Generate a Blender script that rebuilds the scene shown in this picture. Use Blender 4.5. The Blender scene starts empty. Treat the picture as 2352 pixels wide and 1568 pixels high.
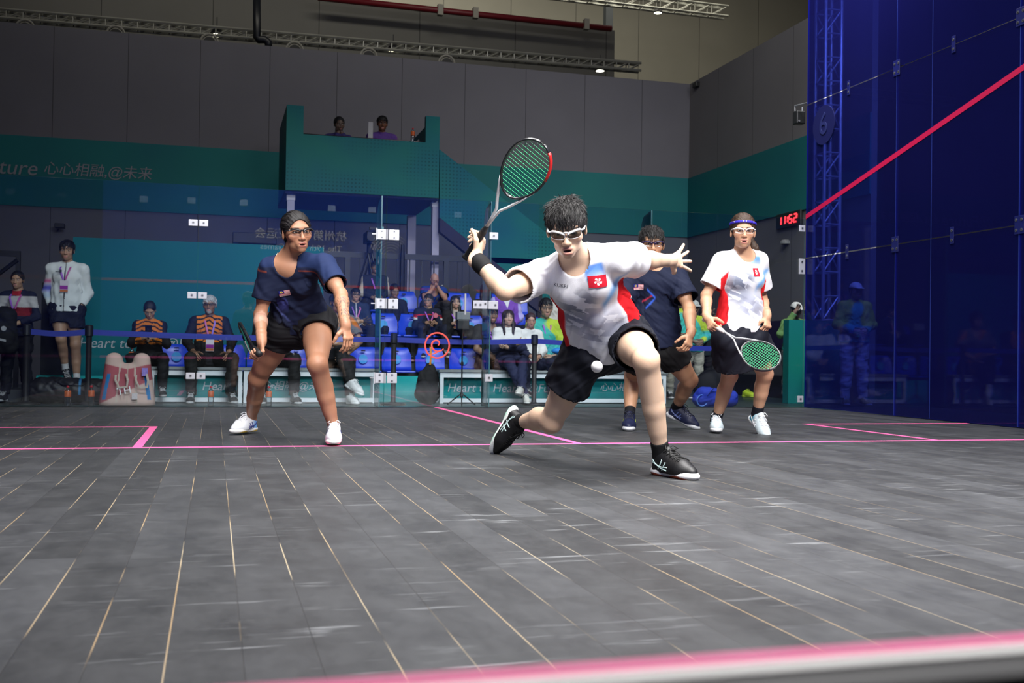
import bpy, bmesh, math, random
import numpy as np
from mathutils import Vector, Matrix
from mathutils.bvhtree import BVHTree

# ------------------------------------------------------------------ camera
W, H = 2352, 1568
FPX, YAW, PIT, ROL = 2432.2, .2741, .0131, .0144
CAM = np.array([-2.1421, -.6129, .5298])
_A = np.array([[math.cos(YAW), -math.sin(YAW), 0], [math.sin(YAW), math.cos(YAW), 0], [0, 0, 1]])
_B = np.array([[1, 0, 0], [0, math.cos(PIT), math.sin(PIT)], [0, -math.sin(PIT), math.cos(PIT)]])
CM = _B @ _A
scene = bpy.context.scene
cam = bpy.data.cameras.new('camera')
camo = bpy.data.objects.new('camera', cam)
scene.collection.objects.link(camo)
_r, _f, _u = CM.T @ [1, 0, 0], CM.T @ [0, 1, 0], CM.T @ [0, 0, 1]
_c, _s = math.cos(ROL), math.sin(ROL)
_R = _r * _c + _u * _s
_U = _u * _c - _r * _s
camo.matrix_world = Matrix(((_R[0], _U[0], -_f[0], CAM[0]), (_R[1], _U[1], -_f[1], CAM[1]), (_R[2], _U[2], -_f[2], CAM[2]), (0, 0, 0, 1)))
cam.sensor_width = 36
cam.lens = FPX / W * 36
cam.clip_start = .02
cam.clip_end = 200
cam.dof.use_dof = True
cam.dof.focus_distance = 5.2
cam.dof.aperture_fstop = 6.3
scene.camera = camo

def J(px, py, D):
    """the point D metres in front of the lens (along its axis) seen at a pixel of the photograph"""
    u, v = px - W / 2, py - H / 2
    u, v = _c * u + _s * v, -_s * u + _c * v
    return CAM + D * (CM.T @ np.array([u / FPX, 1, -v / FPX]))
def at(px, py, X=None, Y=None, Z=None):
    d = J(px, py, 1) - CAM
    t = (X - CAM[0]) / d[0] if X is not None else (Y - CAM[1]) / d[1] if Y is not None else (Z - CAM[2]) / d[2]
    return CAM + t * d

# ------------------------------------------------------------------ world, lamps, exposure
vs = scene.view_settings
vs.view_transform = 'Standard'
vs.look = 'None'
vs.gamma = 1
vs.use_curve_mapping = False
vs.exposure = 0.0
wd = bpy.data.worlds.new('world')
scene.world = wd
wd.use_nodes = True
wd.node_tree.nodes['Background'].inputs[0].default_value = (.75, .72, .85, 1)
wd.node_tree.nodes['Background'].inputs[1].default_value = .035
def area(name, loc, target, sx, sy, watts, col=(1, 1, 1), spread=180):
    l = bpy.data.lights.new(name, 'AREA')
    l.shape = 'RECTANGLE'; l.size = sx; l.size_y = sy; l.energy = watts; l.color = col; l.spread = math.radians(spread)
    o = bpy.data.objects.new(name, l)
    scene.collection.objects.link(o)
    o.location = loc
    o.rotation_euler = (Vector(target) - Vector(loc)).to_track_quat('-Z', 'Y').to_euler()
    return o
area('court_or_fill_lamp', (.0, .0, 4.3), (-.2, 5.0, .5), 2.6, .8, 185, (1, .985, .95), 95)
area('court_or_fill_lamp', (.1, 2.0, 6.6), (.1, 2.6, 0), 1.2, 1.2, 85, (1, .985, .96), 62)
area('court_or_fill_lamp', (-2.7, .3, 5.2), (-1.5, 5.8, .6), 1.6, 1.0, 70, (1, .98, .96), 90)
area('court_or_fill_lamp', (2.5, .3, 5.2), (1.3, 6.0, .8), 1.6, 1.0, 58, (1, .98, .96), 90)
area('court_or_fill_lamp', (-2.2, 5.2, 6.8), (-1.6, 5.8, 0), 1.0, 3.0, 88, (1, .98, .97), 90)
area('court_or_fill_lamp', (2.2, 5.2, 6.8), (1.6, 5.8, 0), 1.0, 3.0, 88, (1, .98, .97), 90)
area('court_or_fill_lamp', (2.9, 8.4, 6.6), (4.1, 8.9, 3.6), .8, 1.6, 190, (.98, .98, 1), 120)
area('court_or_fill_lamp', (0, 4.2, 6.9), (0, .3, 1.2), 5.0, .8, 400, (1, .98, .97), 110)  # added, turned on the front wall so its lines show in reflection
area('court_or_fill_lamp', (0, 6.6, 6.3), (.2, 13.6, .4), 6.0, .8, 88, (.97, .96, 1), 60)  # added fill, sent through the back glass onto the stand
area('hall_fill', (6.6, 8.6, 6.5), (6.9, 14.0, 1.8), 1.5, .6, 130, (1, .97, .95), 90)  # added fill for the side wall and the volunteer behind blue glass
area('hall_fill', (4.4, 12.5, 8.6), (6.0, 18.6, 3.0), 6, .8, 80, (1, .98, .97), 130)  # unseen fill, added to lift the far walls
area('hall_fill', (6, 24.8, 11.5), (8, 29, 6), 14, 1.0, 330, (1, .95, .80), 150)  # unseen light added to brighten the rearmost hall wall
area('hall_fill', (-1, 15, 11.5), (-1, 23.5, 8), 10, .8, 90, (1, .95, .82), 100)  # extra unseen light put in for the concrete beam

# ------------------------------------------------------------------ materials
def newmat(name):
    m = bpy.data.materials.new(name); m.use_nodes = True
    nt = m.node_tree
    return m, nt, nt.nodes['Principled BSDF'], nt.nodes['Material Output']
_mats = {}
def mat(name, col, rough=.6, metal=0., bump=0., scale=60., vary=.0, coat=0., spec=.5, trans=0.):
    if name in _mats: return _mats[name]
    m, nt, b, out = newmat(name)
    N, L = nt.nodes, nt.links
    b.inputs['Base Color'].default_value = (*col, 1)
    b.inputs['Roughness'].default_value = rough
    b.inputs['Metallic'].default_value = metal
    b.inputs['Coat Weight'].default_value = coat
    b.inputs['Specular IOR Level'].default_value = spec
    b.inputs['Transmission Weight'].default_value = trans
    t = N.new('ShaderNodeTexCoord'); n = N.new('ShaderNodeTexNoise')
    n.inputs['Scale'].default_value = scale; n.inputs['Detail'].default_value = 3
    L.new(t.outputs['Object'], n.inputs['Vector'])
    if vary:
        r = N.new('ShaderNodeMix'); r.data_type = 'RGBA'
        r.inputs[6].default_value = tuple(c * (1 - vary) for c in col) + (1,)
        r.inputs[7].default_value = tuple(min(1, c * (1 + vary)) for c in col) + (1,)
        L.new(n.outputs[0], r.inputs[0]); L.new(r.outputs[2], b.inputs['Base Color'])
    if bump:
        bp = N.new('ShaderNodeBump'); bp.inputs['Strength'].default_value = bump; bp.inputs['Distance'].default_value = .004
        L.new(n.outputs[0], bp.inputs['Height']); L.new(bp.outputs[0], b.inputs['Normal'])
    _mats[name] = m
    return m
def vcmat(name, rough=.7, bump=.15, scale=220., sss=0., spec=.4, stretch=(1, 1, 1), vary=.0):
    """the colour stored on the vertices, with a fine procedural weave or pore bump"""
    if name in _mats: return _mats[name]
    m, nt, b, out = newmat(name)
    N, L = nt.nodes, nt.links
    a = N.new('ShaderNodeAttribute'); a.attribute_name = 'Col'
    t = N.new('ShaderNodeTexCoord'); mp = N.new('ShaderNodeMapping'); mp.inputs['Scale'].default_value = stretch
    n = N.new('ShaderNodeTexNoise'); n.inputs['Scale'].default_value = scale; n.inputs['Detail'].default_value = 3
    L.new(t.outputs['Object'], mp.inputs[0]); L.new(mp.outputs[0], n.inputs['Vector'])
    bp = N.new('ShaderNodeBump'); bp.inputs['Strength'].default_value = bump; bp.inputs['Distance'].default_value = .003
    L.new(n.outputs[0], bp.inputs['Height']); L.new(bp.outputs[0], b.inputs['Normal'])
    if vary:
        mr = N.new('ShaderNodeMapRange'); mr.inputs[3].default_value = 1 - vary; mr.inputs[4].default_value = 1 + vary
        mx = N.new('ShaderNodeMix'); mx.data_type = 'RGBA'; mx.blend_type = 'MULTIPLY'; mx.inputs[0].default_value = 1
        L.new(n.outputs[0], mr.inputs[0]); L.new(a.outputs['Color'], mx.inputs[6]); L.new(mr.outputs[0], mx.inputs[7])
        L.new(mx.outputs[2], b.inputs['Base Color'])
    else:
        L.new(a.outputs['Color'], b.inputs['Base Color'])
    b.inputs['Roughness'].default_value = rough
    b.inputs['Specular IOR Level'].default_value = spec
    if sss:
        b.inputs['Subsurface Weight'].default_value = sss
        b.inputs['Subsurface Radius'].default_value = (.012, .005, .003)
        b.inputs['Subsurface Scale'].default_value = 1
    _mats[name] = m
    return m
def emis(name, col, strength):
    if name in _mats: return _mats[name]
    m, nt, b, out = newmat(name)
    b.inputs['Base Color'].default_value = (*col, 1)
    b.inputs['Emission Color'].default_value = (*col, 1)
    b.inputs['Emission Strength'].default_value = strength
    _mats[name] = m
    return m
def glassmat(name, tint, refl, blue=0., bluecol=(0, 0, 0), rough=0.0, flat=.045):
    """sheet glass: lets light straight through with a tint, mirrors a little, may carry a printed blue film"""
    m, nt, b, out = newmat(name)
    N, L = nt.nodes, nt.links
    N.remove(b)
    tr = N.new('ShaderNodeBsdfTransparent'); tr.inputs[0].default_value = (*tint, 1)
    gl = N.new('ShaderNodeBsdfGlossy'); gl.inputs['Roughness'].default_value = rough
    fr = N.new('ShaderNodeFresnel'); fr.inputs['IOR'].default_value = 1.5
    mu = N.new('ShaderNodeMath'); mu.operation = 'MULTIPLY_ADD'; mu.inputs[1].default_value = refl; mu.inputs[2].default_value = flat; mu.use_clamp = True
    L.new(fr.outputs[0], mu.inputs[0])
    base = tr
    if blue:
        df = N.new('ShaderNodeBsdfDiffuse')
        n = N.new('ShaderNodeTexNoise'); n.inputs['Scale'].default_value = 2
        rr = N.new('ShaderNodeMix'); rr.data_type = 'RGBA'
        rr.inputs[6].default_value = tuple(c * .85 for c in bluecol) + (1,); rr.inputs[7].default_value = tuple(c * 1.15 for c in bluecol) + (1,)
        L.new(n.outputs[0], rr.inputs[0]); L.new(rr.outputs[2], df.inputs[0])
        mx = N.new('ShaderNodeMixShader'); mx.inputs[0].default_value = blue
        L.new(tr.outputs[0], mx.inputs[1]); L.new(df.outputs[0], mx.inputs[2]); base = mx
    m2 = N.new('ShaderNodeMixShader')
    L.new(mu.outputs[0], m2.inputs[0]); L.new(base.outputs[0], m2.inputs[1]); L.new(gl.outputs[0], m2.inputs[2])
    L.new(m2.outputs[0], out.inputs[0])
    _mats[name] = m
    return m

# ------------------------------------------------------------------ object helpers
def link(name, me, parent=None, m=None, smooth=False):
    o = bpy.data.objects.new(name, me)
    scene.collection.objects.link(o)
    if m is not None:
        for x in (m if isinstance(m, (list, tuple)) else [m]): me.materials.append(x)
    if smooth: me.polygons.foreach_set('use_smooth', np.ones(len(me.polygons), bool))
    if parent is not None: o.parent = parent
    return o
def tag(o, label, cat, group=None, kind=None):
    o['label'] = label; o['category'] = cat
    if group: o['group'] = group
    if kind: o['kind'] = kind
    return o
def thing(name, label, cat, loc=(0, 0, 0), rz=0., group=None, kind=None):
    o = bpy.data.objects.new(name, None); scene.collection.objects.link(o)
    o.empty_display_size = .1
    o.location = [float(v) for v in loc]; o.rotation_euler = (0, 0, rz)
    return tag(o, label, cat, group, kind)
def struct(o): o['kind'] = 'structure'; return o
def copy_tree(o, parent=None):
    c = o.copy(); scene.collection.objects.link(c)
    if parent is not None: c.parent = parent
    for ch in list(o.children): copy_tree(ch, c)
    return c
class MB:
    """collects boxes, bars, tubes and polygons into one mesh"""
    def __init__(s): s.v = []; s.f = []; s.mi = []
    def add(s, vs_, fs_, mi=0):
        n = len(s.v); s.v += [tuple(map(float, v)) for v in vs_]
        for f in fs_: s.f.append([n + i for i in f]); s.mi.append(mi)
        return s
    def box(s, lo, hi, mi=0, faces=None):
        (a, b, c), (d, e, f) = lo, hi
        vv = [(a, b, c), (d, b, c), (d, e, c), (a, e, c), (a, b, f), (d, b, f), (d, e, f), (a, e, f)]
        ff = [(0, 3, 2, 1), (4, 5, 6, 7), (0, 1, 5, 4), (1, 2, 6, 5), (2, 3, 7, 6), (3, 0, 4, 7)]
        n = len(s.v); s.v += [tuple(map(float, v)) for v in vv]
        for k, q in enumerate(ff):
            s.f.append([n + i for i in q]); s.mi.append(mi if faces is None else faces[k])
        return s
    def obox(s, c, ax, ay, az, mi=0):
        c, ax, ay, az = map(lambda q: np.asarray(q, float), (c, ax, ay, az))
        vv = [c + i * ax + j * ay + k * az for k in (-1, 1) for i, j in ((-1, -1), (1, -1), (1, 1), (-1, 1))]
        return s.add(vv, [(0, 3, 2, 1), (4, 5, 6, 7), (0, 1, 5, 4), (1, 2, 6, 5), (2, 3, 7, 6), (3, 0, 4, 7)], mi)
    def tube(s, pts, r, n=8, closed=False, mi=0, flat=None):
        pts = [np.asarray(p, float) for p in pts]; k = len(pts)
        rr = r if isinstance(r, (list, np.ndarray)) else [r] * k
        tg = [(pts[(i + 1) % k] - pts[i - 1]) if closed else (pts[min(i + 1, k - 1)] - pts[max(i - 1, 0)]) for i in range(k)]
        tg = [t / (np.linalg.norm(t) + 1e-12) for t in tg]
        u = np.cross(tg[0], [0, 0, 1.]) if flat is None else np.asarray(flat, float)
        if np.linalg.norm(u) < .05: u = np.cross(tg[0], [1., 0, 0])
        vv = []
        for i in range(k):
            u = u - tg[i] * (u @ tg[i]); u /= np.linalg.norm(u) + 1e-12
            w = np.cross(tg[i], u)
            ra, rb = rr[i] if isinstance(rr[i], (tuple, list)) else (rr[i], rr[i])
            for j in range(n):
                a = 2 * math.pi * j / n
                vv.append(pts[i] + ra * math.cos(a) * u + rb * math.sin(a) * w)
        ff = [(i * n + j, i * n + (j + 1) % n, ((i + 1) % k) * n + (j + 1) % n, ((i + 1) % k) * n + j) for i in range(k if closed else k - 1) for j in range(n)]
        if not closed: ff += [list(range(n))[::-1], [(k - 1) * n + j for j in range(n)]]
        return s.add(vv, ff, mi)
    def lathe(s, prof, n=16, c=(0, 0, 0), mi=0):
        vv = [(c[0] + r * math.cos(2 * math.pi * j / n), c[1] + r * math.sin(2 * math.pi * j / n), c[2] + z) for r, z in prof for j in range(n)]
        k = len(prof)
        ff = [(i * n + j, i * n + (j + 1) % n, (i + 1) * n + (j + 1) % n, (i + 1) * n + j) for i in range(k - 1) for j in range(n)]
        ff += [list(range(n))[::-1], [(k - 1) * n + j for j in range(n)]]
        return s.add(vv, ff, mi)
    def poly(s, pts, mi=0): return s.add(pts, [list(range(len(pts)))], mi)
    def mesh(s, name):
        me = bpy.data.meshes.new(name); me.from_pydata(s.v, [], s.f); me.update()
        if any(s.mi): me.polygons.foreach_set('material_index', np.array(s.mi, np.int32))
        return me
    def build(s, name, m, parent=None, smooth=False, bevel=0.):
        o = link(name, s.mesh(name), parent, m, smooth)
        if bevel:
            bv = o.modifiers.new('bevel', 'BEVEL'); bv.width = bevel; bv.segments = 2; bv.limit_method = 'ANGLE'
        return o
def textmesh(txt, size, m, parent, name='lettering', loc=(0, 0, 0), right=(1, 0, 0), up=(0, 0, 1), shear=0., depth=.002, align='CENTER', sx=1.):
    cu = bpy.data.curves.new('txt', 'FONT'); cu.body = txt; cu.size = size; cu.align_x = align; cu.align_y = 'CENTER'
    cu.shear = shear; cu.extrude = depth; cu.resolution_u = 3
    t = bpy.data.objects.new('txt', cu); scene.collection.objects.link(t)
    dg = bpy.context.evaluated_depsgraph_get(); dg.update()
    me = bpy.data.meshes.new_from_object(t.evaluated_get(dg))
    bpy.data.objects.remove(t)
    r = Vector(right).normalized(); u = Vector(up).normalized(); n = r.cross(u)
    l = Vector([float(q) for q in loc])
    me.transform(Matrix(((r.x * sx, u.x, n.x, l.x), (r.y * sx, u.y, n.y, l.y), (r.z * sx, u.z, n.z, l.z), (0, 0, 0, 1))))
    me.materials.clear()
    return link(name, me, parent, m)
# ------------------------------------------------------------------ the court shell
HW, LEN, FY, AZ = 4.1225, 9.75, -.28, -.10      # half width, back wall, front wall, hall floor level
PINK = mat('pink_line_paint', (1.0, .13, .36), .55, vary=.12, scale=9)
def floor_mat():
    m, nt, b, out = newmat('painted_dark_planks')
    N, L = nt.nodes, nt.links
    def noise(scale, sc, det=3, rough=.55):
        t = N.new('ShaderNodeMapping'); t.inputs['Scale'].default_value = sc
        n = N.new('ShaderNodeTexNoise'); n.inputs['Scale'].default_value = scale; n.inputs['Detail'].default_value = det; n.inputs['Roughness'].default_value = rough
        L.new(tc.outputs['Object'], t.inputs[0]); L.new(t.outputs[0], n.inputs['Vector']); return n.outputs[0]
    def ramp(src, a, b_, lo=0., hi=1.):
        r = N.new('ShaderNodeMapRange'); r.inputs[1].default_value = a; r.inputs[2].default_value = b_; r.inputs[3].default_value = lo; r.inputs[4].default_value = hi
        L.new(src, r.inputs[0]); return r.outputs[0]
    def mix(f, a, b_, mode='MIX'):
        x = N.new('ShaderNodeMix'); x.data_type = 'RGBA'; x.blend_type = mode
        for k, q in ((0, f), (6, a), (7, b_)):
            if isinstance(q, (int, float)): x.inputs[k].default_value = q
            elif isinstance(q, tuple): x.inputs[k].default_value = (*q, 1)
            else: L.new(q, x.inputs[k])
        return x.outputs[2]
    def math_(op, a, b_):
        x = N.new('ShaderNodeMath'); x.operation = op
        for k, q in ((0, a), (1, b_)):
            if isinstance(q, (int, float)): x.inputs[k].default_value = q
            else: L.new(q, x.inputs[k])
        return x.outputs[0]
    tc = N.new('ShaderNodeTexCoord')
    sp = N.new('ShaderNodeSeparateXYZ'); L.new(tc.outputs['Object'], sp.inputs[0])
    X = math_('DIVIDE', math_('ADD', sp.outputs[0], 2.085 + 128 * .1277), .1277)
    row = math_('FLOOR', X, 0); fx = math_('SUBTRACT', X, row)
    wn = N.new('ShaderNodeTexWhiteNoise'); wn.noise_dimensions = '1D'; L.new(row, wn.inputs['W'])
    Y = math_('ADD', math_('DIVIDE', sp.outputs[1], 1.83), math_('MULTIPLY', wn.outputs[0], 7.))
    cell = math_('FLOOR', Y, 0); fy = math_('SUBTRACT', Y, cell)
    w2 = N.new('ShaderNodeTexWhiteNoise'); w2.noise_dimensions = '2D'
    cb = N.new('ShaderNodeCombineXYZ'); L.new(row, cb.inputs[0]); L.new(cell, cb.inputs[1]); L.new(cb.outputs[0], w2.inputs['Vector'])
    tone = ramp(w2.outputs[0], 0, 1, .72, 1.32)
    n1 = noise(1.6, (1, .8, 1), 6, .6)
    n2 = noise(7, (1, .55, 1), 6, .7)
    v = math_('MULTIPLY', tone, ramp(n1, .3, .72, .78, 1.25))
    v = math_('MULTIPLY', v, ramp(n2, .3, .7, .82, 1.18))
    cbv = N.new('ShaderNodeCombineColor')
    base = mix(1., (.029, .0303, .033), v, 'MULTIPLY')
    # scuffs: short pale streaks lying across the boards
    s1 = ramp(noise(5.0, (.55, 5.0, 1), 3, .6), .61, .72)
    s2 = ramp(noise(1.3, (1, 1, 1), 2), .42, .62)
    base = mix(math_('MULTIPLY', math_('MULTIPLY', s1, s2), .62), base, (.27, .28, .29))
    s3 = ramp(noise(3.1, (.8, 2.2, 1), 5, .7), .62, .8)
    base = mix(math_('MULTIPLY', s3, .5), base, (.13, .135, .14))
    d3 = ramp(noise(6.5, (1, .6, 1), 3, .5), .66, .76)
    base = mix(math_('MULTIPLY', d3, .5), base, (.028, .029, .032))
    # seams: dark, with the bare wood showing where the paint has worn
    ed = math_('MINIMUM', fx, math_('SUBTRACT', 1., fx))
    seam = math_('MULTIPLY', ramp(ed, .006, .014, 1., 0.), .75)
    ey = math_('MINIMUM', fy, math_('SUBTRACT', 1., fy))
    butt = ramp(ey, .0006, .0012, 1., 0.)
    wear = ramp(noise(1.9, (3.5, .55, 1), 3, .6), .47, .55)
    lx_ = ramp(sp.outputs[0], -.9, .9, 1., .0)
    wear = math_('MULTIPLY', wear, math_('MAXIMUM', lx_, .12))
    bare = math_('MULTIPLY', wear, ramp(ed, .007, .016, 1., 0.))
    base = mix(math_('MAXIMUM', seam, math_('MULTIPLY', butt, .7)), base, (.02, .02, .021))
    base = mix(bare, base, mix(ramp(noise(1.2, (2, .6, 1), 2), .4, .6), (.26, .18, .095), (.30, .25, .17)))
    L.new(base, b.inputs['Base Color'])
    L.new(ramp(n2, .3, .7, .42, .62), b.inputs['Roughness'])
    b.inputs['Specular IOR Level'].default_value = .42
    bp = N.new('ShaderNodeBump'); bp.inputs['Strength'].default_value = .25; bp.inputs['Distance'].default_value = .003
    L.new(math_('SUBTRACT', math_('MULTIPLY', n2, .3), seam), bp.inputs['Height']); L.new(bp.outputs[0], b.inputs['Normal'])
    return m
o = MB().box((-HW - .05, FY, -.10), (HW + .05, LEN + .02, 0)).build('floor', floor_mat()); struct(o)
court = o
def line(name, x0, x1, y0, y1):
    return struct(MB().box((x0, y0, -.004), (x1, y1, .0015)).build(name, PINK))
line('trim_1', -HW, HW, 5.44, 5.49)
line('trim_2', -.025, .025, 5.49, LEN)
for n, (xa, xb, xs) in enumerate(((-HW, -2.5103, -2.5603), (2.5257, HW, 2.5257))):
    line(f'trim_{3 + 2 * n}', xa, xb, 7.09, 7.14)
    line(f'trim_{4 + 2 * n}', xs, xs + .05, 5.49, 7.09)
struct(MB().box((-14, -8, AZ - .1), (16, 30, AZ - .002)).build('floor_hall', mat('hall_floor_vinyl', (.02, .035, .036), .35, vary=.1, scale=3)))
# steel sill under the glass
struct(MB().box((-HW - .1, LEN + .02, AZ), (HW + .1, LEN + .10, .0)).build('trim_7', mat('black_rubber_sill', (.012, .013, .015), .5, bump=.1)))

# ------------------------------------------------------------------ glass walls
CLEAR = glassmat('clear_court_glass', (.90, .95, .97), .8, flat=.035)
EDGE = mat('green_glass_edge', (.10, .24, .25), .25, vary=.2, scale=8)
BLUE = glassmat('blue_filmed_glass', (.26, .34, .90), .25, .42, (.010, .0105, .088), flat=.006)
BEDGE = mat('blue_glass_edge', (.03, .06, .42), .3, vary=.2, scale=8)
STEEL = mat('brushed_bracket_steel', (.56, .57, .61), .34, .35, bump=.05, scale=200, vary=.06)
BOLT = mat('bolt_steel', (.32, .33, .36), .3, .8, vary=.1)
SEAM = mat('clear_joint_silicone', (.12, .17, .42), .4, vary=.2)
def plate(parent, c, right, up, n, w, h, bolts, m=None, t=.012):
    """a clamp plate on the glass with its countersunk bolts"""
    c, right, up, n = map(lambda q: np.asarray(q, float), (c, right, up, n))
    o = MB().obox(c, right * w / 2, up * h / 2, n * t / 2).build('bracket', m or STEEL, parent, bevel=.002)
    for (a, b) in bolts:
        k = MB(); p = c + right * a + up * b + n * t / 2
        k.tube([p - n * .001, p + n * .003], .013, 12); k.build('bolt', BOLT, o)
        k = MB(); k.tube([p + n * .002, p + n * .005], .006, 10); k.build('bolt', mat('bolt_socket', (.03, .03, .03), .5, vary=.1), o)
    return o
GT = 2.085
def back_panel(x0, x1, label, z0=.012, z1=GT):
    return tag(MB().box((x0, LEN, z0), (x1, LEN + .012, z1), faces=(1, 1, 0, 1, 0, 1)).build('glass_sheet', [CLEAR, EDGE]), label, 'glass panel', 'clear panels of the back wall')
bx = [-HW, -2.304, -.578 + .05, .512, 2.293, HW]
pan = [back_panel(bx[0] + .002, bx[1] - .003, 'clear glass panel of the back wall in front of the person in the white jacket'),
       back_panel(bx[1] + .003, bx[2] - .004, 'clear glass panel of the back wall between the grey-haired person and the door'),
       back_panel(bx[3] + .004, bx[4] - .003, 'clear glass panel of the back wall behind the lunging player'),
       back_panel(bx[4] + .003, bx[5] - .01, 'clear glass panel of the back wall behind the headband player, next to the blue wall')]
door = thing('glass_door', 'frameless glass court door carrying a red ring emblem', 'door', ((bx[2] + bx[3]) / 2, LEN, 0))
dx = door.location.x
MB().box((bx[2] + .003 - dx, 0, .012), (bx[3] - .003 - dx, .012, GT), faces=(1, 1, 0, 1, 0, 1)).build('door_leaf', [CLEAR, EDGE], door)
FWD = (0, -1, 0)
for z in (1.73, 1.05, .295):
    p = at(455, 600, Y=LEN)[0]
    for sgn, pp in ((-1, pan[0]), (1, pan[1])):
        plate(pp, (bx[1] + sgn * .047, LEN - .007, z), (1, 0, 0), (0, 0, 1), FWD, .082, .06, [(0, 0)])
for z in (1.70, 1.02, .29):                                     # door hinges with lugs on the fin
    plate(door, (bx[2] + .075 - dx, -.007, z), (1, 0, 0), (0, 0, 1), FWD, .10, .10, [(0, .03), (0, -.03)])
    q = plate(pan[1], (bx[2] - .047, LEN - .007, z), (1, 0, 0), (0, 0, 1), FWD, .085, .10, [(0, .03), (0, -.03)])
    k = MB(); k.obox((bx[2] - .10, LEN - .02, z), (.005, 0, 0), (0, .02, 0), (0, 0, .055)); k.obox((bx[2] - .125, LEN - .02, z), (.02, 0, 0), (0, .004, 0), (0, 0, .005)); k.build('bracket', STEEL, pan[1])
    MB().tube([(bx[2] + .004, LEN - .02, z - .05), (bx[2] + .004, LEN - .02, z + .05)], .011, 10).build('bracket', STEEL, pan[1])
plate(door, (bx[3] - .08 - dx, -.007, 1.035), (1, 0, 0), (0, 0, 1), FWD, .15, .082, [(-.05, 0), (.0, 0), (.05, .01)])
plate(pan[2], (bx[3] + .055, LEN - .007, 1.035), (1, 0, 0), (0, 0, 1), FWD, .10, .082, [(.02, 0)])
plate(pan[2], (bx[3] + .02, LEN - .007, .30), (1, 0, 0), (0, 0, 1), FWD, .08, .075, [(0, 0)])
plate(pan[2], (bx[3] + .05, LEN - .007, 1.735), (1, 0, 0), (0, 0, 1), FWD, .09, .07, [(0, 0)])
MB().tube([(bx[3] - .24 - dx, -.03, .93), (bx[3] - .24 - dx, -.03, 1.14)], .01).build('bracket', STEEL, door)
RED = mat('red_emblem_film', (.72, .07, .05), .5, vary=.08)
c = at(1004, 793, Y=LEN); cx, cz = c[0] - dx, c[2]
k = MB(); k.tube([(cx + .122 * math.cos(a), -.006, cz + .125 * math.sin(a)) for a in np.linspace(0, 2 * math.pi, 40)[:-1]], (.0012, .009), 6, True, flat=(0, 1, 0))
k.tube([(cx - .002 + (.012 + .068 * t) * math.cos(-.9 + t * 6.6), -.006, cz + .012 + (.012 + .068 * t) * math.sin(-.9 + t * 6.6)) for t in np.linspace(0, 1, 40)], [(.0012, .006 + .004 * math.sin(math.pi * t)) for t in np.linspace(0, 1, 40)], 6, flat=(0, 1, 0))
k.tube([(cx + .035 - .12 * t, -.006, cz - .045 - .045 * math.sin(t * 1.7)) for t in np.linspace(0, 1, 10)], [(.0012, r_) for r_ in (.006, .007, .008, .008, .008, .007, .006, .005, .004, .002)], 6, flat=(0, 1, 0))
k.build('emblem', RED, door)
# upright glass fins behind the joints
def fin(x, label, sticker=False, dep=.30):
    o = thing('glass_fin', label, 'glass fin', (x, LEN + .02, 0), group='glass fins bracing the back wall')
    pr = [(0, .0), (dep, .0), (dep, GT - .38)] + [(dep - .12 * (1 - math.cos(a)), GT - .38 + .34 * math.sin(a)) for a in np.linspace(.2, 1.5, 7)] + [(0, GT)]
    k = MB(); n = len(pr)
    k.add([(-.006, y, z) for y, z in pr] + [(.006, y, z) for y, z in pr], [list(range(n))[::-1], [n + i for i in range(n)]])
    k.add([(-.006, y, z) for y, z in pr] + [(.006, y, z) for y, z in pr], [(i, (i + 1) % n, n + (i + 1) % n, n + i) for i in range(n)], 1)
    k.build('fin_blade', [CLEAR, EDGE], o)
    if sticker:
        MB().box((-.010, .03, 1.30), (-.0068, .20, 1.56)).build('number_sticker', mat('teal_sticker', (.03, .30, .33), .5, vary=.1), o)
        textmesh('6', .12, mat('white_print', (.85, .85, .85), .6, vary=.03), o, 'number', (-.0105, .115, 1.45), (0, -1, 0))
    return o
fin(bx[2] - .045, 'glass fin at the hinge side of the door with a teal number 6 sticker', True)
fin(bx[3] + .03, 'glass fin at the latch side of the door')
fin(bx[4], 'glass fin behind the head of the player in navy with purple glasses')
# right wall of blue glass: two tiers of panes
ys = [FY, 1.35, 3.0, 4.75, 6.525, 8.15, LEN]
nm = ['nearest the front wall', 'second from the front wall', 'third from the front wall', 'fourth from the front wall', 'one before the back corner', 'at the back corner']
for tier, (z0, z1) in enumerate(((.008, 1.64), (1.652, 3.335), (3.347, 5.1))):
    for i in range(6):
        tn = ('bottom', 'middle', 'top')[tier]
        o = tag(MB().box((HW, ys[i] + .003, z0), (HW + .012, ys[i + 1] - .003, z1), faces=(1, 1, 1, 0, 1, 0)).build('blue_glass_sheet', [BLUE, BEDGE]), f'blue glass pane, {tn} tier of the side wall, {nm[i]}', 'glass panel', 'blue panes of the side wall')
        bb = [(ys[i + 1], 1), (ys[i], 0)]
        if tier < 2:
            for y, s in (((ys[i] + ys[i + 1]) / 2, 2),) + tuple(((ys[i + 1], 0),) if i < 5 else ()):
                wd_ = .05 if s == 2 else .10
                plate(o, (HW - .004, y, z1 + .006), (0, 1, 0), (0, 0, 1), (-1, 0, 0), wd_, .15, [(a, b) for a in ((0,) if s == 2 else (-.03, .03)) for b in (-.042, .042)], mat('blue_bracket', (.008, .012, .11), .4, vary=.1), .006)
for (z, h, b) in ((1.975, .07, [(0, 0)]), (1.555, .17, [(0, .05), (0, -.05)]), (.095, .07, [(0, 0)])):
    plate(pan[3], (HW - .05, LEN - .007, z), (1, 0, 0), (0, 0, 1), FWD, .07, h, b)
for y, lab in ((7.625, 0), (8.15, 0), (6.53, 0)):
    struct(MB().box((HW - .002, y - .003, .01), (HW - .0005, y + .003, 5.1)).build('trim_15', mat('blue_joint_seal', (.02, .04, .25), .4, vary=.1)))
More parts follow.
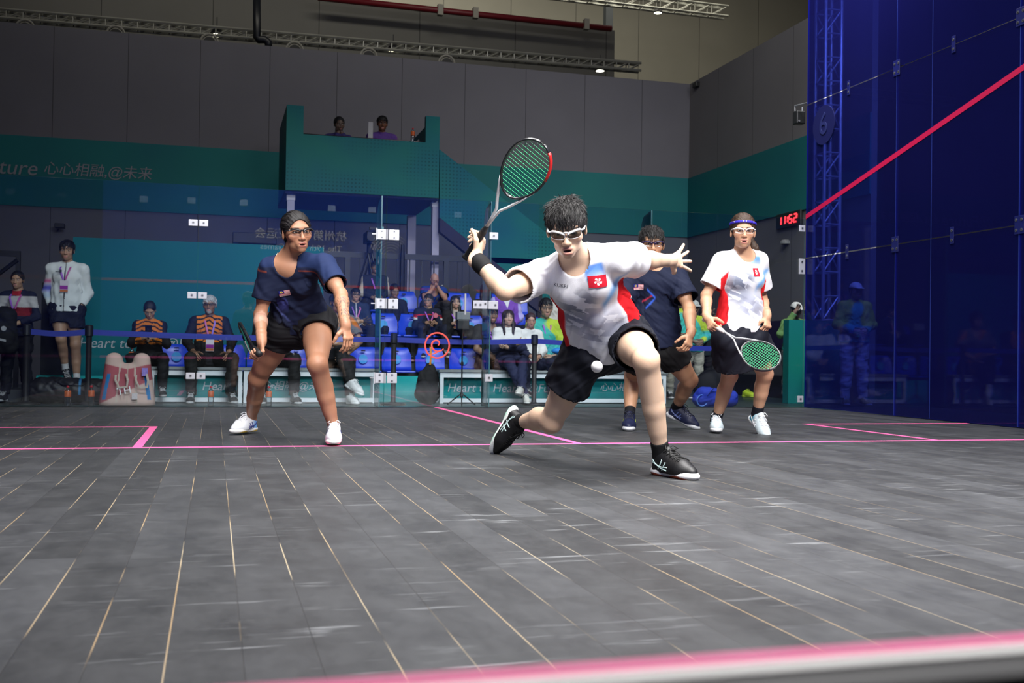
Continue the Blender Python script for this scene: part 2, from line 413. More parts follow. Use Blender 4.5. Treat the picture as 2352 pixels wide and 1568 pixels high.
# the out line runs down the side wall
k = MB(); t_ = .05
def zl(y): return 2.13 + (LEN - y) * (4.57 - 2.13) / LEN
k.add([(HW - .003, y, z) for y, z in ((FY, zl(FY)), (LEN, zl(LEN)), (LEN, zl(LEN) - .052), (FY, zl(FY) - .052))] + [(HW - .0005, y, z) for y, z in ((FY, zl(FY)), (LEN, zl(LEN)), (LEN, zl(LEN) - .052), (FY, zl(FY) - .052))],
      [(0, 1, 2, 3), (7, 6, 5, 4), (0, 4, 5, 1), (3, 2, 6, 7), (0, 3, 7, 4), (1, 5, 6, 2)])
struct(k.build('trim_8', mat('crimson_line_paint', (.62, .006, .075), .5, vary=.06)))
# round number badge behind the side wall
o = thing('number_badge', 'dark round sign with the number 6 on the blue glass near the back corner', 'sign', (HW - .012, 9.40, 3.05))
MB().tube([(0, 0, 0), (.008, 0, 0)], .21, 32).build('disc', mat('navy_badge', (.006, .008, .075), .5, vary=.1), o)
textmesh('6', .34, mat('pale_blue_print', (.012, .018, .11), .6, vary=.05), o, 'number', (-.004, 0, 0), (0, -1, 0))
# left wall of the same blue glass, outside the picture but mirrored in the back wall
struct(MB().box((-HW - .012, FY, .008), (-HW, LEN, 4.6), faces=(1, 1, 1, 0, 1, 0)).build('wall_left', [BLUE, BEDGE]))
# front wall: tin, photographers' slot, blue glass carrying lines and lettering
TINB = mat('black_tin_board', (.006, .006, .008), .6, vary=.2)  # black colour carries the shade on the back of the tin
struct(MB().box((-HW, FY - .03, AZ), (HW, FY + .006, .4230)).build('wall_front', TINB))
struct(MB().box((-HW, FY - .010, .415), (HW, FY - .001, .4245)).build('trim_9', mat('white_tin_edge', (.8, .8, .78), .5, vary=.05)))
struct(MB().box((-HW, FY - .001, .382), (HW, FY + .0065, .4255)).build('trim_10', PINK))
FG = glassmat('front_blue_glass', (.35, .42, .9), .25, .72, (.028, .08, .46), flat=.01)
o = struct(MB().box((-HW, FY - .012, .80), (HW, FY, 4.9), faces=(1, 1, 1, 1, 0, 1)).build('wall_front', [FG, BEDGE]))
struct(MB().box((-HW, FY, 1.78), (HW, FY + .004, 1.83)).build('trim_11', mat('crimson_line_paint', (1, 0, 0))))
WP = mat('white_wall_print', (.75, .75, .78), .6, vary=.04)
def fr(px, py): p = at(px, py, Y=2 * LEN - FY); return p[0], p[2]
x, z = fr(692, 540); textmesh('杭州第19届亚运会', .215, WP, o, 'lettering', (x, FY + .006, z), (-1, 0, 0))
x, z = fr(692, 569); textmesh('The 19th Asian Games', .165, WP, o, 'lettering', (x, FY + .006, z), (-1, 0, 0))
x, z = fr(892, 560); k = MB()
for i in range(7):
    r = .12 + i * .045
    k.tube([(x + .05 - r * 1.1 * math.cos(a), FY + .008, z - .26 + r * math.sin(a) * 1.15) for a in np.linspace(.35, 2.3, 16)], .006, 5)
for i in range(4):
    k.tube([(x - .30 + .05 * i + .03 * math.sin(a * 3), FY + .008, z + .18 - a * .14) for a in np.linspace(0, 2.2, 14)], .005, 5)
k.build('games_emblem', WP, o)
for px, py in ((330, 457), (440, 460), (560, 465), (762, 478), (855, 482), (1052, 493)):
    x, z = fr(px, py); MB().box((x - .07, FY, z - .055), (x + .07, FY + .008, z + .055)).build('bracket', mat('pale_bracket', (.30, .42, .75), .4, vary=.1), o)
for px in (1027, 1040, 1053):
    x, z = fr(px, 694); MB().tube([(x + .04 * math.cos(a), FY + .008, z + .04 * math.sin(a)) for a in np.linspace(.6, 5.7, 14)], .008, 5).build('sponsor_mark', WP, o)
for px in (1022, 1040):
    x, z = fr(px, 712); MB().box((x - .05, FY, z - .055), (x + .05, FY + .006, z + .055)).build('sponsor_mark', mat('sky_blue_print', (.25, .5, .8), .6, vary=.05), o)
# ------------------------------------------------------------------ the hall
def panelled(name, col, pitch, axis, width=.012):
    m, nt, b, out = newmat(name); N, L = nt.nodes, nt.links
    tc = N.new('ShaderNodeTexCoord'); sp = N.new('ShaderNodeSeparateXYZ'); L.new(tc.outputs['Object'], sp.inputs[0])
    d = N.new('ShaderNodeMath'); d.operation = 'DIVIDE'; d.inputs[1].default_value = pitch; L.new(sp.outputs[axis], d.inputs[0])
    fr_ = N.new('ShaderNodeMath'); fr_.operation = 'FRACT'; L.new(d.outputs[0], fr_.inputs[0])
    lt = N.new('ShaderNodeMath'); lt.operation = 'LESS_THAN'; lt.inputs[1].default_value = width / pitch; L.new(fr_.outputs[0], lt.inputs[0])
    n = N.new('ShaderNodeTexNoise'); n.inputs['Scale'].default_value = 1.2; n.inputs['Detail'].default_value = 4
    mx = N.new('ShaderNodeMix'); mx.data_type = 'RGBA'
    mx.inputs[6].default_value = tuple(c * .9 for c in col) + (1,); mx.inputs[7].default_value = tuple(c * 1.1 for c in col) + (1,)
    L.new(tc.outputs['Object'], n.inputs['Vector']); L.new(n.outputs[0], mx.inputs[0])
    m2 = N.new('ShaderNodeMix'); m2.data_type = 'RGBA'; m2.inputs[7].default_value = tuple(c * .35 for c in col) + (1,)
    L.new(lt.outputs[0], m2.inputs[0]); L.new(mx.outputs[2], m2.inputs[6]); L.new(m2.outputs[2], b.inputs['Base Color'])
    b.inputs['Roughness'].default_value = .8
    return m
def tealmat(name, c1, c2, scale=.7, rough=.55):
    m, nt, b, out = newmat(name); N, L = nt.nodes, nt.links
    tc = N.new('ShaderNodeTexCoord'); n = N.new('ShaderNodeTexNoise'); n.inputs['Scale'].default_value = scale; n.inputs['Detail'].default_value = 2
    r = N.new('ShaderNodeMix'); r.data_type = 'RGBA'; r.inputs[6].default_value = (*c1, 1); r.inputs[7].default_value = (*c2, 1)
    mr = N.new('ShaderNodeMapRange'); mr.inputs[1].default_value = .35; mr.inputs[2].default_value = .65
    L.new(tc.outputs['Object'], n.inputs['Vector']); L.new(n.outputs[0], mr.inputs[0]); L.new(mr.outputs[0], r.inputs[0]); L.new(r.outputs[2], b.inputs['Base Color'])
    b.inputs['Roughness'].default_value = rough; b.inputs['Specular IOR Level'].default_value = .15
    _mats[name] = m
    return m
FWY = 19.5
GREY = panelled('grey_wall_panels', (.150, .148, .172), 1.24, 0)
GREY2 = panelled('grey_wall_panels_side', (.185, .178, .182), 1.4, 1)
TEAL = tealmat('teal_wall_band', (.018, .185, .185), (.018, .155, .175))
TEALB = tealmat('teal_board', (.0015, .140, .160), (.0015, .11, .15), .5)
TEALC = tealmat('teal_balcony_board', (.012, .165, .150), (.008, .12, .17), .9)
TEALG = tealmat('green_teal_board', (.008, .20, .15), (.008, .16, .16), .8)
WPR = mat('white_slogan_print', (.40, .44, .47), .6, vary=.04)
XR = at(1582, 403, Y=FWY)[0]
ztop, zb1, zb0 = at(800, 122, Y=FWY)[2], at(300, 328, Y=FWY)[2], at(0, 470, Y=FWY)[2]
struct(MB().box((-13, FWY, AZ), (XR, FWY + .2, ztop)).build('wall_back', GREY))
struct(MB().box((-13, FWY - .03, zb0), (XR, FWY, zb1)).build('trim_12', TEAL))
struct(MB().box((XR, 13.15, AZ), (XR + .2, FWY + .2, ztop)).build('wall_right', GREY2))
struct(MB().box((XR - .03, 13.15, zb0), (XR, FWY - .03, zb1)).build('trim_13', TEAL))
struct(MB().box((-16, 29, AZ), (24, 29.3, 14)).build('wall_hall', panelled('dim_hall_panels', (.21, .20, .165), 2.0, 0, .02)))
struct(MB().box((19, 18, AZ), (19.3, 29, 14)).build('wall_hall', mat('hall_side_plaster', (.26, .25, .20), .85, vary=.08, scale=.6)))
p = at(1412, 70, Y=23.5)
struct(MB().box((-16, 23.5, p[2] - 1.35), (p[0], 24.2, p[2])).build('beam', panelled('concrete_beam', (.15, .148, .135), 2.3, 0, .02)))
p = at(1400, 30, Y=26); struct(MB().box((p[0] - .1, 26, 4), (p[0] + .1, 26.2, 14)).build('column', mat('dark_steel_column', (.02, .025, .03), .6, vary=.1)))
p = at(765, 30, Y=26); struct(MB().box((p[0] - .3, 26, 4), (p[0] + .3, 26.4, 14)).build('column', mat('slate_column', (.05, .052, .062), .7, vary=.1)))
def perforate(m):
    nt = m.node_tree; N, L = nt.nodes, nt.links; b = N['Principled BSDF']; src = b.inputs['Base Color'].links[0].from_socket
    tc = N.new('ShaderNodeTexCoord'); sc_ = N.new('ShaderNodeVectorMath'); sc_.operation = 'SCALE'; sc_.inputs['Scale'].default_value = 1 / .058; L.new(tc.outputs['Object'], sc_.inputs[0])
    fr_ = N.new('ShaderNodeVectorMath'); fr_.operation = 'FRACTION'; L.new(sc_.outputs[0], fr_.inputs[0])
    su = N.new('ShaderNodeVectorMath'); su.operation = 'SUBTRACT'; su.inputs[1].default_value = (.5, 0, .5); L.new(fr_.outputs[0], su.inputs[0])
    mu = N.new('ShaderNodeVectorMath'); mu.operation = 'MULTIPLY'; mu.inputs[1].default_value = (1, 0, 1); L.new(su.outputs[0], mu.inputs[0])
    ln = N.new('ShaderNodeVectorMath'); ln.operation = 'LENGTH'; L.new(mu.outputs[0], ln.inputs[0])
    lt = N.new('ShaderNodeMath'); lt.operation = 'LESS_THAN'; lt.inputs[1].default_value = .24; L.new(ln.outputs['Value'], lt.inputs[0])
    n = N.new('ShaderNodeTexNoise'); n.inputs['Scale'].default_value = 1.1; L.new(tc.outputs['Object'], n.inputs['Vector'])
    g = N.new('ShaderNodeMapRange'); g.inputs[1].default_value = .45; g.inputs[2].default_value = .6; g.inputs[4].default_value = .45; L.new(n.outputs[0], g.inputs[0])
    f = N.new('ShaderNodeMath'); f.operation = 'MULTIPLY'; L.new(lt.outputs[0], f.inputs[0]); L.new(g.outputs[0], f.inputs[1])
    mx = N.new('ShaderNodeMix'); mx.data_type = 'RGBA'; mx.inputs[7].default_value = (.002, .03, .035, 1); L.new(f.outputs[0], mx.inputs[0]); L.new(src, mx.inputs[6]); L.new(mx.outputs[2], b.inputs['Base Color'])
perforate(TEALC)
# slogan on the teal band (the first words run out of the picture)
s0, s1 = at(12, 390, Y=FWY - .035), at(228, 397, Y=FWY - .035)
PALE = mat('faded_slogan_print', (.27, .27, .31), .7, vary=.05)
st = thing('wall_slogan', 'large pale slogan lettering on the teal band of the far wall', 'lettering', (0, FWY - .035, 0))
textmesh('to Heart, @Future', .37, PALE, st, 'lettering', (at(86, 388, Y=FWY)[0], 0, at(50, 387, Y=FWY)[2]), shear=.2, align='RIGHT', depth=.004)
textmesh('心心相融,@未来', .25, PALE, st, 'lettering', (at(226, 396, Y=FWY)[0], 0, at(226, 395, Y=FWY)[2]), shear=.15, depth=.004)
# teal boards and stand
STAND = mat('stand_grey_deck', (.035, .04, .045), .7, vary=.15, scale=4)
TY = 14.02
xl, xm = at(165, 700, Y=TY)[0], at(742, 700, Y=TY)[0]
zt = at(165, 544, Y=TY)[2]
o = tag(MB().box((xl, TY, AZ), (xm, TY + .10, zt)).build('teal_hoarding', TEALB), 'tall teal partition board with white slogan behind the seated coaches', 'partition')
textmesh('Heart to Heart,', .185, WPR, o, 'lettering', (at(180, 790, Y=TY)[0], TY - .006, at(330, 790, Y=TY)[2]), shear=.2, align='LEFT')
textmesh('@Future', .185, WPR, o, 'lettering', (at(374, 790, Y=TY)[0], TY - .006, at(400, 790, Y=TY)[2]), shear=.2, align='LEFT')
xs0, xs1 = xm, at(1420, 700, Y=14.4)[0]
T1, T2 = .40, .78
struct(MB().box((xs0, 14.0, AZ), (xs1, 14.75, T1)).box((xs0, 14.75, AZ), (xs1, 15.9, T2)).build('stand_tier', STAND))
# low teal plinth at the end of the boards, and the step the person in white stands on
p0, p1 = at(84, 862, Y=13.75), at(250, 862, Y=13.75)
tag(MB().box((p0[0], 13.72, AZ), (p1[0] + 1.0, 14.0, p0[2])).build('teal_plinth', tealmat('teal_plinth_print', (.01, .30, .30), (.02, .42, .42), 3)), 'low bright teal box along the floor behind the person in the white jacket', 'plinth')
st_ = at(150, 890, Y=12.9)
tag(MB().box((st_[0] - .75, 12.75, AZ), (st_[0] + .5, 13.5, .05)).build('floor_step', STAND, bevel=.01), 'dark low step under the person in the white jacket', 'step')
# row of benches
BY0, BY1, BZ = 12.72, 13.10, .335
WHT = mat('white_bench_steel', (.72, .76, .78), .4, vary=.04)
GTOP = mat('grey_bench_top', (.30, .32, .32), .55, vary=.08)
BAN = tealmat('teal_bench_banner', (.006, .17, .18), (.01, .30, .30), 1.6)
def bench(pxa, pxb, label, txt):
    xa, xb = at(pxa, 880, Y=BY0)[0], at(pxb, 880, Y=BY0)[0]
    o = thing('bench', label, 'bench', ((xa + xb) / 2, BY0, AZ), group='white benches behind the glass')
    h = (xb - xa) / 2; z = BZ - AZ; t = .022
    k = MB(); k.box((-h - .02, -.02, z - .035), (h + .02, BY1 - BY0, z)); k.build('seat_top', GTOP, o, bevel=.008)
    for y in (0., BY1 - BY0 - .06):
        f = MB()
        f.box((-h + .045, y, z - .10), (h - .045, y + .045, z - .042)); f.box((-h + .045, y, .015), (h - .045, y + .045, .065)); f.build('frame_rail', WHT, o)
        for s in (-1, 1): MB().box((s * h - .0225 * (1 + s) , y, 0), (s * h + .0225 * (1 - s), y + .045, z - .036)).build('leg', WHT, o)
    b = MB().box((-h + .06, .12, .02), (h - .06, .13, .36)).build('banner', BAN, o)
    for (px, py, s, sz, al) in txt:
        q = at(px, py, Y=BY0 + .1); textmesh(s, sz, WPR, b, 'lettering', (q[0] - o.location.x, .113, q[2] - AZ), shear=.2, align=al)
    return o
bench(345, 556, 'white bench with grey top under the orange and black jackets', [(463, 887, 'Heart, @', .15, 'LEFT')])
bench(560, 865, 'white bench with grey top behind the legs of the crouching player', [(566, 887, 'Future', .15, 'LEFT'), (668, 887, '心心相融 @未来', .13, 'CENTER')])
bench(1011, 1274, 'white bench with grey top under the person with crossed arms', [(1027, 891, 'Heart to Heart, @Future', .16, 'LEFT')])
bench(1279, 1530, 'white bench with grey top behind the lunging player', [(1420, 890, '心心相融', .13, 'CENTER')])
# teal cloth hung behind the gap beside the door
tag(MB().box((at(862, 900, Y=13.15)[0], 13.13, AZ), (at(1012, 900, Y=13.15)[0], 13.15, .24)).build('banner_board', tealmat('teal_cloth', (.01, .33, .33), (.03, .45, .45), 2.5)), 'light teal board low down between the two benches', 'board')
# seats
SEAT = mat('blue_seat_plastic', (.010, .055, .62), .32, vary=.08, scale=4)
def make_seat():
    o = thing('stadium_seat', '', 'seat', (0, 0, 0), group='blue seats of the stand')
    k = MB(); n = 9
    pr = [(0, .0), (-.02, .015), (.0, .06), (.02, .20), (.045, .29), (.07, .315)]
    rows = []
    for (y, z) in pr:
        w = .205 if z < .25 else .19 - (z - .25) * .5
        rows.append([(w * s, y + .035 * (1 - s * s) + .02, z) for s in np.linspace(-1, 1, n)])
    for (y, z) in pr[::-1]:
        w = .20 if z < .25 else .185 - (z - .25) * .5
        rows.append([(w * s, y + .035 * (1 - s * s) + .045, z) for s in np.linspace(-1, 1, n)])
    vv = [q for r in rows for q in r]; m_ = len(rows)
    k.add(vv, [(i * n + j, i * n + j + 1, ((i + 1) % m_) * n + j + 1, ((i + 1) % m_) * n + j) for i in range(m_) for j in range(n - 1)])
    k.add(vv, [[i * n for i in range(m_)], [i * n + n - 1 for i in range(m_)][::-1]])
    k.build('backrest', SEAT, o, True)
    k = MB(); k.box((-.2, -.36, -.03), (.2, .06, .0)); k.build('seat_pan', SEAT, o, bevel=.015)
    k = MB(); k.box((-.03, -.06, -.402), (.03, .05, -.03)); k.build('seat_post', mat('seat_post_black', (.01, .01, .012), .5, vary=.1), o)
    k = MB(); k.obox((0, .04, .265), (.028, 0, 0), (0, .008, 0), (0, 0, .008)); k.build('hand_slot', mat('slot_black', (.005, .005, .008), .7, vary=.1), o)
    k = MB(); k.tube([(0, .03, .15), (0, .046, .15)], .062, 20); k.build('round_sticker', mat('sky_sticker', (.05, .34, .72), .5, vary=.25, scale=25), o)
    return o
seat0 = make_seat(); first = [True]
def seat(px, y, z, label):
    x = at(px, 820, Y=y)[0]
    o = seat0 if first[0] else copy_tree(seat0)
    first[0] = False
    o.location = (x, y, z); o['label'] = label
for px, lb in ((405, 'between the two coaches in orange and black'), (527, 'right beside the grey-haired coach'), (604, 'behind the racket of the crouching player'), (681, 'between the legs of the crouching player'), (758, 'beside the left calf of the crouching player'),
               (835, 'in the front row just left of the glass door'), (912, 'in the front row behind the door hinge'), (989, 'in the front row behind the red ring emblem'), (1066, 'in the front row behind the thin black stand'), (1143, 'in the front row behind the latch edge of the door'), (1222, 'in the front row beside the person in white and navy')):
    seat(px, 13.84, .30, 'empty blue plastic seat ' + lb)
for px, lb in ((745, 'hidden by the crouching player'), (813, 'under the person with the white badge pouch'), (880, 'with a sticker right of the person with the white pouch'), (947, 'left of the person in the red-striped jacket'), (1014, 'under the person in the red-striped jacket'), (1081, 'under the person in the dark blazer'), (1148, 'with a sticker right of the dark blazer'), (1215, 'behind the person with crossed arms'), (1282, 'under the person in green and yellow')):
    seat(px, 14.6, T1 + .40, 'second row blue plastic seat ' + lb)
for px, lb in ((862, 'under the person in the varsity jacket'), (926, 'empty, above the gap in the second row'), (990, 'under the bald person in blue'), (1054, 'beside the bald person in blue'), (1118, 'under the long-haired person'), (1182, 'beside the purple vest')):
    seat(px, 15.45, T2 + .40, 'third row blue plastic seat ' + lb)
# railing at the back of the stand
RAIL = mat('black_rail_steel', (.012, .013, .018), .45, vary=.1)
RY = 16.0
xa, xb = at(740, 578, Y=RY)[0], at(1470, 590, Y=RY)[0]; zr = at(900, 582, Y=RY)[2]
o = thing('railing', 'black steel railing with thin upright bars behind the top row', 'railing', (xa, RY, T2))
MB().box((0, -.03, zr - T2 - .09), (xb - xa, .03, zr - T2)).build('top_rail', RAIL, o)
MB().box((0, -.02, .08), (xb - xa, .02, .12)).build('bottom_rail', RAIL, o)
n = int((xb - xa) / .19)
for i in range(n + 1):
    x = (xb - xa) * i / n; w = .04 if i % 8 == 2 else .010
    MB().box((x - w, -w, 0), (x + w, w, zr - T2 - .09)).build('rail_post' if i % 8 == 2 else 'bar', RAIL, o)
# rail and dark frame at the far left
o = thing('railing', 'dark railing end at the left edge behind the person with the backpack', 'railing', (at(0, 600, Y=16)[0], 16, AZ))
k = MB(); k.box((-.8, -.03, 1.95), (.27, .03, 2.03)); k.build('top_rail', RAIL, o)
MB().box((.21, -.04, 0), (.27, .04, 1.95)).build('rail_post', RAIL, o)
for i in range(8): MB().box((-.1 - i * .11, -.01, .1), (-.08 - i * .11, .01, 1.95)).build('bar', RAIL, o)
k = MB(); k.tube([(.24, -.05, 1.9), (-.8, -.05, 1.0)], .03); k.build('stair_rail', RAIL, o)
tag(MB().box((at(96, 700, Y=13.98)[0], 13.95, AZ), (at(168, 700, Y=13.98)[0], 14.1, at(130, 650, Y=14)[2])).build('dark_cabinet', mat('black_cabinet', (.008, .008, .010), .6, vary=.2)), 'tall black cabinet behind the person in the white jacket', 'cabinet')
# balcony
BLY = 15.95
def bp(px, py, Y=BLY): q = at(px, py, Y=Y); return q[0], q[2]
o = thing('balcony', 'teal boarded officials balcony raised above the stand', 'balcony', (bp(830, 400)[0], BLY, bp(830, 400)[1]))
ox, oz = o.location.x, o.location.z
(x0, zt0), (x1, _) = bp(659, 240), bp(1010, 300); x697 = bp(697, 300)[0]; x978 = bp(978, 300)[0]
zpar = bp(830, 317)[1] - oz; zbot = bp(830, 445)[1] - oz; ztL = zt0 - oz; ztR = bp(994, 267)[1] - oz
MB().box((x697 - ox, 0, zbot), (x978 - ox, .10, zpar)).build('parapet', TEALC, o)
MB().box((x0 - ox, 0, zbot), (x697 - ox, .10, ztL)).box((x0 - ox, .10, zbot), (x0 - ox + .08, 1.9, ztL)).build('corner_pier', TEALC, o)
MB().box((x978 - ox, 0, zbot), (x1 - ox, .10, ztR)).box((x1 - ox - .08, .10, zbot), (x1 - ox, 1.9, ztR)).build('corner_pier', TEALC, o)
MB().box((x0 - ox, .08, zbot - .03), (x1 - ox, 2.0, zbot + .04)).build('deck', mat('purple_black_deck', (.018, .014, .04), .7, vary=.15), o)
MB().tube([(x697 - ox, .2, zpar + .035), (x978 - ox, .2, zpar + .035)], .018).build('hand_rail', mat('dark_handrail', (.03, .03, .035), .3, .7, vary=.1), o)
GAL = mat('galvanised_handrail', (.42, .43, .45), .35, .7, vary=.1)
MB().tube([(x978 - ox - .12, .3, zpar - .2), (x978 - ox - .12, .3, zpar + .04), (x978 - ox - .05, .3, zpar + .09)], .016).build('hand_rail', GAL, o)
MB().tube([(x1 - ox, .5, zpar - .12), (x1 - ox + .07, .5, zpar - .12), (x1 - ox + .1, .5, zpar - .17), (x1 - ox + .1, .5, zpar - .35)], .016).build('hand_rail', GAL, o)
COLM = mat('pale_post_paint', (.50, .46, .62), .5, vary=.06)
for px, py, ya in ((668, 443, BLY + .3), (1000, 459, BLY + .3), (945, 495, BLY + 1.5)):
    q = at(px, py, Y=ya); w = .055 if ya < 17 else .07
    MB().box((q[0] - ox - w, ya - BLY - .06, AZ - oz), (q[0] - ox + w, ya - BLY + .06, q[2] - oz)).build('support_post', COLM, o)
    if ya < 17: MB().box((q[0] - ox - w - .01, ya - BLY - .07, q[2] - oz - .12), (q[0] - ox + w + .01, ya - BLY + .07, q[2] - oz)).build('post_head', mat('white_post_head', (.75, .72, .8), .5, vary=.05), o)
# stair flank falling away to the right of the balcony
q = [bp(1011, 343), bp(1545, 758), bp(1330, 758), bp(1011, 500)]
k = MB(); pts = [(a - ox, y, b - oz) for y in (.02, .14) for a, b in q]
k.add(pts, [(0, 1, 2, 3), (7, 6, 5, 4), (0, 4, 5, 1), (1, 5, 6, 2), (2, 6, 7, 3), (3, 7, 4, 0)])
k.build('stair_flank', TEALC, o)
q = [bp(1011, 500), bp(1330, 758), bp(1290, 758), bp(1011, 532)]
k = MB(); pts = [(a - ox, y, b - oz) for y in (.0, .16) for a, b in q]
k.add(pts, [(0, 1, 2, 3), (7, 6, 5, 4), (0, 4, 5, 1), (1, 5, 6, 2), (2, 6, 7, 3), (3, 7, 4, 0)])
k.build('stair_string', mat('purple_black_deck', (0, 0, 0)), o)
q = at(948, 506, Y=17.6); tag(MB().box((q[0] - .04, 17.58, q[2] - .03), (q[0] + .04, 17.62, q[2] + .03)).build('exit_lamp', emis('blue_white_lamp', (.45, .5, 1), 1.6)), 'small bluish lamp glowing under the balcony', 'lamp')
q = at(585, 548, Y=17.8); tag(MB().box((q[0] - .36, 17.7, q[2] - .09), (q[0] + .36, 17.98, q[2] + .09)).build('wall_unit', mat('black_unit', (.008, .008, .01), .5, vary=.2), bevel=.01), 'long black box on the far wall above the teal partition', 'wall unit')
# ------------------------------------------------------------------ trusses, lamps, pipes overhead
ALU = mat('truss_aluminium', (.34, .34, .30), .4, .5, vary=.1)
def truss(A, B, s, n, label, m=ALU):
    A, B = np.asarray(A), np.asarray(B); o = thing('lighting_truss', label, 'truss', A)
    d = B - A; up = np.array([0, 0, s]); si = np.cross(d / np.linalg.norm(d), [0, 0, 1]) * s
    if np.linalg.norm(si) < .01: up = np.array([s, 0, 0]); si = np.array([0, s, 0])
    cs = [np.zeros(3), up, si, up + si]
    for c_ in cs: MB().tube([c_, d + c_], .03, 6).build('chord', m, o)
    k = MB()
    for i in range(n):
        a, b = d * i / n, d * (i + 1) / n
        for c1, c2 in ((cs[0], cs[1]), (cs[2], cs[3]), (cs[0], cs[2]), (cs[1], cs[3])):
            k.tube([a + c1, b + c2], .014, 5); k.tube([a + c1, a + c2], .014, 5)
    k.build('lacing', m, o)
    return o
TY1 = 21.
truss(at(-60, 41, Y=TY1), at(1466, 166, Y=TY1), .16, 46, 'long aluminium lighting truss running above the far wall')
truss(at(1180, -12, Y=24.5), at(1662, 44, Y=24.5), .26, 12, 'short aluminium truss high up near the hall corner')
LAMP = emis('lamp_glow', (1, .97, .78), 9.)
for px, py, Y, lb in ((498, 80, TY1, 'hanging above the crouching player'), (903, 118, TY1, 'above the balcony'), (1378, 163, TY1, 'at the end of the long truss'), (1511, 30, 24.5, 'on the short high truss')):
    q = at(px, py, Y=Y); o = thing('flood_lamp', 'small round flood lamp ' + lb, 'lamp', q, group='lit flood lamps on the trusses')
    MB().lathe([(.11, 0), (.12, .02), (.10, .09), (.05, .13)], 16).build('housing', mat('lamp_housing', (.05, .05, .05), .4, vary=.1), o)
    MB().lathe([(.0, -.012), (.06, -.010), (.105, .004)], 16).build('glowing_lens', LAMP, o)
    MB().tube([(0, 0, .13), (0, 0, .35)], .012, 6).build('hanger', mat('lamp_housing', (0, 0, 0)), o)
VENT = mat('vent_enamel', (.30, .29, .25), .5, vary=.1)
for i, (px, py) in enumerate(((58, 60), (266, 74), (481, 92), (677, 110), (847, 124), (1026, 140))):
    q = at(px, py + 3, Y=FWY + .26); o = thing('round_vent', f'round ringed air vent poking up behind the far wall, {("first", "second", "third", "fourth", "fifth", "sixth")[i]} from the left', 'vent', q, group='round vents above the far wall')
    for r in (.065, .11, .155): MB().tube([(r * math.cos(a), 0, r * math.sin(a) - .02) for a in np.linspace(0, 2 * math.pi, 25)[:-1]], .012 if r < .15 else .02, 6, True).build('ring', VENT, o)
    MB().tube([(0, -.05, -.05), (0, .12, -.05)], .12, 20).build('duct_end', mat('vent_dark', (.03, .03, .028), .7, vary=.1), o)
tag(MB().tube([at(590, -10, Y=20.3), at(590, 86, Y=20.3), at(594, 91, Y=20.3), at(608, 91, Y=20.3), at(616, 97, Y=20.3), at(617, 112, Y=20.3)], .075, 10).build('drain_pipe', mat('black_pipe', (.008, .010, .014), .4, vary=.1), smooth=True), 'thick black drain pipe bending down behind the far wall', 'pipe')
pr = thing('sprinkler_pipe', 'red fire pipe running along under the roof', 'pipe', at(800, 0, Y=22.9))
a_, b_ = at(730, -6, Y=22.9), at(1404, 66, Y=22.9); l_ = np.array(pr.location)
MB().tube([a_ - l_, b_ - l_], .07, 10).build('pipe_run', mat('red_pipe_paint', (.16, .008, .014), .45, vary=.15), pr, True)
for px, py in ((1012, 22), (1093, 29), (1348, 55)): q = at(px, py, Y=22.8) - l_; MB().box(q - [.06, .02, .12], q + [.06, .12, .12]).build('clamp', mat('pale_clamp', (.35, .33, .28), .6, vary=.1), pr)
# camera on the wall corner, ceiling speaker boxes, clock
DK = mat('dark_device', (.012, .013, .014), .4, vary=.15)
q = at(1603, 196, Y=FWY - .35); o = thing('security_camera', 'small black camera on a bracket high in the hall corner', 'camera', q)
MB().box((-.09, -.12, -.05), (.09, .08, .05)).build('housing', DK, o, bevel=.01); MB().tube([(0, 0, -.05), (.02, .1, -.12), (.16, .32, -.14)], .018).build('arm', DK, o)
for px, py, lb in ((138, 519, 'above the person in the white jacket'), ):
    q = at(px, py, Y=FWY - .3); o = thing('security_camera', 'small dark camera on the grey wall ' + lb, 'camera', q)
    MB().box((-.08, -.1, -.04), (.08, .06, .04)).build('housing', DK, o, bevel=.01); MB().tube([(0, 0, 0), (-.08, .28, -.06)], .015).build('arm', DK, o)
q = at(1835, 268, Y=10.0); o = thing('court_camera', 'small black boxed court camera hanging beside the blue glass edge', 'camera', q)
MB().box((-.055, -.05, -.09), (.055, .05, .06)).build('housing', DK, o, bevel=.012)
MB().tube([(-.03, -.052, -.06), (-.03, -.06, -.06)], .012, 10).build('lens', mat('lens_glass', (.1, .1, .11), .1, vary=.1), o)
MB().tube([(-.05, 0, .06), (-.05, 0, .12), (HW + .006 - q[0], LEN + .006 - q[1], .10)], .008).tube([(.04, 0, .06), (.04, 0, .11)], .008).build('bracket', GAL, o)
q = at(1810, 504, X=XR - .06); o = thing('wall_clock', 'black digital wall clock showing 11:52 in red', 'clock', q)
y0 = at(1838, 504, X=XR - .06)[1] - q[1]; y1 = at(1782, 504, X=XR - .06)[1] - q[1]; hz = .5 * (at(1810, 487, X=XR - .06)[2] - at(1810, 521, X=XR - .06)[2])
MB().box((0, min(y0, y1), -hz), (.06, max(y0, y1), hz)).build('case', DK, o, bevel=.01)
LED = emis('red_led', (1, .03, .04), 3.2)
SEG = {'1': 'bc', '5': 'afgcd', '2': 'abged'}
wy = abs(y1 - y0) * .17; hd = hz * 1.05
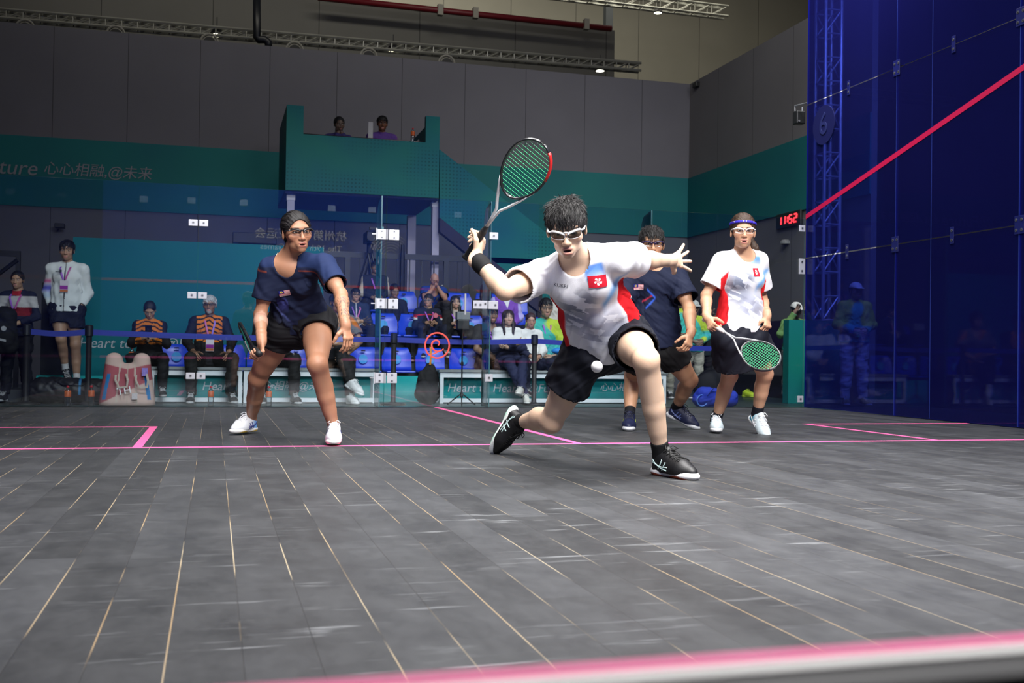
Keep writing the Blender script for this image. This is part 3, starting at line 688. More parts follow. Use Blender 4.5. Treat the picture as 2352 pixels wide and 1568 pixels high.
def digit(ch, yc):
    w, h, t = wy * .33, hd * .5, .016
    P_ = {'a': (0, h, w, t), 'g': (0, 0, w, t), 'd': (0, -h, w, t), 'b': (w, h / 2, t, h / 2), 'c': (w, -h / 2, t, h / 2), 'f': (-w, h / 2, t, h / 2), 'e': (-w, -h / 2, t, h / 2)}
    k = MB()
    for s in SEG[ch]:
        a, b, e, g = P_[s]; sl = -.10 * b
        k.obox((-.006, yc - a + sl, b), (.004, 0, 0), (0, max(e - .006, .016), 0), (0, -.10 * max(g - .004, .011), max(g - .004, .011)))
    k.build('digit', LED, o)
for ch, f_ in zip('1152', (-1.95, -1.0, .62, 1.75)): digit(ch, -f_ * wy)
k = MB(); k.obox((-.006, .02 * 0 + .0 * wy - .0, hd * .2), (.004, 0, 0), (0, .02, 0), (0, 0, .02)); k.obox((-.006, 0, -hd * .2), (.004, 0, 0), (0, .02, 0), (0, 0, .02)); k.build('colon', LED, o)
q = at(1805, 560, X=XR - .02); tag(MB().lathe([(.10, 0), (.10, .04), (.06, .07)], 14).build('wall_sensor', mat('pale_sensor', (.25, .25, .24), .5, vary=.1)), 'small pale round sensor on the side wall below the clock', 'sensor').location = q
# truss tower, green booth and curtain beyond the blue glass
bt = at(1902, 932, Y=13.2); X0 = at(1890, 700, Y=13.4)[0]; X1 = at(1926, 700, Y=13.4)[0]
TW = mat('tower_aluminium', (.62, .62, .66), .35, .4, vary=.06)
o = thing('truss_tower', 'upright aluminium truss tower behind the blue glass', 'truss', (X0, 13.4, AZ))
w_ = X1 - X0
for (a, b) in ((0, 0), (w_, 0), (0, w_), (w_, w_)): MB().tube([(a, b, 0), (a, b, 7.5)], .027, 8).build('upright', TW, o)
k = MB()
for i in range(21):
    z = i * .36 + .15
    for (a, b), (c_, d_) in (((0, 0), (w_, 0)), ((0, w_), (w_, w_)), ((0, 0), (0, w_)), ((w_, 0), (w_, w_))):
        k.tube([(a, b, z), (c_, d_, z)], .013, 5)
        if i % 2: k.tube([(a, b, z), (c_, d_, z + .36)], .013, 5)
k.build('lacing', TW, o)
xa, xb = at(1803, 800, Y=13.0)[0], at(1938, 800, Y=13.0)[0]; zt_ = at(1825, 735, Y=13.0)[2]
tag(MB().box((xa, 12.9, AZ), (xb, 13.05, zt_)).build('booth_counter', TEALG), 'dark green boarded booth beside the blue wall', 'booth')
struct(MB().box((XR + .1, 3, AZ), (XR + .2, 13.15, 8)).build('curtain', mat('black_curtain', (.006, .006, .010), .9, vary=.3, scale=3)))
q0, q1 = at(1430, 735, X=XR - .04), at(1845, 800, X=XR - .04)
struct(MB().box((XR - .045, 13.3, at(1780, 800, X=XR)[2]), (XR - .032, 18.5, at(1780, 737, X=XR)[2])).build('trim_14', mat('purple_band', (.022, .012, .05), .6, vary=.1)))
tag(MB().box((XR - .6, 14.3, AZ), (XR - .05, 17.6, at(1780, 860, X=XR)[2])).build('black_table', mat('black_table_cloth', (.008, .008, .010), .8, vary=.2)), 'black draped table along the side wall behind the headband player', 'table')
# ------------------------------------------------------------------ bodies: blended solids polygonised into one continuous surface
f32 = np.float32
def V(*a): return np.array(a, float)
def unit(v): v = np.asarray(v, float); return v / (np.linalg.norm(v) + 1e-12)
def lerp(a, b, t): return np.asarray(a) * (1 - t) + np.asarray(b) * t
class Cap:
    """rounded tapering limb from a to b"""
    def __init__(s, a, b, ra, rb, k=.02, op='u', fa=False, fb=False):
        s.a, s.b, s.ra, s.rb, s.k, s.op, s.fa, s.fb = np.asarray(a, float), np.asarray(b, float), ra, rb, k, op, fa, fb
    def bb(s):
        r = max(s.ra, s.rb); return np.minimum(s.a, s.b) - r, np.maximum(s.a, s.b) + r
    def d(s, x, y, z):
        ab = s.b - s.a; L = ab @ ab + 1e-12
        px, py, pz = x - s.a[0], y - s.a[1], z - s.a[2]
        tt = (px * ab[0] + py * ab[1] + pz * ab[2]) / L
        t = np.clip(tt, 0, 1)
        dd = np.sqrt((px - t * ab[0]) ** 2 + (py - t * ab[1]) ** 2 + (pz - t * ab[2]) ** 2) - (s.ra + (s.rb - s.ra) * t)
        l = math.sqrt(L)
        if s.fb: dd = np.maximum(dd, (tt - 1) * l)
        if s.fa: dd = np.maximum(dd, -tt * l)
        return dd
class Ell:
    def __init__(s, c, r, R=None, k=.02, op='u'):
        s.c, s.r, s.R, s.k, s.op = np.asarray(c, float), np.asarray(r, float), np.eye(3) if R is None else np.asarray(R, float), k, op
    def bb(s):
        e = np.sqrt(((s.R * s.r) ** 2).sum(1)); return s.c - e, s.c + e
    def d(s, x, y, z):
        px, py, pz = x - s.c[0], y - s.c[1], z - s.c[2]
        q0 = q1 = 0
        for i in range(3):
            a = (px * s.R[0, i] + py * s.R[1, i] + pz * s.R[2, i]) / s.r[i]
            q0 = q0 + a * a; q1 = q1 + (a / s.r[i]) ** 2
        q0 = np.sqrt(q0)
        return q0 * (q0 - 1) / (np.sqrt(q1) + 1e-6)
class ECap:
    """limb of oval section: half widths (w along side s, d across) at a and b"""
    def __init__(s, a, b, side, wa, wb, k=.03, op='u', fa=False, fb=False):
        s.a, s.b = np.asarray(a, float), np.asarray(b, float); s.ax = unit(s.b - s.a); s.l = np.linalg.norm(s.b - s.a)
        sd = np.asarray(side, float); s.sd = unit(sd - s.ax * (sd @ s.ax)); s.fw = np.cross(s.ax, s.sd)
        s.wa, s.wb, s.k, s.op, s.fa, s.fb = wa, wb, k, op, fa, fb
    def bb(s):
        r = max(*s.wa, *s.wb); return np.minimum(s.a, s.b) - r, np.maximum(s.a, s.b) + r
    def d(s, x, y, z):
        px, py, pz = x - s.a[0], y - s.a[1], z - s.a[2]
        h = px * s.ax[0] + py * s.ax[1] + pz * s.ax[2]
        t = np.clip(h / s.l, 0, 1)
        w = s.wa[0] + (s.wb[0] - s.wa[0]) * t; dp = s.wa[1] + (s.wb[1] - s.wa[1]) * t
        a = (px * s.sd[0] + py * s.sd[1] + pz * s.sd[2]); b = (px * s.fw[0] + py * s.fw[1] + pz * s.fw[2])
        e = h - t * s.l; m = np.minimum(w, dp)
        q = np.sqrt((a / w) ** 2 + (b / dp) ** 2 + (e / m) ** 2)
        g = np.sqrt((a / w ** 2) ** 2 + (b / dp ** 2) ** 2 + (e / m ** 2) ** 2) + 1e-6
        dd = q * (q - 1) / g
        if s.fb: dd = np.maximum(dd, h - s.l)
        if s.fa: dd = np.maximum(dd, -h)
        return dd
class Fn:
    """any extra carving, run over the whole grid: op 'i' keeps where negative"""
    def __init__(s, fn, op='i', k=0): s.fn, s.op, s.k = fn, op, k
def field(prims, lo, hi, h):
    lo, hi = np.asarray(lo, float), np.asarray(hi, float)
    n = np.ceil((hi - lo) / h).astype(int) + 1
    F = np.full(n, .08, f32)
    ax = [(lo[i] + h * np.arange(n[i])).astype(f32) for i in range(3)]
    for p in prims:
        if isinstance(p, Fn):
            x, y, z = ax[0][:, None, None], ax[1][None, :, None], ax[2][None, None, :]
            if p.op == 'i': F = np.maximum(F, p.fn(x, y, z).astype(f32))
            elif p.op == 'f': F = p.fn(F).astype(f32)
            else: F = np.minimum(F, p.fn(x, y, z).astype(f32))
            continue
        a, b = p.bb(); m = p.k + 3 * h
        i0 = np.maximum(np.floor((a - m - lo) / h).astype(int), 0); i1 = np.minimum(np.ceil((b + m - lo) / h).astype(int) + 1, n)
        if (i1 <= i0).any(): continue
        sl = tuple(slice(i0[i], i1[i]) for i in range(3))
        d = p.d(ax[0][sl[0]][:, None, None], ax[1][sl[1]][None, :, None], ax[2][sl[2]][None, None, :]).astype(f32)
        G = F[sl]; k = max(p.k, 1e-5)
        if p.op == 'u':
            t = np.clip(.5 + .5 * (G - d) / k, 0, 1); F[sl] = G * (1 - t) + d * t - k * t * (1 - t)
        else:
            d = -d; t = np.clip(.5 - .5 * (G - d) / k, 0, 1); F[sl] = G * (1 - t) + d * t + k * t * (1 - t)
    return F
def nets(F, lo, h):
    S = F < 0
    A = np.ones(np.array(S.shape) - 1, bool); O = np.zeros_like(A)
    cs = [(i, j, k) for i in (0, 1) for j in (0, 1) for k in (0, 1)]
    sh = S.shape
    for i, j, k in cs:
        c = S[i:sh[0] - 1 + i, j:sh[1] - 1 + j, k:sh[2] - 1 + k]; A &= c; O |= c
    act = O & ~A; del A, O
    I = np.argwhere(act)
    if not len(I): return np.zeros((0, 3)), np.zeros((0, 4), int)
    idm = np.full(act.shape, -1, np.int32); idm[tuple(I.T)] = np.arange(len(I), dtype=np.int32)
    val = {c: F[I[:, 0] + c[0], I[:, 1] + c[1], I[:, 2] + c[2]] for c in cs}
    P = np.zeros((len(I), 3)); N = np.zeros(len(I))
    for c in cs:
        for axi in range(3):
            if c[axi]: continue
            e = list(c); e[axi] = 1; v0, v1 = val[c], val[tuple(e)]
            mk = (v0 < 0) != (v1 < 0)
            t = np.where(mk, v0 / np.where(mk, v0 - v1, 1), 0)
            q = np.array(c, float)[None, :].repeat(len(I), 0); q[:, axi] = t
            P += q * mk[:, None]; N += mk
    P = (P / N[:, None] + I) * h + np.asarray(lo)
    Q = []
    for axi in range(3):
        o1, o2 = (axi + 1) % 3, (axi + 2) % 3
        s0 = [slice(None)] * 3; s1 = [slice(None)] * 3
        s0[axi] = slice(0, -1); s1[axi] = slice(1, None)
        for o in (o1, o2): s0[o] = slice(1, -1); s1[o] = slice(1, -1)
        a, b = S[tuple(s0)], S[tuple(s1)]
        E = np.argwhere(a != b)
        if not len(E): continue
        E[:, o1] += 1; E[:, o2] += 1
        fl = S[tuple(E.T)]
        def cell(d1, d2):
            q = E.copy(); q[:, o1] -= d1; q[:, o2] -= d2; return idm[tuple(q.T)]
        q = np.stack([cell(1, 1), cell(0, 1), cell(0, 0), cell(1, 0)], 1)
        q[~fl] = q[~fl][:, ::-1]
        Q.append(q)
    return P, np.concatenate(Q) if Q else np.zeros((0, 4), int)
def relax(P, Q, it=1, w=.5):
    e = np.concatenate([Q[:, [0, 1]], Q[:, [1, 2]], Q[:, [2, 3]], Q[:, [3, 0]]]); e = np.concatenate([e, e[:, ::-1]])
    n = len(P); c = np.maximum(np.bincount(e[:, 0], minlength=n), 1)
    for _ in range(it):
        M = np.stack([np.bincount(e[:, 0], P[e[:, 1], i], n) for i in range(3)], 1) / c[:, None]
        P = P * (1 - w) + M * w
    return P
def solid(prims, h, box=None, it=1):
    """polygonise; box = (lo, hi) limits the region"""
    if box is None:
        bs = [p.bb() for p in prims if not isinstance(p, Fn) and p.op == 'u']
        lo = np.min([b[0] for b in bs], 0) - 3 * h - .01; hi = np.max([b[1] for b in bs], 0) + 3 * h + .01
    else: lo, hi = map(lambda q: np.asarray(q, float), box)
    P, Q = nets(field(prims, lo, hi, h), lo, h)
    return (relax(P, Q, it), Q) if len(P) else (P, Q)
def wrinkle(P, Q, amp, freq, seed, d=None, segs=None):
    """push the cloth in and out along soft random folds (outside and lining move together)"""
    if not len(P): return P
    n = normals(P, Q); r = random.Random(seed); s = np.zeros(len(P))
    if segs:
        best = np.full(len(P), 9.); V_ = np.zeros_like(P)
        for a, b in segs:
            ab = np.asarray(b) - a; t = np.clip((P - a) @ ab / (ab @ ab + 1e-9), 0, 1); v = P - (a + t[:, None] * ab); l = np.linalg.norm(v, axis=1)
            m = l < best; best[m] = l[m]; V_[m] = v[m]
        n = n * np.where((n * V_).sum(1) < 0, -1, 1)[:, None]
    X = P * freq
    for o in range(3):
        w = np.array([r.uniform(-1, 1) for _ in range(9)]).reshape(3, 3)
        ph = [r.uniform(0, 6.28) for _ in range(3)]
        Y = X @ w.T * (1.7 ** o) * 1.6
        s += np.sin(Y[:, 0] * 2 + 1.5 * np.sin(Y[:, 1] * 1.7 + ph[1]) + ph[0]) * (.62 ** o)
    if d is not None: s = s * d
    return P + n * (amp * s)[:, None]
def normals(P, Q):
    a = np.cross(P[Q[:, 2]] - P[Q[:, 0]], P[Q[:, 3]] - P[Q[:, 1]])
    N = np.stack([sum(np.bincount(Q[:, k], a[:, i], len(P)) for k in range(4)) for i in range(3)], 1)
    return N / (np.linalg.norm(N, axis=1)[:, None] + 1e-12)
def skinmesh(name, parts, col, m, parent=None, org=None):
    """parts: list of (P, Q); col: function of points -> rgb, or one colour"""
    off = 0; Ps, Qs = [], []
    for P, Q in parts:
        if not len(P): continue
        Ps.append(P); Qs.append(Q + off); off += len(P)
    P = np.concatenate(Ps); Q = np.concatenate(Qs)
    C = col(P) if callable(col) else np.asarray(col, float) if np.ndim(col) == 2 else np.tile(np.asarray(col, float), (len(P), 1))
    L_ = P - (np.zeros(3) if org is None else np.asarray(org))
    me = bpy.data.meshes.new(name)
    me.vertices.add(len(P)); me.vertices.foreach_set('co', L_.astype(f32).ravel())
    me.loops.add(len(Q) * 4); me.loops.foreach_set('vertex_index', Q.astype(np.int32).ravel())
    me.polygons.add(len(Q)); me.polygons.foreach_set('loop_start', np.arange(0, len(Q) * 4, 4, dtype=np.int32))
    me.update(calc_edges=True)
    at_ = me.color_attributes.new('Col', 'FLOAT_COLOR', 'POINT')
    at_.data.foreach_set('color', np.concatenate([np.clip(C, 0, 1), np.ones((len(P), 1))], 1).astype(f32).ravel())
    return link(name, me, parent, m, True)
def mixc(C, c, w):
    """lay colour c over C with weight w"""
    w = np.clip(w, 0, 1)[:, None]; return C * (1 - w) + np.asarray(c, float) * w
def sst(a, b, x): t = np.clip((x - a) / (b - a), 0, 1); return t * t * (3 - 2 * t)
SKIN = vcmat('skin', .48, .10, 300., .12, .45)
CLOTH = vcmat('woven_cloth', .78, .25, 420., 0, .25)
GLOSSY = vcmat('smooth_synthetic', .5, .12, 200., 0, .4)
HAIR = vcmat('hair_strands', .42, .6, 90., 0, .42, (9, 9, 1.2), .55)
RUBBER = vcmat('shoe_rubber', .55, .1, 150., 0, .4)

def frame(f, u):
    f = unit(f); s = unit(np.cross(f, u)); u = np.cross(s, f); return np.stack([s, f, u], 1)      # columns: person's right, forward, up
class Head:
    def __init__(s, c, f, u=(0, 0, 1), sc=1., jaw=1., mouth=.0, k=1.):
        s.c = np.asarray(c, float); s.R = frame(f, u); s.sc = sc; s.jaw = jaw; s.mouth = mouth; s.nk = k
    def p(s, a, b, c): return s.c + s.R @ (np.array([a, b, c], float) * s.sc)
    def loc(s, P): return (P - s.c) @ s.R / s.sc
    def prims(s, neck=None, fine=True):
        q = s.sc; R = s.R; j = s.jaw
        def E(c, r, k=.02, op='u'): return Ell(s.p(*c), np.array(r) * q, R, k * q, op)
        def C(a, b, ra, rb, k=.012, op='u'): return Cap(s.p(*a), s.p(*b), ra * q, rb * q, k * q, op)
        L = [E((0, -.012, .030), (.074, .094, .084)), E((0, .030, -.022), (.0605 * j, .058, .084), .025),
             E((0, .032, -.078), (.041 * j, .046, .034), .022), E((0, .068, -.100), (.021, .016, .014), .02)]
        for x in (-1, 1):
            L += [E((x * .045, .052, -.026), (.020, .020, .018), .022), E((x * .040 * j, .010, -.070), (.015, .030, .024), .025)]
        L += [E((0, .073, .024), (.050, .016, .012), .016)]
        for x in (-1, 1): L += [E((x * .031, .090, .0), (.019, .010, .010), .012, 's'), E((x * .031, .0725, -.001), (.0155, .0125, .0115), .004)]
        L += [C((0, .083, .006), (0, .104, -.034), .0075, .0105, .010), E((0, .103, -.037), (.012, .011, .009), .008)]
        for x in (-1, 1): L += [E((x * .0125, .094, -.040), (.0075, .010, .0075), .007)]
        o = s.mouth
        L += [E((0, .080, -.071), (.028, .014, .022), .018)]
        L += [E((0, .0905, -.064 + o * .1), (.0215, .0062, .0048), .007), E((0, .0895, -.0755 - o * .8), (.0188, .0066, .0056), .007)]
        if o > .002: L += [E((0, .096, -.0695 - o * .35), (.0172, .013, .0022 + o * .42), .003, 's')]
        for x in (-1, 1):
            c = s.p(x * .077, -.008, -.008); Rr = R @ np.array(Matrix.Rotation(x * -.35, 3, 'Z')) @ np.array(Matrix.Rotation(.12, 3, 'X'))
            L += [Ell(c, np.array((.0075, .018, .031)) * q, Rr, .006 * q), Ell(c + Rr @ np.array((x * .006, .004, .003)) * q, np.array((.006, .010, .019)) * q, Rr, .004 * q, 's')]
        if neck is not None: L += [Cap(s.p(0, -.030, -.060), neck, .050 * q * s.nk, .057 * q * s.nk, .014 * q)]
        return L
    def paint(s, P, C, skin, lips=(.50, .20, .17), brow=(.02, .016, .014), eye=(.03, .018, .012), look=0., beard=None, lid=.62):
        l = s.loc(P); x, y, z = l.T; fr_ = (y > .045) & (np.abs(x) < .065) & (z < .07) & (z > -.12)
        w = np.where(fr_, 1., 0.)
        ax_ = np.abs(x)
        C = mixc(C, np.array(skin) * [1.05, .82, .80], w * .5 * np.exp(-((ax_ - .042) / .02) ** 2 - ((z + .035) / .02) ** 2))
        C = mixc(C, np.array(skin) * [1.0, .8, .78], w * .5 * np.exp(-((ax_) / .014) ** 2 - ((z + .036) / .012) ** 2) * (y > .09))
        zc = .0215 - 6.0 * (ax_ - .036) ** 2
        C = mixc(C, brow, w * .9 * np.exp(-((z - zc) / .0042) ** 4) * sst(.010, .016, ax_) * (1 - sst(.050, .060, ax_)))
        ex = (ax_ - .031) / .0140; ez = (z + .0005 + .0010 * ex) / (.0062 * lid / .75)
        inn = 1 - sst(.75, 1.1, ex ** 2 + np.abs(ez) ** 1.6)
        C = mixc(C, brow, w * .85 * (1 - sst(.9, 1.6, ex ** 2 + np.abs(ez) ** 1.6)) * (y > .06))
        C = mixc(C, (.50, .46, .44), w * inn * (y > .06))
        ir = ((x - np.sign(x) * .031 - look) ** 2 + (z + .0005) ** 2) ** .5
        C = mixc(C, eye, w * inn * (1 - sst(.0058, .0072, ir)))
        o = s.mouth
        lu = (x / .0232) ** 2 + ((z + .0645 - o * .1) / .0062) ** 2; ll = (x / .0205) ** 2 + ((z + .0755 + o * .8) / .0072) ** 2
        C = mixc(C, lips, w * .8 * (1 - sst(.7, 1.2, np.minimum(lu, ll))) * (y > .075))
        if o > .002: C = mixc(C, (.06, .015, .015), w * (1 - sst(.5, 1.1, (x / .0175) ** 2 + ((z + .0695 + o * .35) / (.0024 + o * .42)) ** 2)) * (y > .06))
        else: C = mixc(C, np.array(lips) * .4, w * (1 - sst(.4, 1.2, (x / .021) ** 2 + ((z + .0698) / .0016) ** 2)) * (y > .07))
        if beard is not None:
            g = (1 - sst(.6, 1.2, (x / .034) ** 2 + ((z + .088) / .030) ** 2)); g = np.where(lu < .9, 0, np.where(ll < .9, 0, g))
            C = mixc(C, beard, w * g * .9)
        return C
def hair_prims(hd, style, vol=.012):
    q = hd.sc; R = hd.R
    def E(c, r, k=.02, op='u'): return Ell(hd.p(*c), np.array(r) * q, R, k * q, op)
    def C(a, b, ra, rb, k=.02): return Cap(hd.p(*a), hd.p(*b), ra * q, rb * q, k * q)
    def EC(a, b, wa, wb, k=.03): return ECap(hd.p(*a), hd.p(*b), R[:, 0], tuple(np.array(wa) * q), tuple(np.array(wb) * q), k * q)
    L = [E((0, -.014, .032), (.074 + vol * .7, .094 + vol, .084 + vol))]
    prof = dict(short=([-.09, -.065, -.03, -.005, .03, .048, .058], [-.25, -.07, -.020, .008, .030, .05, .3]),
                fringe=([-.09, -.065, -.03, -.005, .032, .046, .054], [-.25, -.07, -.020, .010, .036, .062, .3]),
                pony=([-.10, -.075, -.03, .0, .03, .055, .070], [-.25, -.08, -.026, .014, .042, .056, .3]),
                long=([-.5, -.30, -.05, .0, .03, .045, .055], [.03, .03, .035, .040, .045, .06, .3]))['fringe' if style == 'fringe' else 'long' if style == 'long' else 'pony' if style in ('pony', 'bun') else 'short']
    zs, ys_ = np.array(prof[0]), np.array(prof[1])
    c, Rm = hd.c, hd.R
    def cut(x, y, z):
        lf = ((x - c[0]) * Rm[0, 1] + (y - c[1]) * Rm[1, 1] + (z - c[2]) * Rm[2, 1]) / q
        lu = ((x - c[0]) * Rm[0, 2] + (y - c[1]) * Rm[1, 2] + (z - c[2]) * Rm[2, 2]) / q
        ls = ((x - c[0]) * Rm[0, 0] + (y - c[1]) * Rm[1, 0] + (z - c[2]) * Rm[2, 0]) / q
        lu2 = lu + .006 * np.sin(ls * 95) + .004 * np.sin(ls * 210 + 1) if style in ('fringe', 'short') else lu
        if style in ('long', 'pony', 'bun'):
            el = (ls / .064) ** 2 + ((lu + .022) / .092) ** 2
            g_ = np.minimum(lf - np.interp(lu, [-.10, -.075, -.03, .0, .03], [-.25, -.08, -.03, .0, .0]) if style != 'long' else lf - .0, (1 - el) * .045)
            return np.maximum(g_, lf - np.interp(lu, [-.10, -.075, -.03, .0, .02, .04], [-.25, -.08, -.026, .014, .05, .3]) if style != 'long' else g_) * .7 * q
        return (lf - np.interp(lu2, zs, ys_)) * .6 * q
    if style == 'long':
        L += [EC((0, -.06, .01), (0, -.075, -.21), (.080, .035), (.085, .028))]
        for x in (-1, 1): L += [C((x * .070, .0, .03), (x * .077, .008, -.09), .022, .024), C((x * .077, .008, -.09), (x * .062, .045, -.22), .026, .016)]
    L += [Fn(cut)]
    if style == 'pony': tx = getattr(hd, 'tx', 0.); L += [C((0, -.095, .035), (tx * .3, -.130, .02), .022, .030), C((tx * .3, -.130, .02), (tx, -.125, -.10), .030, .026), C((tx, -.125, -.10), (tx * 1.3, -.10, -.20), .026, .008)]
    if style == 'bun': L += [E((0, -.115, .03), (.035, .03, .035))]
    return L
def strands(hd, P, Q, n, style, ln=.05, rad=.0011, seed=1, col=(.01, .01, .01), lift=.12, spike=0.):
    """locks of hair laid over the hair mass: tapering three-sided strands following the style"""
    rg = np.random.default_rng(seed); N = normals(P, Q); i = rg.integers(0, len(P), n)
    p = hd.loc(P[i]); nn = N[i] @ hd.R; K = 5
    tgt = dict(pony=(0, -.105, .035), bun=(0, -.11, .03))
    top = sst(.085, .115, p[:, 2])[:, None]
    pts = [p - nn * .003]; L_ = ln * rg.uniform(.6, 1.3, n)[:, None]
    wob = rg.normal(0, .13 if style in ('pony', 'bun', 'long') else .22, (n, 3))
    for k in range(K - 1):
        c = pts[-1]
        if style in tgt: d = np.array(tgt[style]) - c; d = np.where((c[:, 1] < -.11)[:, None], np.array([0, -.2, -1.]), d)
        elif style == 'long': d = np.stack([np.sign(c[:, 0]) * .05, np.full(n, .0), np.full(n, -1.)], 1); d = np.where((c[:, 2] > .09)[:, None], np.stack([np.sign(c[:, 0] - .01), np.zeros(n), np.full(n, -.2)], 1), d)
        else: d = c - np.array([.015, -.05, .13]); d = d + np.where((c[:, 1] > 0)[:, None], np.array([.02, .05, -.01]), 0)
        d = d / (np.linalg.norm(d, axis=1)[:, None] + 1e-9) + wob * (.3 if style == 'long' else 1)
        rn = c - np.array([0, -.014, .02]); rn = rn / (np.array([.085, .105, .095]) ** 2); rn /= np.linalg.norm(rn, axis=1)[:, None]
        if style != 'long' or True: d = np.where((c[:, 2] < -.02)[:, None], d, d - rn * (d * rn).sum(1)[:, None]) if style == 'long' else d - rn * (d * rn).sum(1)[:, None] * (1. if k < 3 else .7)
        d = d / (np.linalg.norm(d, axis=1)[:, None] + 1e-9)
        d = d + rn * (lift + (spike * top * (k > 0)) * (rg.uniform(0, 1, (n, 1)) ** 2))
        pts.append(c + d * L_ / (K - 1))
    X = np.stack(pts, 1) * hd.sc @ hd.R.T + hd.c                    # n, K, 3
    r = rad * hd.sc * np.array([1, 1.15, 1, .7, .12])
    T = np.gradient(X, axis=1); T /= np.linalg.norm(T, axis=2)[..., None] + 1e-9
    U = np.cross(T, rg.normal(size=(n, 1, 3))); U /= np.linalg.norm(U, axis=2)[..., None] + 1e-9; W_ = np.cross(T, U)
    ang = np.array([0, 2.094, 4.189])
    V_ = X[:, :, None] + r[None, :, None, None] * (np.cos(ang)[None, None, :, None] * U[:, :, None] + np.sin(ang)[None, None, :, None] * W_[:, :, None])
    idx = np.arange(n * K * 3).reshape(n, K, 3)
    q = np.stack([idx[:, :-1], np.roll(idx, -1, 2)[:, :-1], np.roll(idx, -1, 2)[:, 1:], idx[:, 1:]], -1).reshape(-1, 4)
    tone = np.repeat(rg.uniform(.6, 1.7, n) ** 2.4, K * 3)[:, None]  # tone varies per strand, spread widened to paint in shine
    return V_.reshape(-1, 3), q, np.clip(np.asarray(col)[None] * tone, 0, 1)
def hand_prims(w, d, n, thumb, sc=1., curl=(.35, .4, .3), spread=.08, tcurl=.4, tout=.8, curls=None):
    """w wrist, d towards the knuckles, n the way the palm faces, thumb +1/-1 picks the side"""
    d = unit(d); n = unit(n - d * (np.asarray(n) @ d)); t = unit(np.cross(n, d)) * thumb
    L = [Cap(w - d * .02 * sc, w + d * .015 * sc, .027 * sc, .026 * sc, .012),
         ECap(w + d * .012 * sc, w + d * .082 * sc, t, (.026 * sc, .016 * sc), (.038 * sc, .0125 * sc), .012)]
    for i, (off, ln) in enumerate(((.030, .92), (.0105, 1.0), (-.0095, .95), (-.028, .78))):
        cu = curls[i] if curls is not None else curl
        b = w + (d * (.088 - .004 * abs(i - 1.2)) + t * off) * sc
        a0 = spread * (1.2 - i); dd = unit(d * math.cos(a0) + t * math.sin(a0))
        ang = 0.; r = .0088 * sc
        L += [Ell(b, np.array((1, 1, 1)) * .0115 * sc, None, .008)]
        for k_, (seg, c_) in enumerate(zip((.043, .027, .021), cu)):
            ang += c_; v = dd * math.cos(ang) + n * math.sin(ang); e = b + v * seg * ln * sc
            L.append(Cap(b, e, r, r * .9, .0035)); b = e; r *= .92
    b = w + (d * .022 + t * .026 + n * .008) * sc
    v = unit(d * (1 - .45 * tout) + t * tout + n * .35); e = b + v * .043 * sc
    L += [Cap(w + (d * .025 + t * .012 + n * .006) * sc, e, .0155 * sc, .0122 * sc, .012)]
    v2 = unit(v * math.cos(tcurl) + unit(n * .8 + d * .5 - t * .25) * math.sin(tcurl)); e2 = e + v2 * .030 * sc
    L.append(Cap(e, e2, .0112 * sc, .010 * sc, .005))
    v3 = unit(v2 * math.cos(tcurl) + unit(n * .8 + d * .3 - t * .4) * math.sin(tcurl)); L.append(Cap(e2, e2 + v3 * .024 * sc, .0102 * sc, .0082 * sc, .004))
    return L
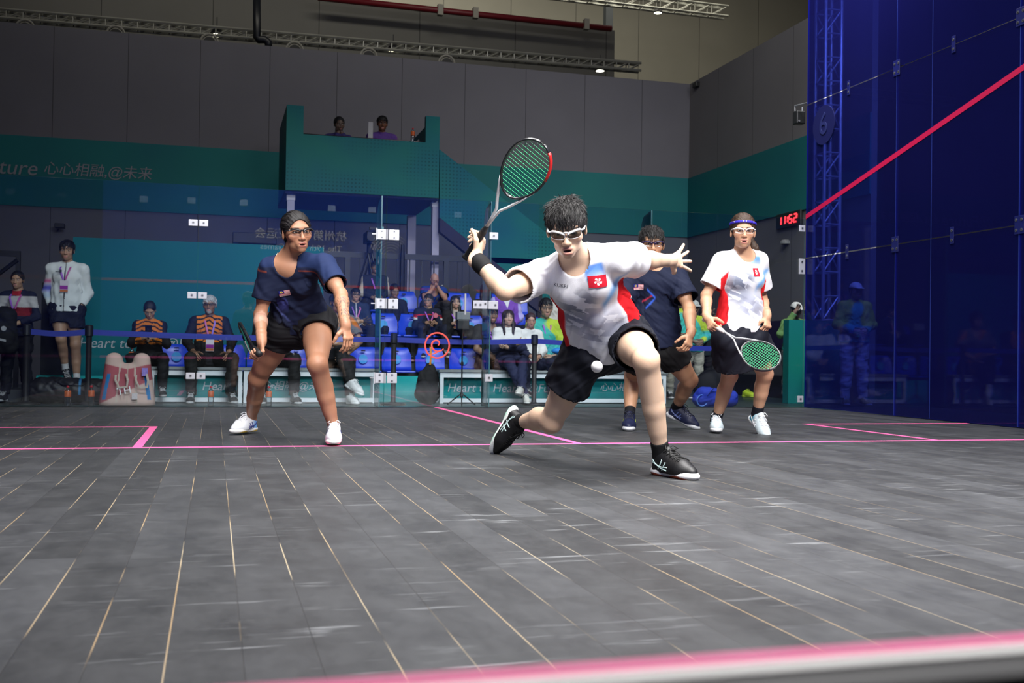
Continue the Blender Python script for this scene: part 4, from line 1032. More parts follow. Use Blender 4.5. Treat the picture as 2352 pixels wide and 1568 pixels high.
class Body:
    """joints in a dict: pelvis neck shR shL elR elL wrR wrL hipR hipL knR knL anR anL (+ headings) -> solids"""
    def __init__(s, J_, sex='m', g=1., hs=1.):
        s.J = {k: np.asarray(v, float) if not isinstance(v, (Head,)) else v for k, v in J_.items()}; s.sex, s.g, s.hs = sex, g, hs
        j = s.J; s.P, s.N = j['pelvis'], j['neck']; s.up = unit(s.N - s.P); s.L = np.linalg.norm(s.N - s.P)
        s.sp = unit(j['hipR'] - j['hipL']); s.sc = unit(j['shR'] - j['shL'])
        s.fw = unit(np.cross(s.up, unit(s.sp + s.sc)))           # the way the trunk faces
        s.bend = j.get('bend', np.zeros(3))
        s.W_ = lerp(s.P, s.N, .38) + s.bend; s.C = lerp(s.P, s.N, .70) + s.bend * .6
    def torso(s, e=0., k=.035, low=True):
        g = s.g; m = s.sex == 'm'; j = s.J
        wp, dp = (.160, .105) if m else (.165, .108)
        ww, dw = (.135, .095) if m else (.118, .088)
        wc, dc = (.150, .112) if m else (.134, .104)
        A = lambda w, d: (w * g + e, d * g + e)
        mid = unit(s.sp + s.sc); sh = (j['shR'] + j['shL']) / 2
        L = [ECap(s.P - s.up * .04, s.P + s.up * .07, s.sp, A(wp * .95, dp), A(wp * .97, dp), k),
             ECap(s.P + s.up * .07, s.W_, s.sp, A(wp * .95, dp), A(ww, dw), k, fa=low is not True),
             ECap(s.W_, s.C, mid, A(ww, dw), A(wc, dc), k),
             ECap(s.C, lerp(s.C, sh, .75), s.sc, A(wc, dc), A(wc * .88, dc * .72), k),
             Cap(j['shR'], j['shL'], .050 * g + e, .050 * g + e, k)]
        for q in ('shR', 'shL'): L.append(Cap(lerp(s.N, sh, .0) + s.up * .012, j[q], .042 * g + e * .8, .048 * g + e, k))
        if low is not True: L = L[1:]
        if low == 'jacket' or getattr(s, 'flat', False): return L
        if not m:
            for x in (-1, 1): L.append(Ell(s.C + s.sc * x * .065 * g + s.fw * .075 * g - s.up * .02, np.ones(3) * (.052 * g + e * .8), None, .03))
        else:
            for x in (-1, 1): L.append(Ell(s.C + s.sc * x * .07 * g + s.fw * .07 * g + s.up * .03, np.ones(3) * (.055 * g + e * .8), None, .05))
        return L
    def glutes(s, e=0.):
        g = s.g; L = []
        for q in ('R', 'L'):
            h = s.J['hip' + q]; L += [Ell(h - s.fw * .045 * g - s.up * .01, np.ones(3) * (.088 * g + e), None, .05), Cap(s.P, h, .095 * g + e, .088 * g + e, .04)]
        return L
    def arm(s, q, e=0., k=.015, fore=True):
        g = s.g * (1 if s.sex == 'm' else .9); a, b, c = s.J['sh' + q], s.J['el' + q], s.J['wr' + q]
        L = [Ell(a, np.ones(3) * (.056 * g + e), None, .03), Cap(a, b, .050 * g + e, .038 * g + e, k), Cap(lerp(a, b, .35), lerp(a, b, .62), .046 * g + e, .044 * g + e, .03)]
        if fore: L += [Cap(b, lerp(b, c, .3), .037 * g + e, .043 * g + e, k), Cap(lerp(b, c, .25), c, .043 * g + e, .0265 * g + e, k), Ell(b, np.ones(3) * (.037 * g + e), None, .02)]
        return L
    def leg(s, q, e=0., k=.02, lower=True):
        g = s.g; h, kn, a = s.J['hip' + q], s.J['kn' + q], s.J['an' + q]
        th, sh = unit(kn - h), unit(a - kn)
        back = unit(s.J['kb' + q]) if 'kb' + q in s.J else unit(th * .0 - s.fw)
        back = unit(back - sh * (back @ sh))
        L = [Cap(h, lerp(h, kn, .5), .090 * g + e, .078 * g + e, k), Cap(lerp(h, kn, .45), kn, .078 * g + e, .054 * g + e, k)]
        L += [Cap(lerp(h, kn, .3) - back * .02, lerp(h, kn, .75) - back * .012, .070 * g + e, .054 * g + e, .03)]
        if lower:
            L += [Ell(kn - back * .008, np.ones(3) * (.053 * g + e), None, .03), Cap(kn, lerp(kn, a, .5), .050 * g + e, .045 * g + e, k), Cap(lerp(kn, a, .5), a, .045 * g + e, .032 * g + e, k),
                  Cap(lerp(kn, a, .12) + back * .012, lerp(kn, a, .36) + back * .024, .044 * g + e, .044 * g + e, .03), Cap(lerp(kn, a, .36) + back * .022, lerp(kn, a, .72) + back * .004, .043 * g + e, .031 * g + e, .03),
                  Ell(a, np.array((.036, .036, .036)) * g + e, None, .015)]
        return L
    def tloc(s, P):
        """trunk coordinates: across (+ person's right), forward, height 0 pelvis .. 1 neck"""
        d = P - s.P; return d @ unit(s.sp + s.sc), d @ s.fw, d @ s.up / s.L

# ------------------------------------------------------------------ things people wear
def shoe(parent, org, ank, toe, up, R_, cols, sc=1., logo=None, sole2=None, side=1, h=.004, name='shoe'):
    """ank: ankle joint; toe: heading of the toe; up: normal of the sole; cols: upper, sole, laces"""
    t = unit(toe); u = unit(np.asarray(up) - t * (np.asarray(up) @ t)); s_ = np.cross(t, u)
    o = np.asarray(ank) - (t * .055 + u * .088) * sc
    M = np.stack([t, s_, u], 1)
    def p(a, b, c): return o + M @ (np.array([a, b, c], float) * sc)
    def E(c, r, k=.015, op='u'): return Ell(p(*c), np.array(r) * sc, M, k * sc, op)
    def C(a, b, ra, rb, k=.02, op='u'): return Cap(p(*a), p(*b), ra * sc, rb * sc, k * sc, op)
    def hz(x, y, z): return ((x - o[0]) * u[0] + (y - o[1]) * u[1] + (z - o[2]) * u[2]) / sc
    def lx(x, y, z): return ((x - o[0]) * t[0] + (y - o[1]) * t[1] + (z - o[2]) * t[2]) / sc
    sole = [E((.050, 0, .018), (.056, .037, .030)), E((.13, side * .004, .018), (.09, .033, .026)), E((.205, side * .003, .016), (.086, .049, .026)),
            Fn(lambda x, y, z: (np.maximum(-hz(x, y, z), hz(x, y, z) - (.030 + .006 * np.cos(lx(x, y, z) * 24))) * sc))]
    upper = [E((.20, side * .003, .032), (.078, .042, .036), .02), C((.185, 0, .045), (.085, 0, .078), .040, .040, .03), C((.045, 0, .03), (.05, 0, .082), .036, .036, .03),
             C((.10, 0, .03), (.19, 0, .03), .036, .042, .03), C((.075, 0, .10), (.10, 0, .112), .030, .022, .02),
             C((.052, 0, .085), (.050, 0, .16), .031, .031, .006, 's'), Fn(lambda x, y, z: (.016 - hz(x, y, z)) * sc)]
    def ucol(P):
        C_ = np.tile(np.asarray(cols[0], float), (len(P), 1)); l = (P - o) @ M / sc
        C_ = mixc(C_, np.asarray(cols[0]) * .75 + .02, sst(.055, .06, l[:, 2]) * .0 + (np.sin(l[:, 0] * 420) > .6) * .12)
        if len(cols) > 3: C_ = mixc(C_, cols[3], (1 - sst(.06, .10, l[:, 0])))
        return C_
    root = skinmesh(name, [solid(upper, h)], ucol, GLOSSY, parent, org)
    def scol(P):
        C_ = np.tile(np.asarray(cols[1], float), (len(P), 1)); l = (P - o) @ M / sc
        if sole2 is not None: C_ = mixc(C_, sole2, 1 - sst(.007, .010, l[:, 2] - .006 * np.sin(l[:, 0] * 40)))
        return C_
    skinmesh('sole', [solid(sole, h)], scol, RUBBER, root, org)
    bv = BVHTree.FromPolygons([tuple(v.co) for v in root.data.vertices], [tuple(q.vertices) for q in root.data.polygons])
    og = np.zeros(3) if org is None else np.asarray(org)
    def snap(a, lift=.001):
        r = bv.find_nearest(Vector(np.asarray(a) - og))
        return np.array(r[0]) + np.array(r[1]) * lift if r[0] is not None else np.asarray(a) - og
    k = MB()
    for i in range(5):
        x = .10 + i * .021; z = .11 - i * .009
        pt = [snap(p(x + .004 * j, b, z), .002) for j, b in enumerate((-.030, -.015, 0, .015, .030))]
        k.tube(pt, .0026, 5); pt = [snap(p(x + .018 - .004 * j, b, z), .003) for j, b in enumerate((-.030, -.015, 0, .015, .030))]; k.tube(pt, .0026, 5)
    c0 = p(.095, 0, .125) - og
    for x in (-1, 1):
        k.tube([c0, c0 + M @ V(.012, x * .022, .012), c0 + M @ V(.032, x * .036, .0), c0 + M @ V(.020, x * .018, -.006), c0], .0026, 5)
        k.tube([c0, c0 + M @ V(.03, x * .012, -.004), c0 + M @ V(.055, x * .03, -.028)], .0026, 5)
    k.build('laces', mat('lace_%d_%d_%d' % tuple(int(99 * c) for c in cols[2]), cols[2], .8, vary=.05), root)
    if logo is not None:
        k = MB()
        for sd in (-1, 1):
            def st(pts, r): k.tube([snap(p(a, sd * b, c), .0012) for a, b, c in pts], r, 5)
            st([(.035, .05, .072), (.06, .05, .052), (.10, .05, .036), (.14, .05, .030)], .0032)
            st([(.035, .05, .060), (.065, .05, .046), (.11, .05, .042), (.145, .05, .045)], .0026)
            st([(.075, .05, .030), (.095, .05, .055), (.105, .05, .075)], .0032)
            st([(.105, .05, .028), (.12, .05, .05), (.13, .05, .066)], .0032)
        k.build('side_stripes', mat('stripe_%d_%d' % (int(99 * logo[0]), int(99 * logo[2])), logo, .5, vary=.04), root)
    return root
def sock(parent, org, ank, knee, h_, col, up=None):
    d = unit(np.asarray(knee) - ank)
    return skinmesh('sock', [solid([Cap(np.asarray(ank) - d * .02, np.asarray(ank) + d * h_, .040, .040, .01, fb=True), Ell(ank, np.ones(3) * .040, None, .01)], .005)], col, CLOTH, parent, org)
def glasses(parent, org, hd, col, lens=(.03, .03, .03), tint=.35, w=.056, hh=.034, fr=.0028, top=True, y=.100, wrap=.012):
    og = np.zeros(3) if org is None else np.asarray(org)
    k = MB(); g = MB()
    m = mat('spectacle_%d_%d_%d' % tuple(int(99 * c) for c in col), col, .35, vary=.05)
    lm = glassmat('lens_%d' % int(tint * 100), (1 - tint,) * 3, .5, flat=.03) if 'lens_%d' % int(tint * 100) not in _mats else _mats['lens_%d' % int(tint * 100)]
    for x in (-1, 1):
        pts = []
        for a in np.linspace(0, 2 * math.pi, 25)[:-1]:
            cx_, cz_ = math.cos(a), math.sin(a)
            ex = (abs(cx_) ** .6) * (1 if cx_ > 0 else -1) * w / 2; ez = (abs(cz_) ** .7) * (1 if cz_ > 0 else -1) * hh / 2
            ez += .006 * (ex / w) * 2 * (1 if cz_ > 0 else .2)
            xx = .034 + ex
            pts.append(hd.p(x * xx, y - wrap * (xx / .06) ** 2, -.003 + ez) - og)
        n_ = len(pts)
        rr = [fr * (1.7 if (top and 1 < i < n_ / 2 - 1) else .25) for i in range(n_)]
        k.tube(pts, rr, 6, True); g.poly(pts if x > 0 else pts[::-1])
        k.tube([hd.p(x * .063, y - wrap * 1.1, .010) - og, hd.p(x * .074, y - .035, .010) - og, hd.p(x * .080, .0, .008) - og, hd.p(x * .078, -.02, -.002) - og], [fr * 1.6, fr * 1.5, fr, fr], 6)
    k.tube([hd.p(-.010, y - .001, .008) - og, hd.p(0, y + .003, .011) - og, hd.p(.010, y - .001, .008) - og], fr * 1.4, 6)
    o = k.build('eyeglasses', m, parent, True); g.build('lens', lm, o)
    return o
def onto(target, org, px, py):
    """where the line of sight through a pixel meets a garment"""
    bv = BVHTree.FromPolygons([tuple(v.co) for v in target.data.vertices], [tuple(q.vertices) for q in target.data.polygons])
    d = J(px, py, 1) - CAM; h = bv.ray_cast(Vector(CAM - np.asarray(org)), Vector(d).normalized())
    return np.array(h[0]) + org if h[0] is not None else J(px, py, 5)
def decal(parent, org, target, c, right, up, w, h, nx, ny, colf, name, lift=.004, m=None):
    """a small print laid onto cloth: a grid draped on the target mesh, coloured per vertex"""
    og = np.asarray(org); bv = BVHTree.FromPolygons([tuple(v.co) for v in target.data.vertices], [tuple(q.vertices) for q in target.data.polygons])
    c, r, u = np.asarray(c) - og, unit(right), unit(up); n = np.cross(r, u)
    P = []; C_ = []
    for j in range(ny + 1):
        for i in range(nx + 1):
            a, b = i / nx, j / ny; q = c + r * (a - .5) * w + u * (b - .5) * h
            hit = bv.ray_cast(Vector(q + n * .12), Vector(-n), .3)
            P.append(np.array(hit[0]) + n * lift if hit[0] is not None else q); C_.append(colf(a, b))
    P = np.array(P); Q = np.array([(j * (nx + 1) + i, j * (nx + 1) + i + 1, (j + 1) * (nx + 1) + i + 1, (j + 1) * (nx + 1) + i) for j in range(ny) for i in range(nx)])
    C_ = np.array(C_)
    return skinmesh(name, [(P, Q)], lambda p_: C_, m or CLOTH, parent)
def flag_my(a, b):
    if a < .5 and b > .43:
        x, y = (a - .25) / .2, (b - .715) / .24
        if x * x + y * y < .62 and (x - .28) ** 2 + y * y > .42: return (.75, .55, .03)
        if (x - .35) ** 2 + y * y < .10: return (.75, .55, .03)
        return (.008, .012, .16)
    return (.50, .02, .03) if int(b * 13.99) % 2 else (.62, .60, .60)
def flag_hk(a, b):
    x, y = (a - .5) * 1.5, b - .5; r = math.hypot(x, y); th = math.atan2(y, x)
    p_ = (th - math.pi / 2 - .25 - r * 1.2) / (2 * math.pi / 5); k = p_ - round(p_)
    if .04 < r < .31 and abs(k) < .34 * math.sin(min(1, (r - .03) / .28) * math.pi * .86) ** .7: return (.72, .66, .66)
    return (.52, .008, .025)
# ------------------------------------------------------------------ garments and whole figures
CR, CF, CU = np.array(_R), np.array(_f), np.array(_U)
def vec(r, u, c): return unit(CR * r + CU * u - CF * c)          # right, up, towards the lens
def Jl(px, py, anchor, L, far):
    """the point on a pixel's ray at limb length L from the anchor joint (the farther or the nearer one)"""
    d = J(px, py, 1) - CAM; o = CAM - np.asarray(anchor)
    a, b, c = d @ d, 2 * o @ d, o @ o - L * L; q = b * b - 4 * a * c
    D = (-b + (far if q > 0 else 0) * math.sqrt(max(q, 0))) / (2 * a)
    return CAM + D * d
def Jm(px, py, a, La, b, Lb, bias=0.):
    """the depth on a pixel's ray that best gives both limb lengths (to joint a and to joint b)"""
    d = J(px, py, 1) - CAM; Ds = np.linspace(2.5, 12, 1901); q = CAM + Ds[:, None] * d
    e = (np.linalg.norm(q - a, axis=1) - La) ** 2 + (np.linalg.norm(q - b, axis=1) - Lb) ** 2 + bias * Ds * 1e-3
    return q[np.argmin(e)]
def shell(th): return Fn(lambda F: np.maximum(F, -(F + th)), 'f')
def tee(B, e=.012, sleeve=.62, hem=.10, flare=.02, neck=.066, h=.005, vdrop=.045, th=.0105, amp=.004, seed=1, freq=13, sl=.008, collar=0, long=False, drape=None):
    j = B.J; L = B.torso(e, low='jacket' if long else False); g = B.g
    w0 = (.150 * g + e + flare * .5, .105 * g + e + flare * .5) if B.sex == 'm' else (.140 * g + e + flare * .5, .100 * g + e + flare * .5)
    hp = B.P - B.up * hem
    L.append(ECap(B.W_, hp, B.sp, w0, ((.165 if B.sex == 'm' else .165) * g + e + flare, (.118 if B.sex == 'm' else .115) * g + e + flare), .04, fb=True))
    cuts = []
    for q in 'RL':
        a, b, w = j['sh' + q], j['el' + q], j['wr' + q]
        if long:
            L += [Cap(a, b, .053 * g + e, .044 * g + e, .03), Cap(b, lerp(b, w, .93), .045 * g + e, .034 * g + e, .025, fb=True), Ell(b, np.ones(3) * (.045 * g + e), None, .02)]
            cuts.append(Cap(lerp(b, w, .82), lerp(b, w, 1.1), .026 * g + e * .5, .027 * g + e * .5, .003, 's'))
        else:
            en = lerp(a, b, sleeve); r0, r1 = .060 * g + e, .060 * g + e + sl; L.append(Cap(a, en, r0, r1, .03, fb=True))
            cuts.append(Cap(lerp(a, b, sleeve * .75), lerp(a, b, sleeve * 1.35), lerp(r0, r1, .75) - .011, lerp(r0, r1, 1.35) - .011, .003, 's'))
    if long: L.append(Cap(B.N - B.up * .01, lerp(B.N, j['head'].p(0, 0, -.09), .55) , .062, .060, .02, fb=True)); cuts.append(Cap(B.N, j['head'].p(0, -.01, -.05), .052, .056, .003, 's'))
    L.append(shell(th)); L += cuts
    if not long:
        tn = math.radians(20); f2 = B.fw * math.cos(tn) - B.up * math.sin(tn); u2 = B.up * math.cos(tn) + B.fw * math.sin(tn)
        L += [Ell(B.N + B.fw * .038 + B.up * (.022 - vdrop * .4), (neck * 1.06, .088 + vdrop * .5, .058 + vdrop * .5), np.stack([B.sc, f2, u2], 1), .006, 's'), Cap(B.N + B.up * .03, B.N + B.up * .14, neck * .95, neck + .03, .01, 's')]
    w1 = ((.165) * g + e + flare, (.118 if B.sex == 'm' else .115) * g + e + flare); wm = lerp(w0, w1, .72) - .012; we = lerp(w0, w1, 1.35) - .012
    c2 = ECap(lerp(B.W_, hp, .72), lerp(B.W_, hp, 1.35), B.sp, tuple(wm), tuple(we), .003, 's')
    L.append(c2)
    P, Q = solid(L, h)
    if drape is not None: P = drape(P)
    l = B.tloc(P)
    return wrinkle(P, Q, amp, freq, seed, .35 + .65 * np.clip(1.1 - l[2], 0, 1), [(B.P - B.up * .2, B.W_), (B.W_, B.C), (B.C, B.N), (j['shR'], j['elR']), (j['shL'], j['elL']), (j['elR'], j['wrR']), (j['elL'], j['wrL'])]), Q
def shorts(B, fr=.5, e=.016, flare=.028, h=.005, th=.0105, amp=.004, seed=2, rise=.10, long=False, e2=.012):
    j = B.J; g = B.g; w = (.160, .110) if B.sex == 'm' else (.163, .110)
    L = [ECap(B.P - B.up * .05, B.P + B.up * rise, B.sp, (w[0] * g + e, w[1] * g + e), (w[0] * .92 * g + e, w[1] * .95 * g + e), .04, fb=True)] + B.glutes(e)
    cuts = []
    for q in 'RL':
        a, b, c = j['hip' + q], j['kn' + q], j['an' + q]
        if long:
            L += B.leg(q, e2, .03, True)[:3] + [Cap(lerp(a, b, .9), b, .062 * g + e2, .060 * g + e2, .03), Cap(b, lerp(b, c, .5), .060 * g + e2, .056 * g + e2, .02), Cap(lerp(b, c, .5), lerp(b, c, .98), .056 * g + e2, .046 * g + e2, .02, fb=True)]
        else:
            r0, r1 = .094 * g + e, .086 * g + e + flare; L.append(Cap(a, lerp(a, b, fr), r0, r1, .04, fb=True))
            cuts.append(Cap(lerp(a, b, fr * .7), lerp(a, b, fr * 1.35), lerp(r0, r1, .7) - .012, lerp(r0, r1, 1.35) - .012, .003, 's'))
    L.append(shell(th)); L += cuts
    P, Q = solid(L, h)
    return wrinkle(P, Q, amp, 12, seed, None, [(B.P - B.up * .05, B.W_), (j['hipR'], j['knR']), (j['hipL'], j['knL']), (j['knR'], j['anR']), (j['knL'], j['anL'])]), Q
def figure(name, label, B, org, skin, hand, hair, haircol, group=None, head_kw={}, h=(.006, .0025, .0028), cat='person', tats=None, vol=.012, locks=None):
    """the root empty, the one skin mesh (torso, limbs, head, hands) and the hair"""
    root = thing(name, label, cat, org, group=group)
    hd = B.J['head']; parts = []
    B.flat = True; rest = B.torso() + B.glutes(); B.flat = False
    rest += [Cap(B.N, hd.p(0, -.02, -.05), .056 * B.hs, .048 * B.hs, .03)]
    for q in 'RL': rest += B.arm(q) + B.leg(q)
    parts.append(solid(rest, h[0], None, 2))
    c = hd.c; r = .175 * hd.sc
    parts.append(solid(hd.prims(B.N + B.up * .01), h[1], (c - r, c + r), 1))
    for q in 'RL':
        if hand.get(q) is None: continue
        kw = dict(hand[q]); w = B.J['wr' + q]; e_ = B.J['el' + q]; d = unit(kw.pop('d')); t = unit(kw.pop('t')); n = np.cross(t, d) if q == 'R' else np.cross(d, t)
        sc = kw.pop('sc', 1.)
        L = hand_prims(w, d, n, -1 if q == 'R' else 1, sc, **kw) + [Cap(lerp(e_, w, .72), w, .0325 * B.g, .0265 * B.g, .015)]
        lo = np.min([p.bb()[0] for p in L], 0) - .01; hi = np.max([p.bb()[1] for p in L], 0) + .01
        parts.append(solid(L, h[2], (lo, hi), 1))
    def col(P):
        C = np.tile(np.asarray(skin, float), (len(P), 1))
        C = hd.paint(P, C, skin, **head_kw)
        for q in 'RL':
            kn, eb = B.J['kn' + q], B.J['el' + q]
            C = mixc(C, np.array(skin) * [.95, .78, .72], .6 * np.exp(-(np.linalg.norm(P - kn, axis=1) / .055) ** 2) + .5 * np.exp(-(np.linalg.norm(P - eb, axis=1) / .04) ** 2))
        if tats is not None: C = tats(P, C)
        return C
    skinmesh('body', parts, col, SKIN, root, org)
    if hair:
        hp = hair_prims(hd, hair, vol)
        P, Q = solid(hp, h[1] * 1.2, None, 1)
        n = normals(P, Q); l = hd.loc(P)
        s = np.sin(l[:, 0] * 260 + 3 * np.sin(l[:, 2] * 60)) * .5 + np.sin(l[:, 0] * 530 + l[:, 1] * 170 + 2 * np.sin(l[:, 1] * 90)) * .5
        P = P + n * (s * (.0022 if hair in ('short', 'fringe') else .0012))[:, None]
        parts = [(P, Q)]; cs_ = [np.tile(np.asarray(haircol, float), (len(P), 1))]
        if locks:
            sP, sQ, sC = strands(hd, P, Q, locks[0], hair, locks[1], locks[2], 7, haircol, locks[3], locks[4] if len(locks) > 4 else 0.); parts.append((sP, sQ)); cs_.append(sC)
        skinmesh('hair', parts, np.concatenate(cs_), HAIR, root, org)
    return root
def checklen(nm, j):
    d = lambda a, b: round(float(np.linalg.norm(np.asarray(j[a]) - j[b])), 3)
    print('LEN', nm, dict(torso=d('pelvis', 'neck'), sh=d('shR', 'shL'), hips=d('hipR', 'hipL'), uaR=d('shR', 'elR'), faR=d('elR', 'wrR'), uaL=d('shL', 'elL'), faL=d('elL', 'wrL'), thR=d('hipR', 'knR'), shR=d('knR', 'anR'), thL=d('hipL', 'knL'), shL=d('knL', 'anL'), hn=round(float(np.linalg.norm(j['head'].c - j['neck'])), 3)))
def racket(label, butt, tip, normal, cols, grip_len=.205, group='squash rackets'):
    """cols: frame, throat, grip, string"""
    butt, tip = np.asarray(butt), np.asarray(tip); x = unit(tip - butt); n = unit(np.asarray(normal) - x * (np.asarray(normal) @ x)); y = np.cross(n, x); L = .685
    o = thing('squash_racket', label, 'racket', butt, group=None)
    def p(a, b=0., c=0.): return x * a + y * b + n * c
    hl, hw, cx = .147, .097, .685 - .147
    def rim(a):
        r = 1 + .10 * math.cos(a) * (1 if math.cos(a) > 0 else .35); return cx + hl * math.cos(a), hw * math.sin(a) * (1 + .10 * math.cos(a))
    N = 44; pts = [rim(2 * math.pi * i / N) for i in range(N)]
    fm = mat('racket_frame_%d_%d' % (int(cols[0][0] * 99), int(cols[0][2] * 99)), cols[0], .3, vary=.1, coat=.4)
    k = MB(); k.tube([p(a, b) for a, b in pts], (.0055, .010), 8, True, flat=y); k.build('hoop', fm, o, True)
    k = MB(); q = [p(a, b) for a, b in [rim(2 * math.pi * i / N) for i in range(34, 42)]]; k.tube(q, (.0062, .0104), 8, flat=y)
    k.build('rim_accent', mat('racket_accent_%d_%d' % (int(cols[4][0] * 99), int(cols[4][2] * 99)), cols[4], .35, vary=.1), o, True)
    sm = mat('racket_string_%d' % int(cols[3][1] * 99), cols[3], .35, vary=.05)
    k = MB()
    for i in range(-6, 7):
        b = i * .0148; t = [a for a in np.linspace(cx - hl, cx + hl, 60) if abs(b) < hw * math.sqrt(max(0, 1 - ((a - cx) / hl) ** 2)) * (1 + .10 * (a - cx) / hl) - .002]
        if len(t) > 1: k.tube([p(t[0] - .004, b, .0006), p(t[-1] + .004, b, .0006)], .0011, 4)
    k.build('main_strings', sm, o)
    k = MB()
    for i in range(-8, 9):
        a = cx + i * .0166; c_ = (a - cx) / hl
        if abs(c_) < .97: b = hw * math.sqrt(1 - c_ * c_) * (1 + .10 * c_); k.tube([p(a, -b, -.0006), p(a, b, -.0006)], .0011, 4)
    k.build('cross_strings', sm, o)
    tm = mat('racket_throat_%d_%d' % (int(cols[1][0] * 99), int(cols[1][2] * 99)), cols[1], .35, vary=.08, coat=.3)
    k = MB(); j0 = .285
    for s in (-1, 1):
        a, b = rim(math.pi - s * .92)
        k.tube([p(grip_len - .01, 0), p(j0 - .03, s * .003), p(j0 + .02, s * .009), p(.345, s * .030), p(a - .03, s * abs(b) * .86), p(a, s * abs(b))], [(.007, .009)] * 2 + [(.006, .0095)] * 4, 8, flat=y)
    k.build('throat', tm, o, True)
    g_ = MB(); ts = np.linspace(0, grip_len, 40)
    g_.tube([p(t) for t in ts], [(.0185 if t < .012 else .0155 * (1 + .035 * math.sin(t * 330)) * (1 if t < grip_len - .03 else .9 - .6 * (t - grip_len + .03) / .03 * .5)) for t in ts], 12)
    g_.build('grip', mat('racket_grip_%d_%d' % (int(cols[2][0] * 99), int(cols[2][2] * 99)), cols[2], .6, bump=.2, vary=.1), o, True)
    return o
NAVYB = (.004, .006, .014)
# ================================================================== the lunging player
def GZ(px, py, z=0.): return at(px, py, Z=z)
org = V(-.35, 4.35, 0)
toeL, heelL = GZ(1583, 1101), GZ(1499, 1088)
tL = unit(toeL - heelL) * [1, 1, 0]
anL = heelL + unit(tL) * .058 + V(0, 0, .088)
butt = J(1070, 592, 4.72); tip = Jl(1246, 329, butt, .685, -1); hx = unit(tip - butt)
dR = vec(.35, .75, -.5); tR = vec(.1, .485, .8); nR = np.cross(tR, dR)
G_ = butt + hx * .088
shR, shL = J(1243, 634, 4.76), J(1418, 596, 4.66)
wrR = G_ - dR * .068 - nR * .030
hipR, hipL = J(1345, 806, 5.03), J(1440, 778, 5.0)
knR = Jl(1266, 966, hipR, .43, 1); anR = Jl(1194, 968, knR, .42, 1)
knL = Jm(1484, 826, hipL, .44, anL, .43)
elL = Jl(1476, 597, shL, .29, 1); wrL = Jl(1539, 598, elL, .255, 1)
MJ = dict(pelvis=J(1393, 782, 5.03), neck=J(1320, 586, 4.68), shR=shR, shL=shL, elR=Jm(1160, 668, shR, .29, wrR, .25, 1), elL=elL, wrR=wrR, wrL=wrL, hipR=hipR, hipL=hipL, knR=knR, knL=knL, anR=anR, anL=anL,
          head=Head(J(1301, 523, 4.52), vec(-.07, -.42, 1), vec(-.10, 1, .3), 1.02, .92, .010), kbR=vec(-.1, 1, -.2), kbL=vec(.2, 0, -1))
checklen('main', MJ)
LIGHT = (.63, .43, .305)
B = Body(MJ, 'm', 1.0); Bm = B
man = figure('person', 'player in white shirt and black shorts lunging with racket raised', B, org, LIGHT,
             dict(R=dict(d=dR, t=tR, curls=[(.75, .95, .55), (.9, 1.15, .6), (.95, 1.2, .6), (1.0, 1.2, .6)], spread=.05, tcurl=.55, tout=.55),
                  L=dict(d=vec(.62, .12, -.75), t=vec(.18, -.98, 0), curl=(-.08, .10, .08), spread=.30, tcurl=.35, tout=.42, sc=1.08)), 'fringe', (.012, .011, .011), head_kw=dict(lid=.6), vol=.014, locks=(3200, .045, .0013, .03, .9))
def hash2(i, j): return np.modf(np.abs(np.sin(i * 12.9898 + j * 78.233) * 43758.5453))[0]
def kit(P, B, flip=1, base=(.76, .75, .78), ed=.088):
    x, y, h = B.tloc(P); x = x * flip
    C = np.tile(np.array(base, float), (len(P), 1)); fr_ = sst(-.02, .03, y)
    # grey broken blocks over the chest and belly
    u = x * .90 + h * .5 * .44 + .012 * np.sin(h * 60); v = h * .5 * .90 - x * .44
    a = hash2(np.floor(u / .050), np.floor(v / .022)); b = hash2(np.floor(u / .083 + 7.3), np.floor(v / .035 + 3.1))
    g1 = np.exp(-((x - .050 + (h - .62) * .16) / .085) ** 4 - ((h - .60) / .19) ** 4)
    g2 = np.exp(-((x + .02) / .12) ** 4 - ((h - .33) / .19) ** 4)
    C = mixc(C, (.45, .48, .58), fr_ * .55 * np.clip(g1 + g2, 0, 1))
    C = mixc(C, (.09, .11, .18), fr_ * g1 * np.where(a > .58, .85, np.where(b > .52, .55, 0)))
    C = mixc(C, (.24, .25, .34), fr_ * g2 * np.where(b > .55, .7, np.where(a > .55, .4, 0)))
    # blue sky patch by the collar, blue sweep under the flag
    C = mixc(C, (.05, .22, .66), fr_ * .9 * sst(.0, .02, .055 - np.abs(x + .075)) * sst(.84, .90, h) * (1 - sst(.97, .99, h)) * (.45 + .55 * sst(.86, .95, h)))
    dl = (h - .60) - (-x - .07) * 1.9
    C = mixc(C, (.10, .36, .74), fr_ * .85 * np.exp(-(dl / .055) ** 2) * sst(.045, .075, -x) * (1 - sst(.80, .86, h)))
    # red flanks
    edge = ed + .02 * np.sin(h * 5) - (.024 * (1 - sst(.45, .65, h)) if ed > .1 else 0)
    C = mixc(C, (.62, .010, .016), sst(edge, edge + .004, np.abs(x)) * sst(-.125, -.12, y) * (1 - sst(.075, .08, y)) * (1 - sst(.74, .77, h + (np.abs(x) - .13) * 1.5)) * (np.abs(x) < .178 + .06 * (1 - sst(.2, .4, h))))
    return C
shirt = skinmesh('shirt', [tee(B, .013, .66, .015, .016, .066, .0048, amp=.0045, seed=5, vdrop=.01)], lambda p: kit(p, B), CLOTH, man, org)
skinmesh('shorts', [shorts(B, .52, .013, .014, .005, amp=.0045, seed=9)], (.006, .007, .013), CLOTH, man, org)
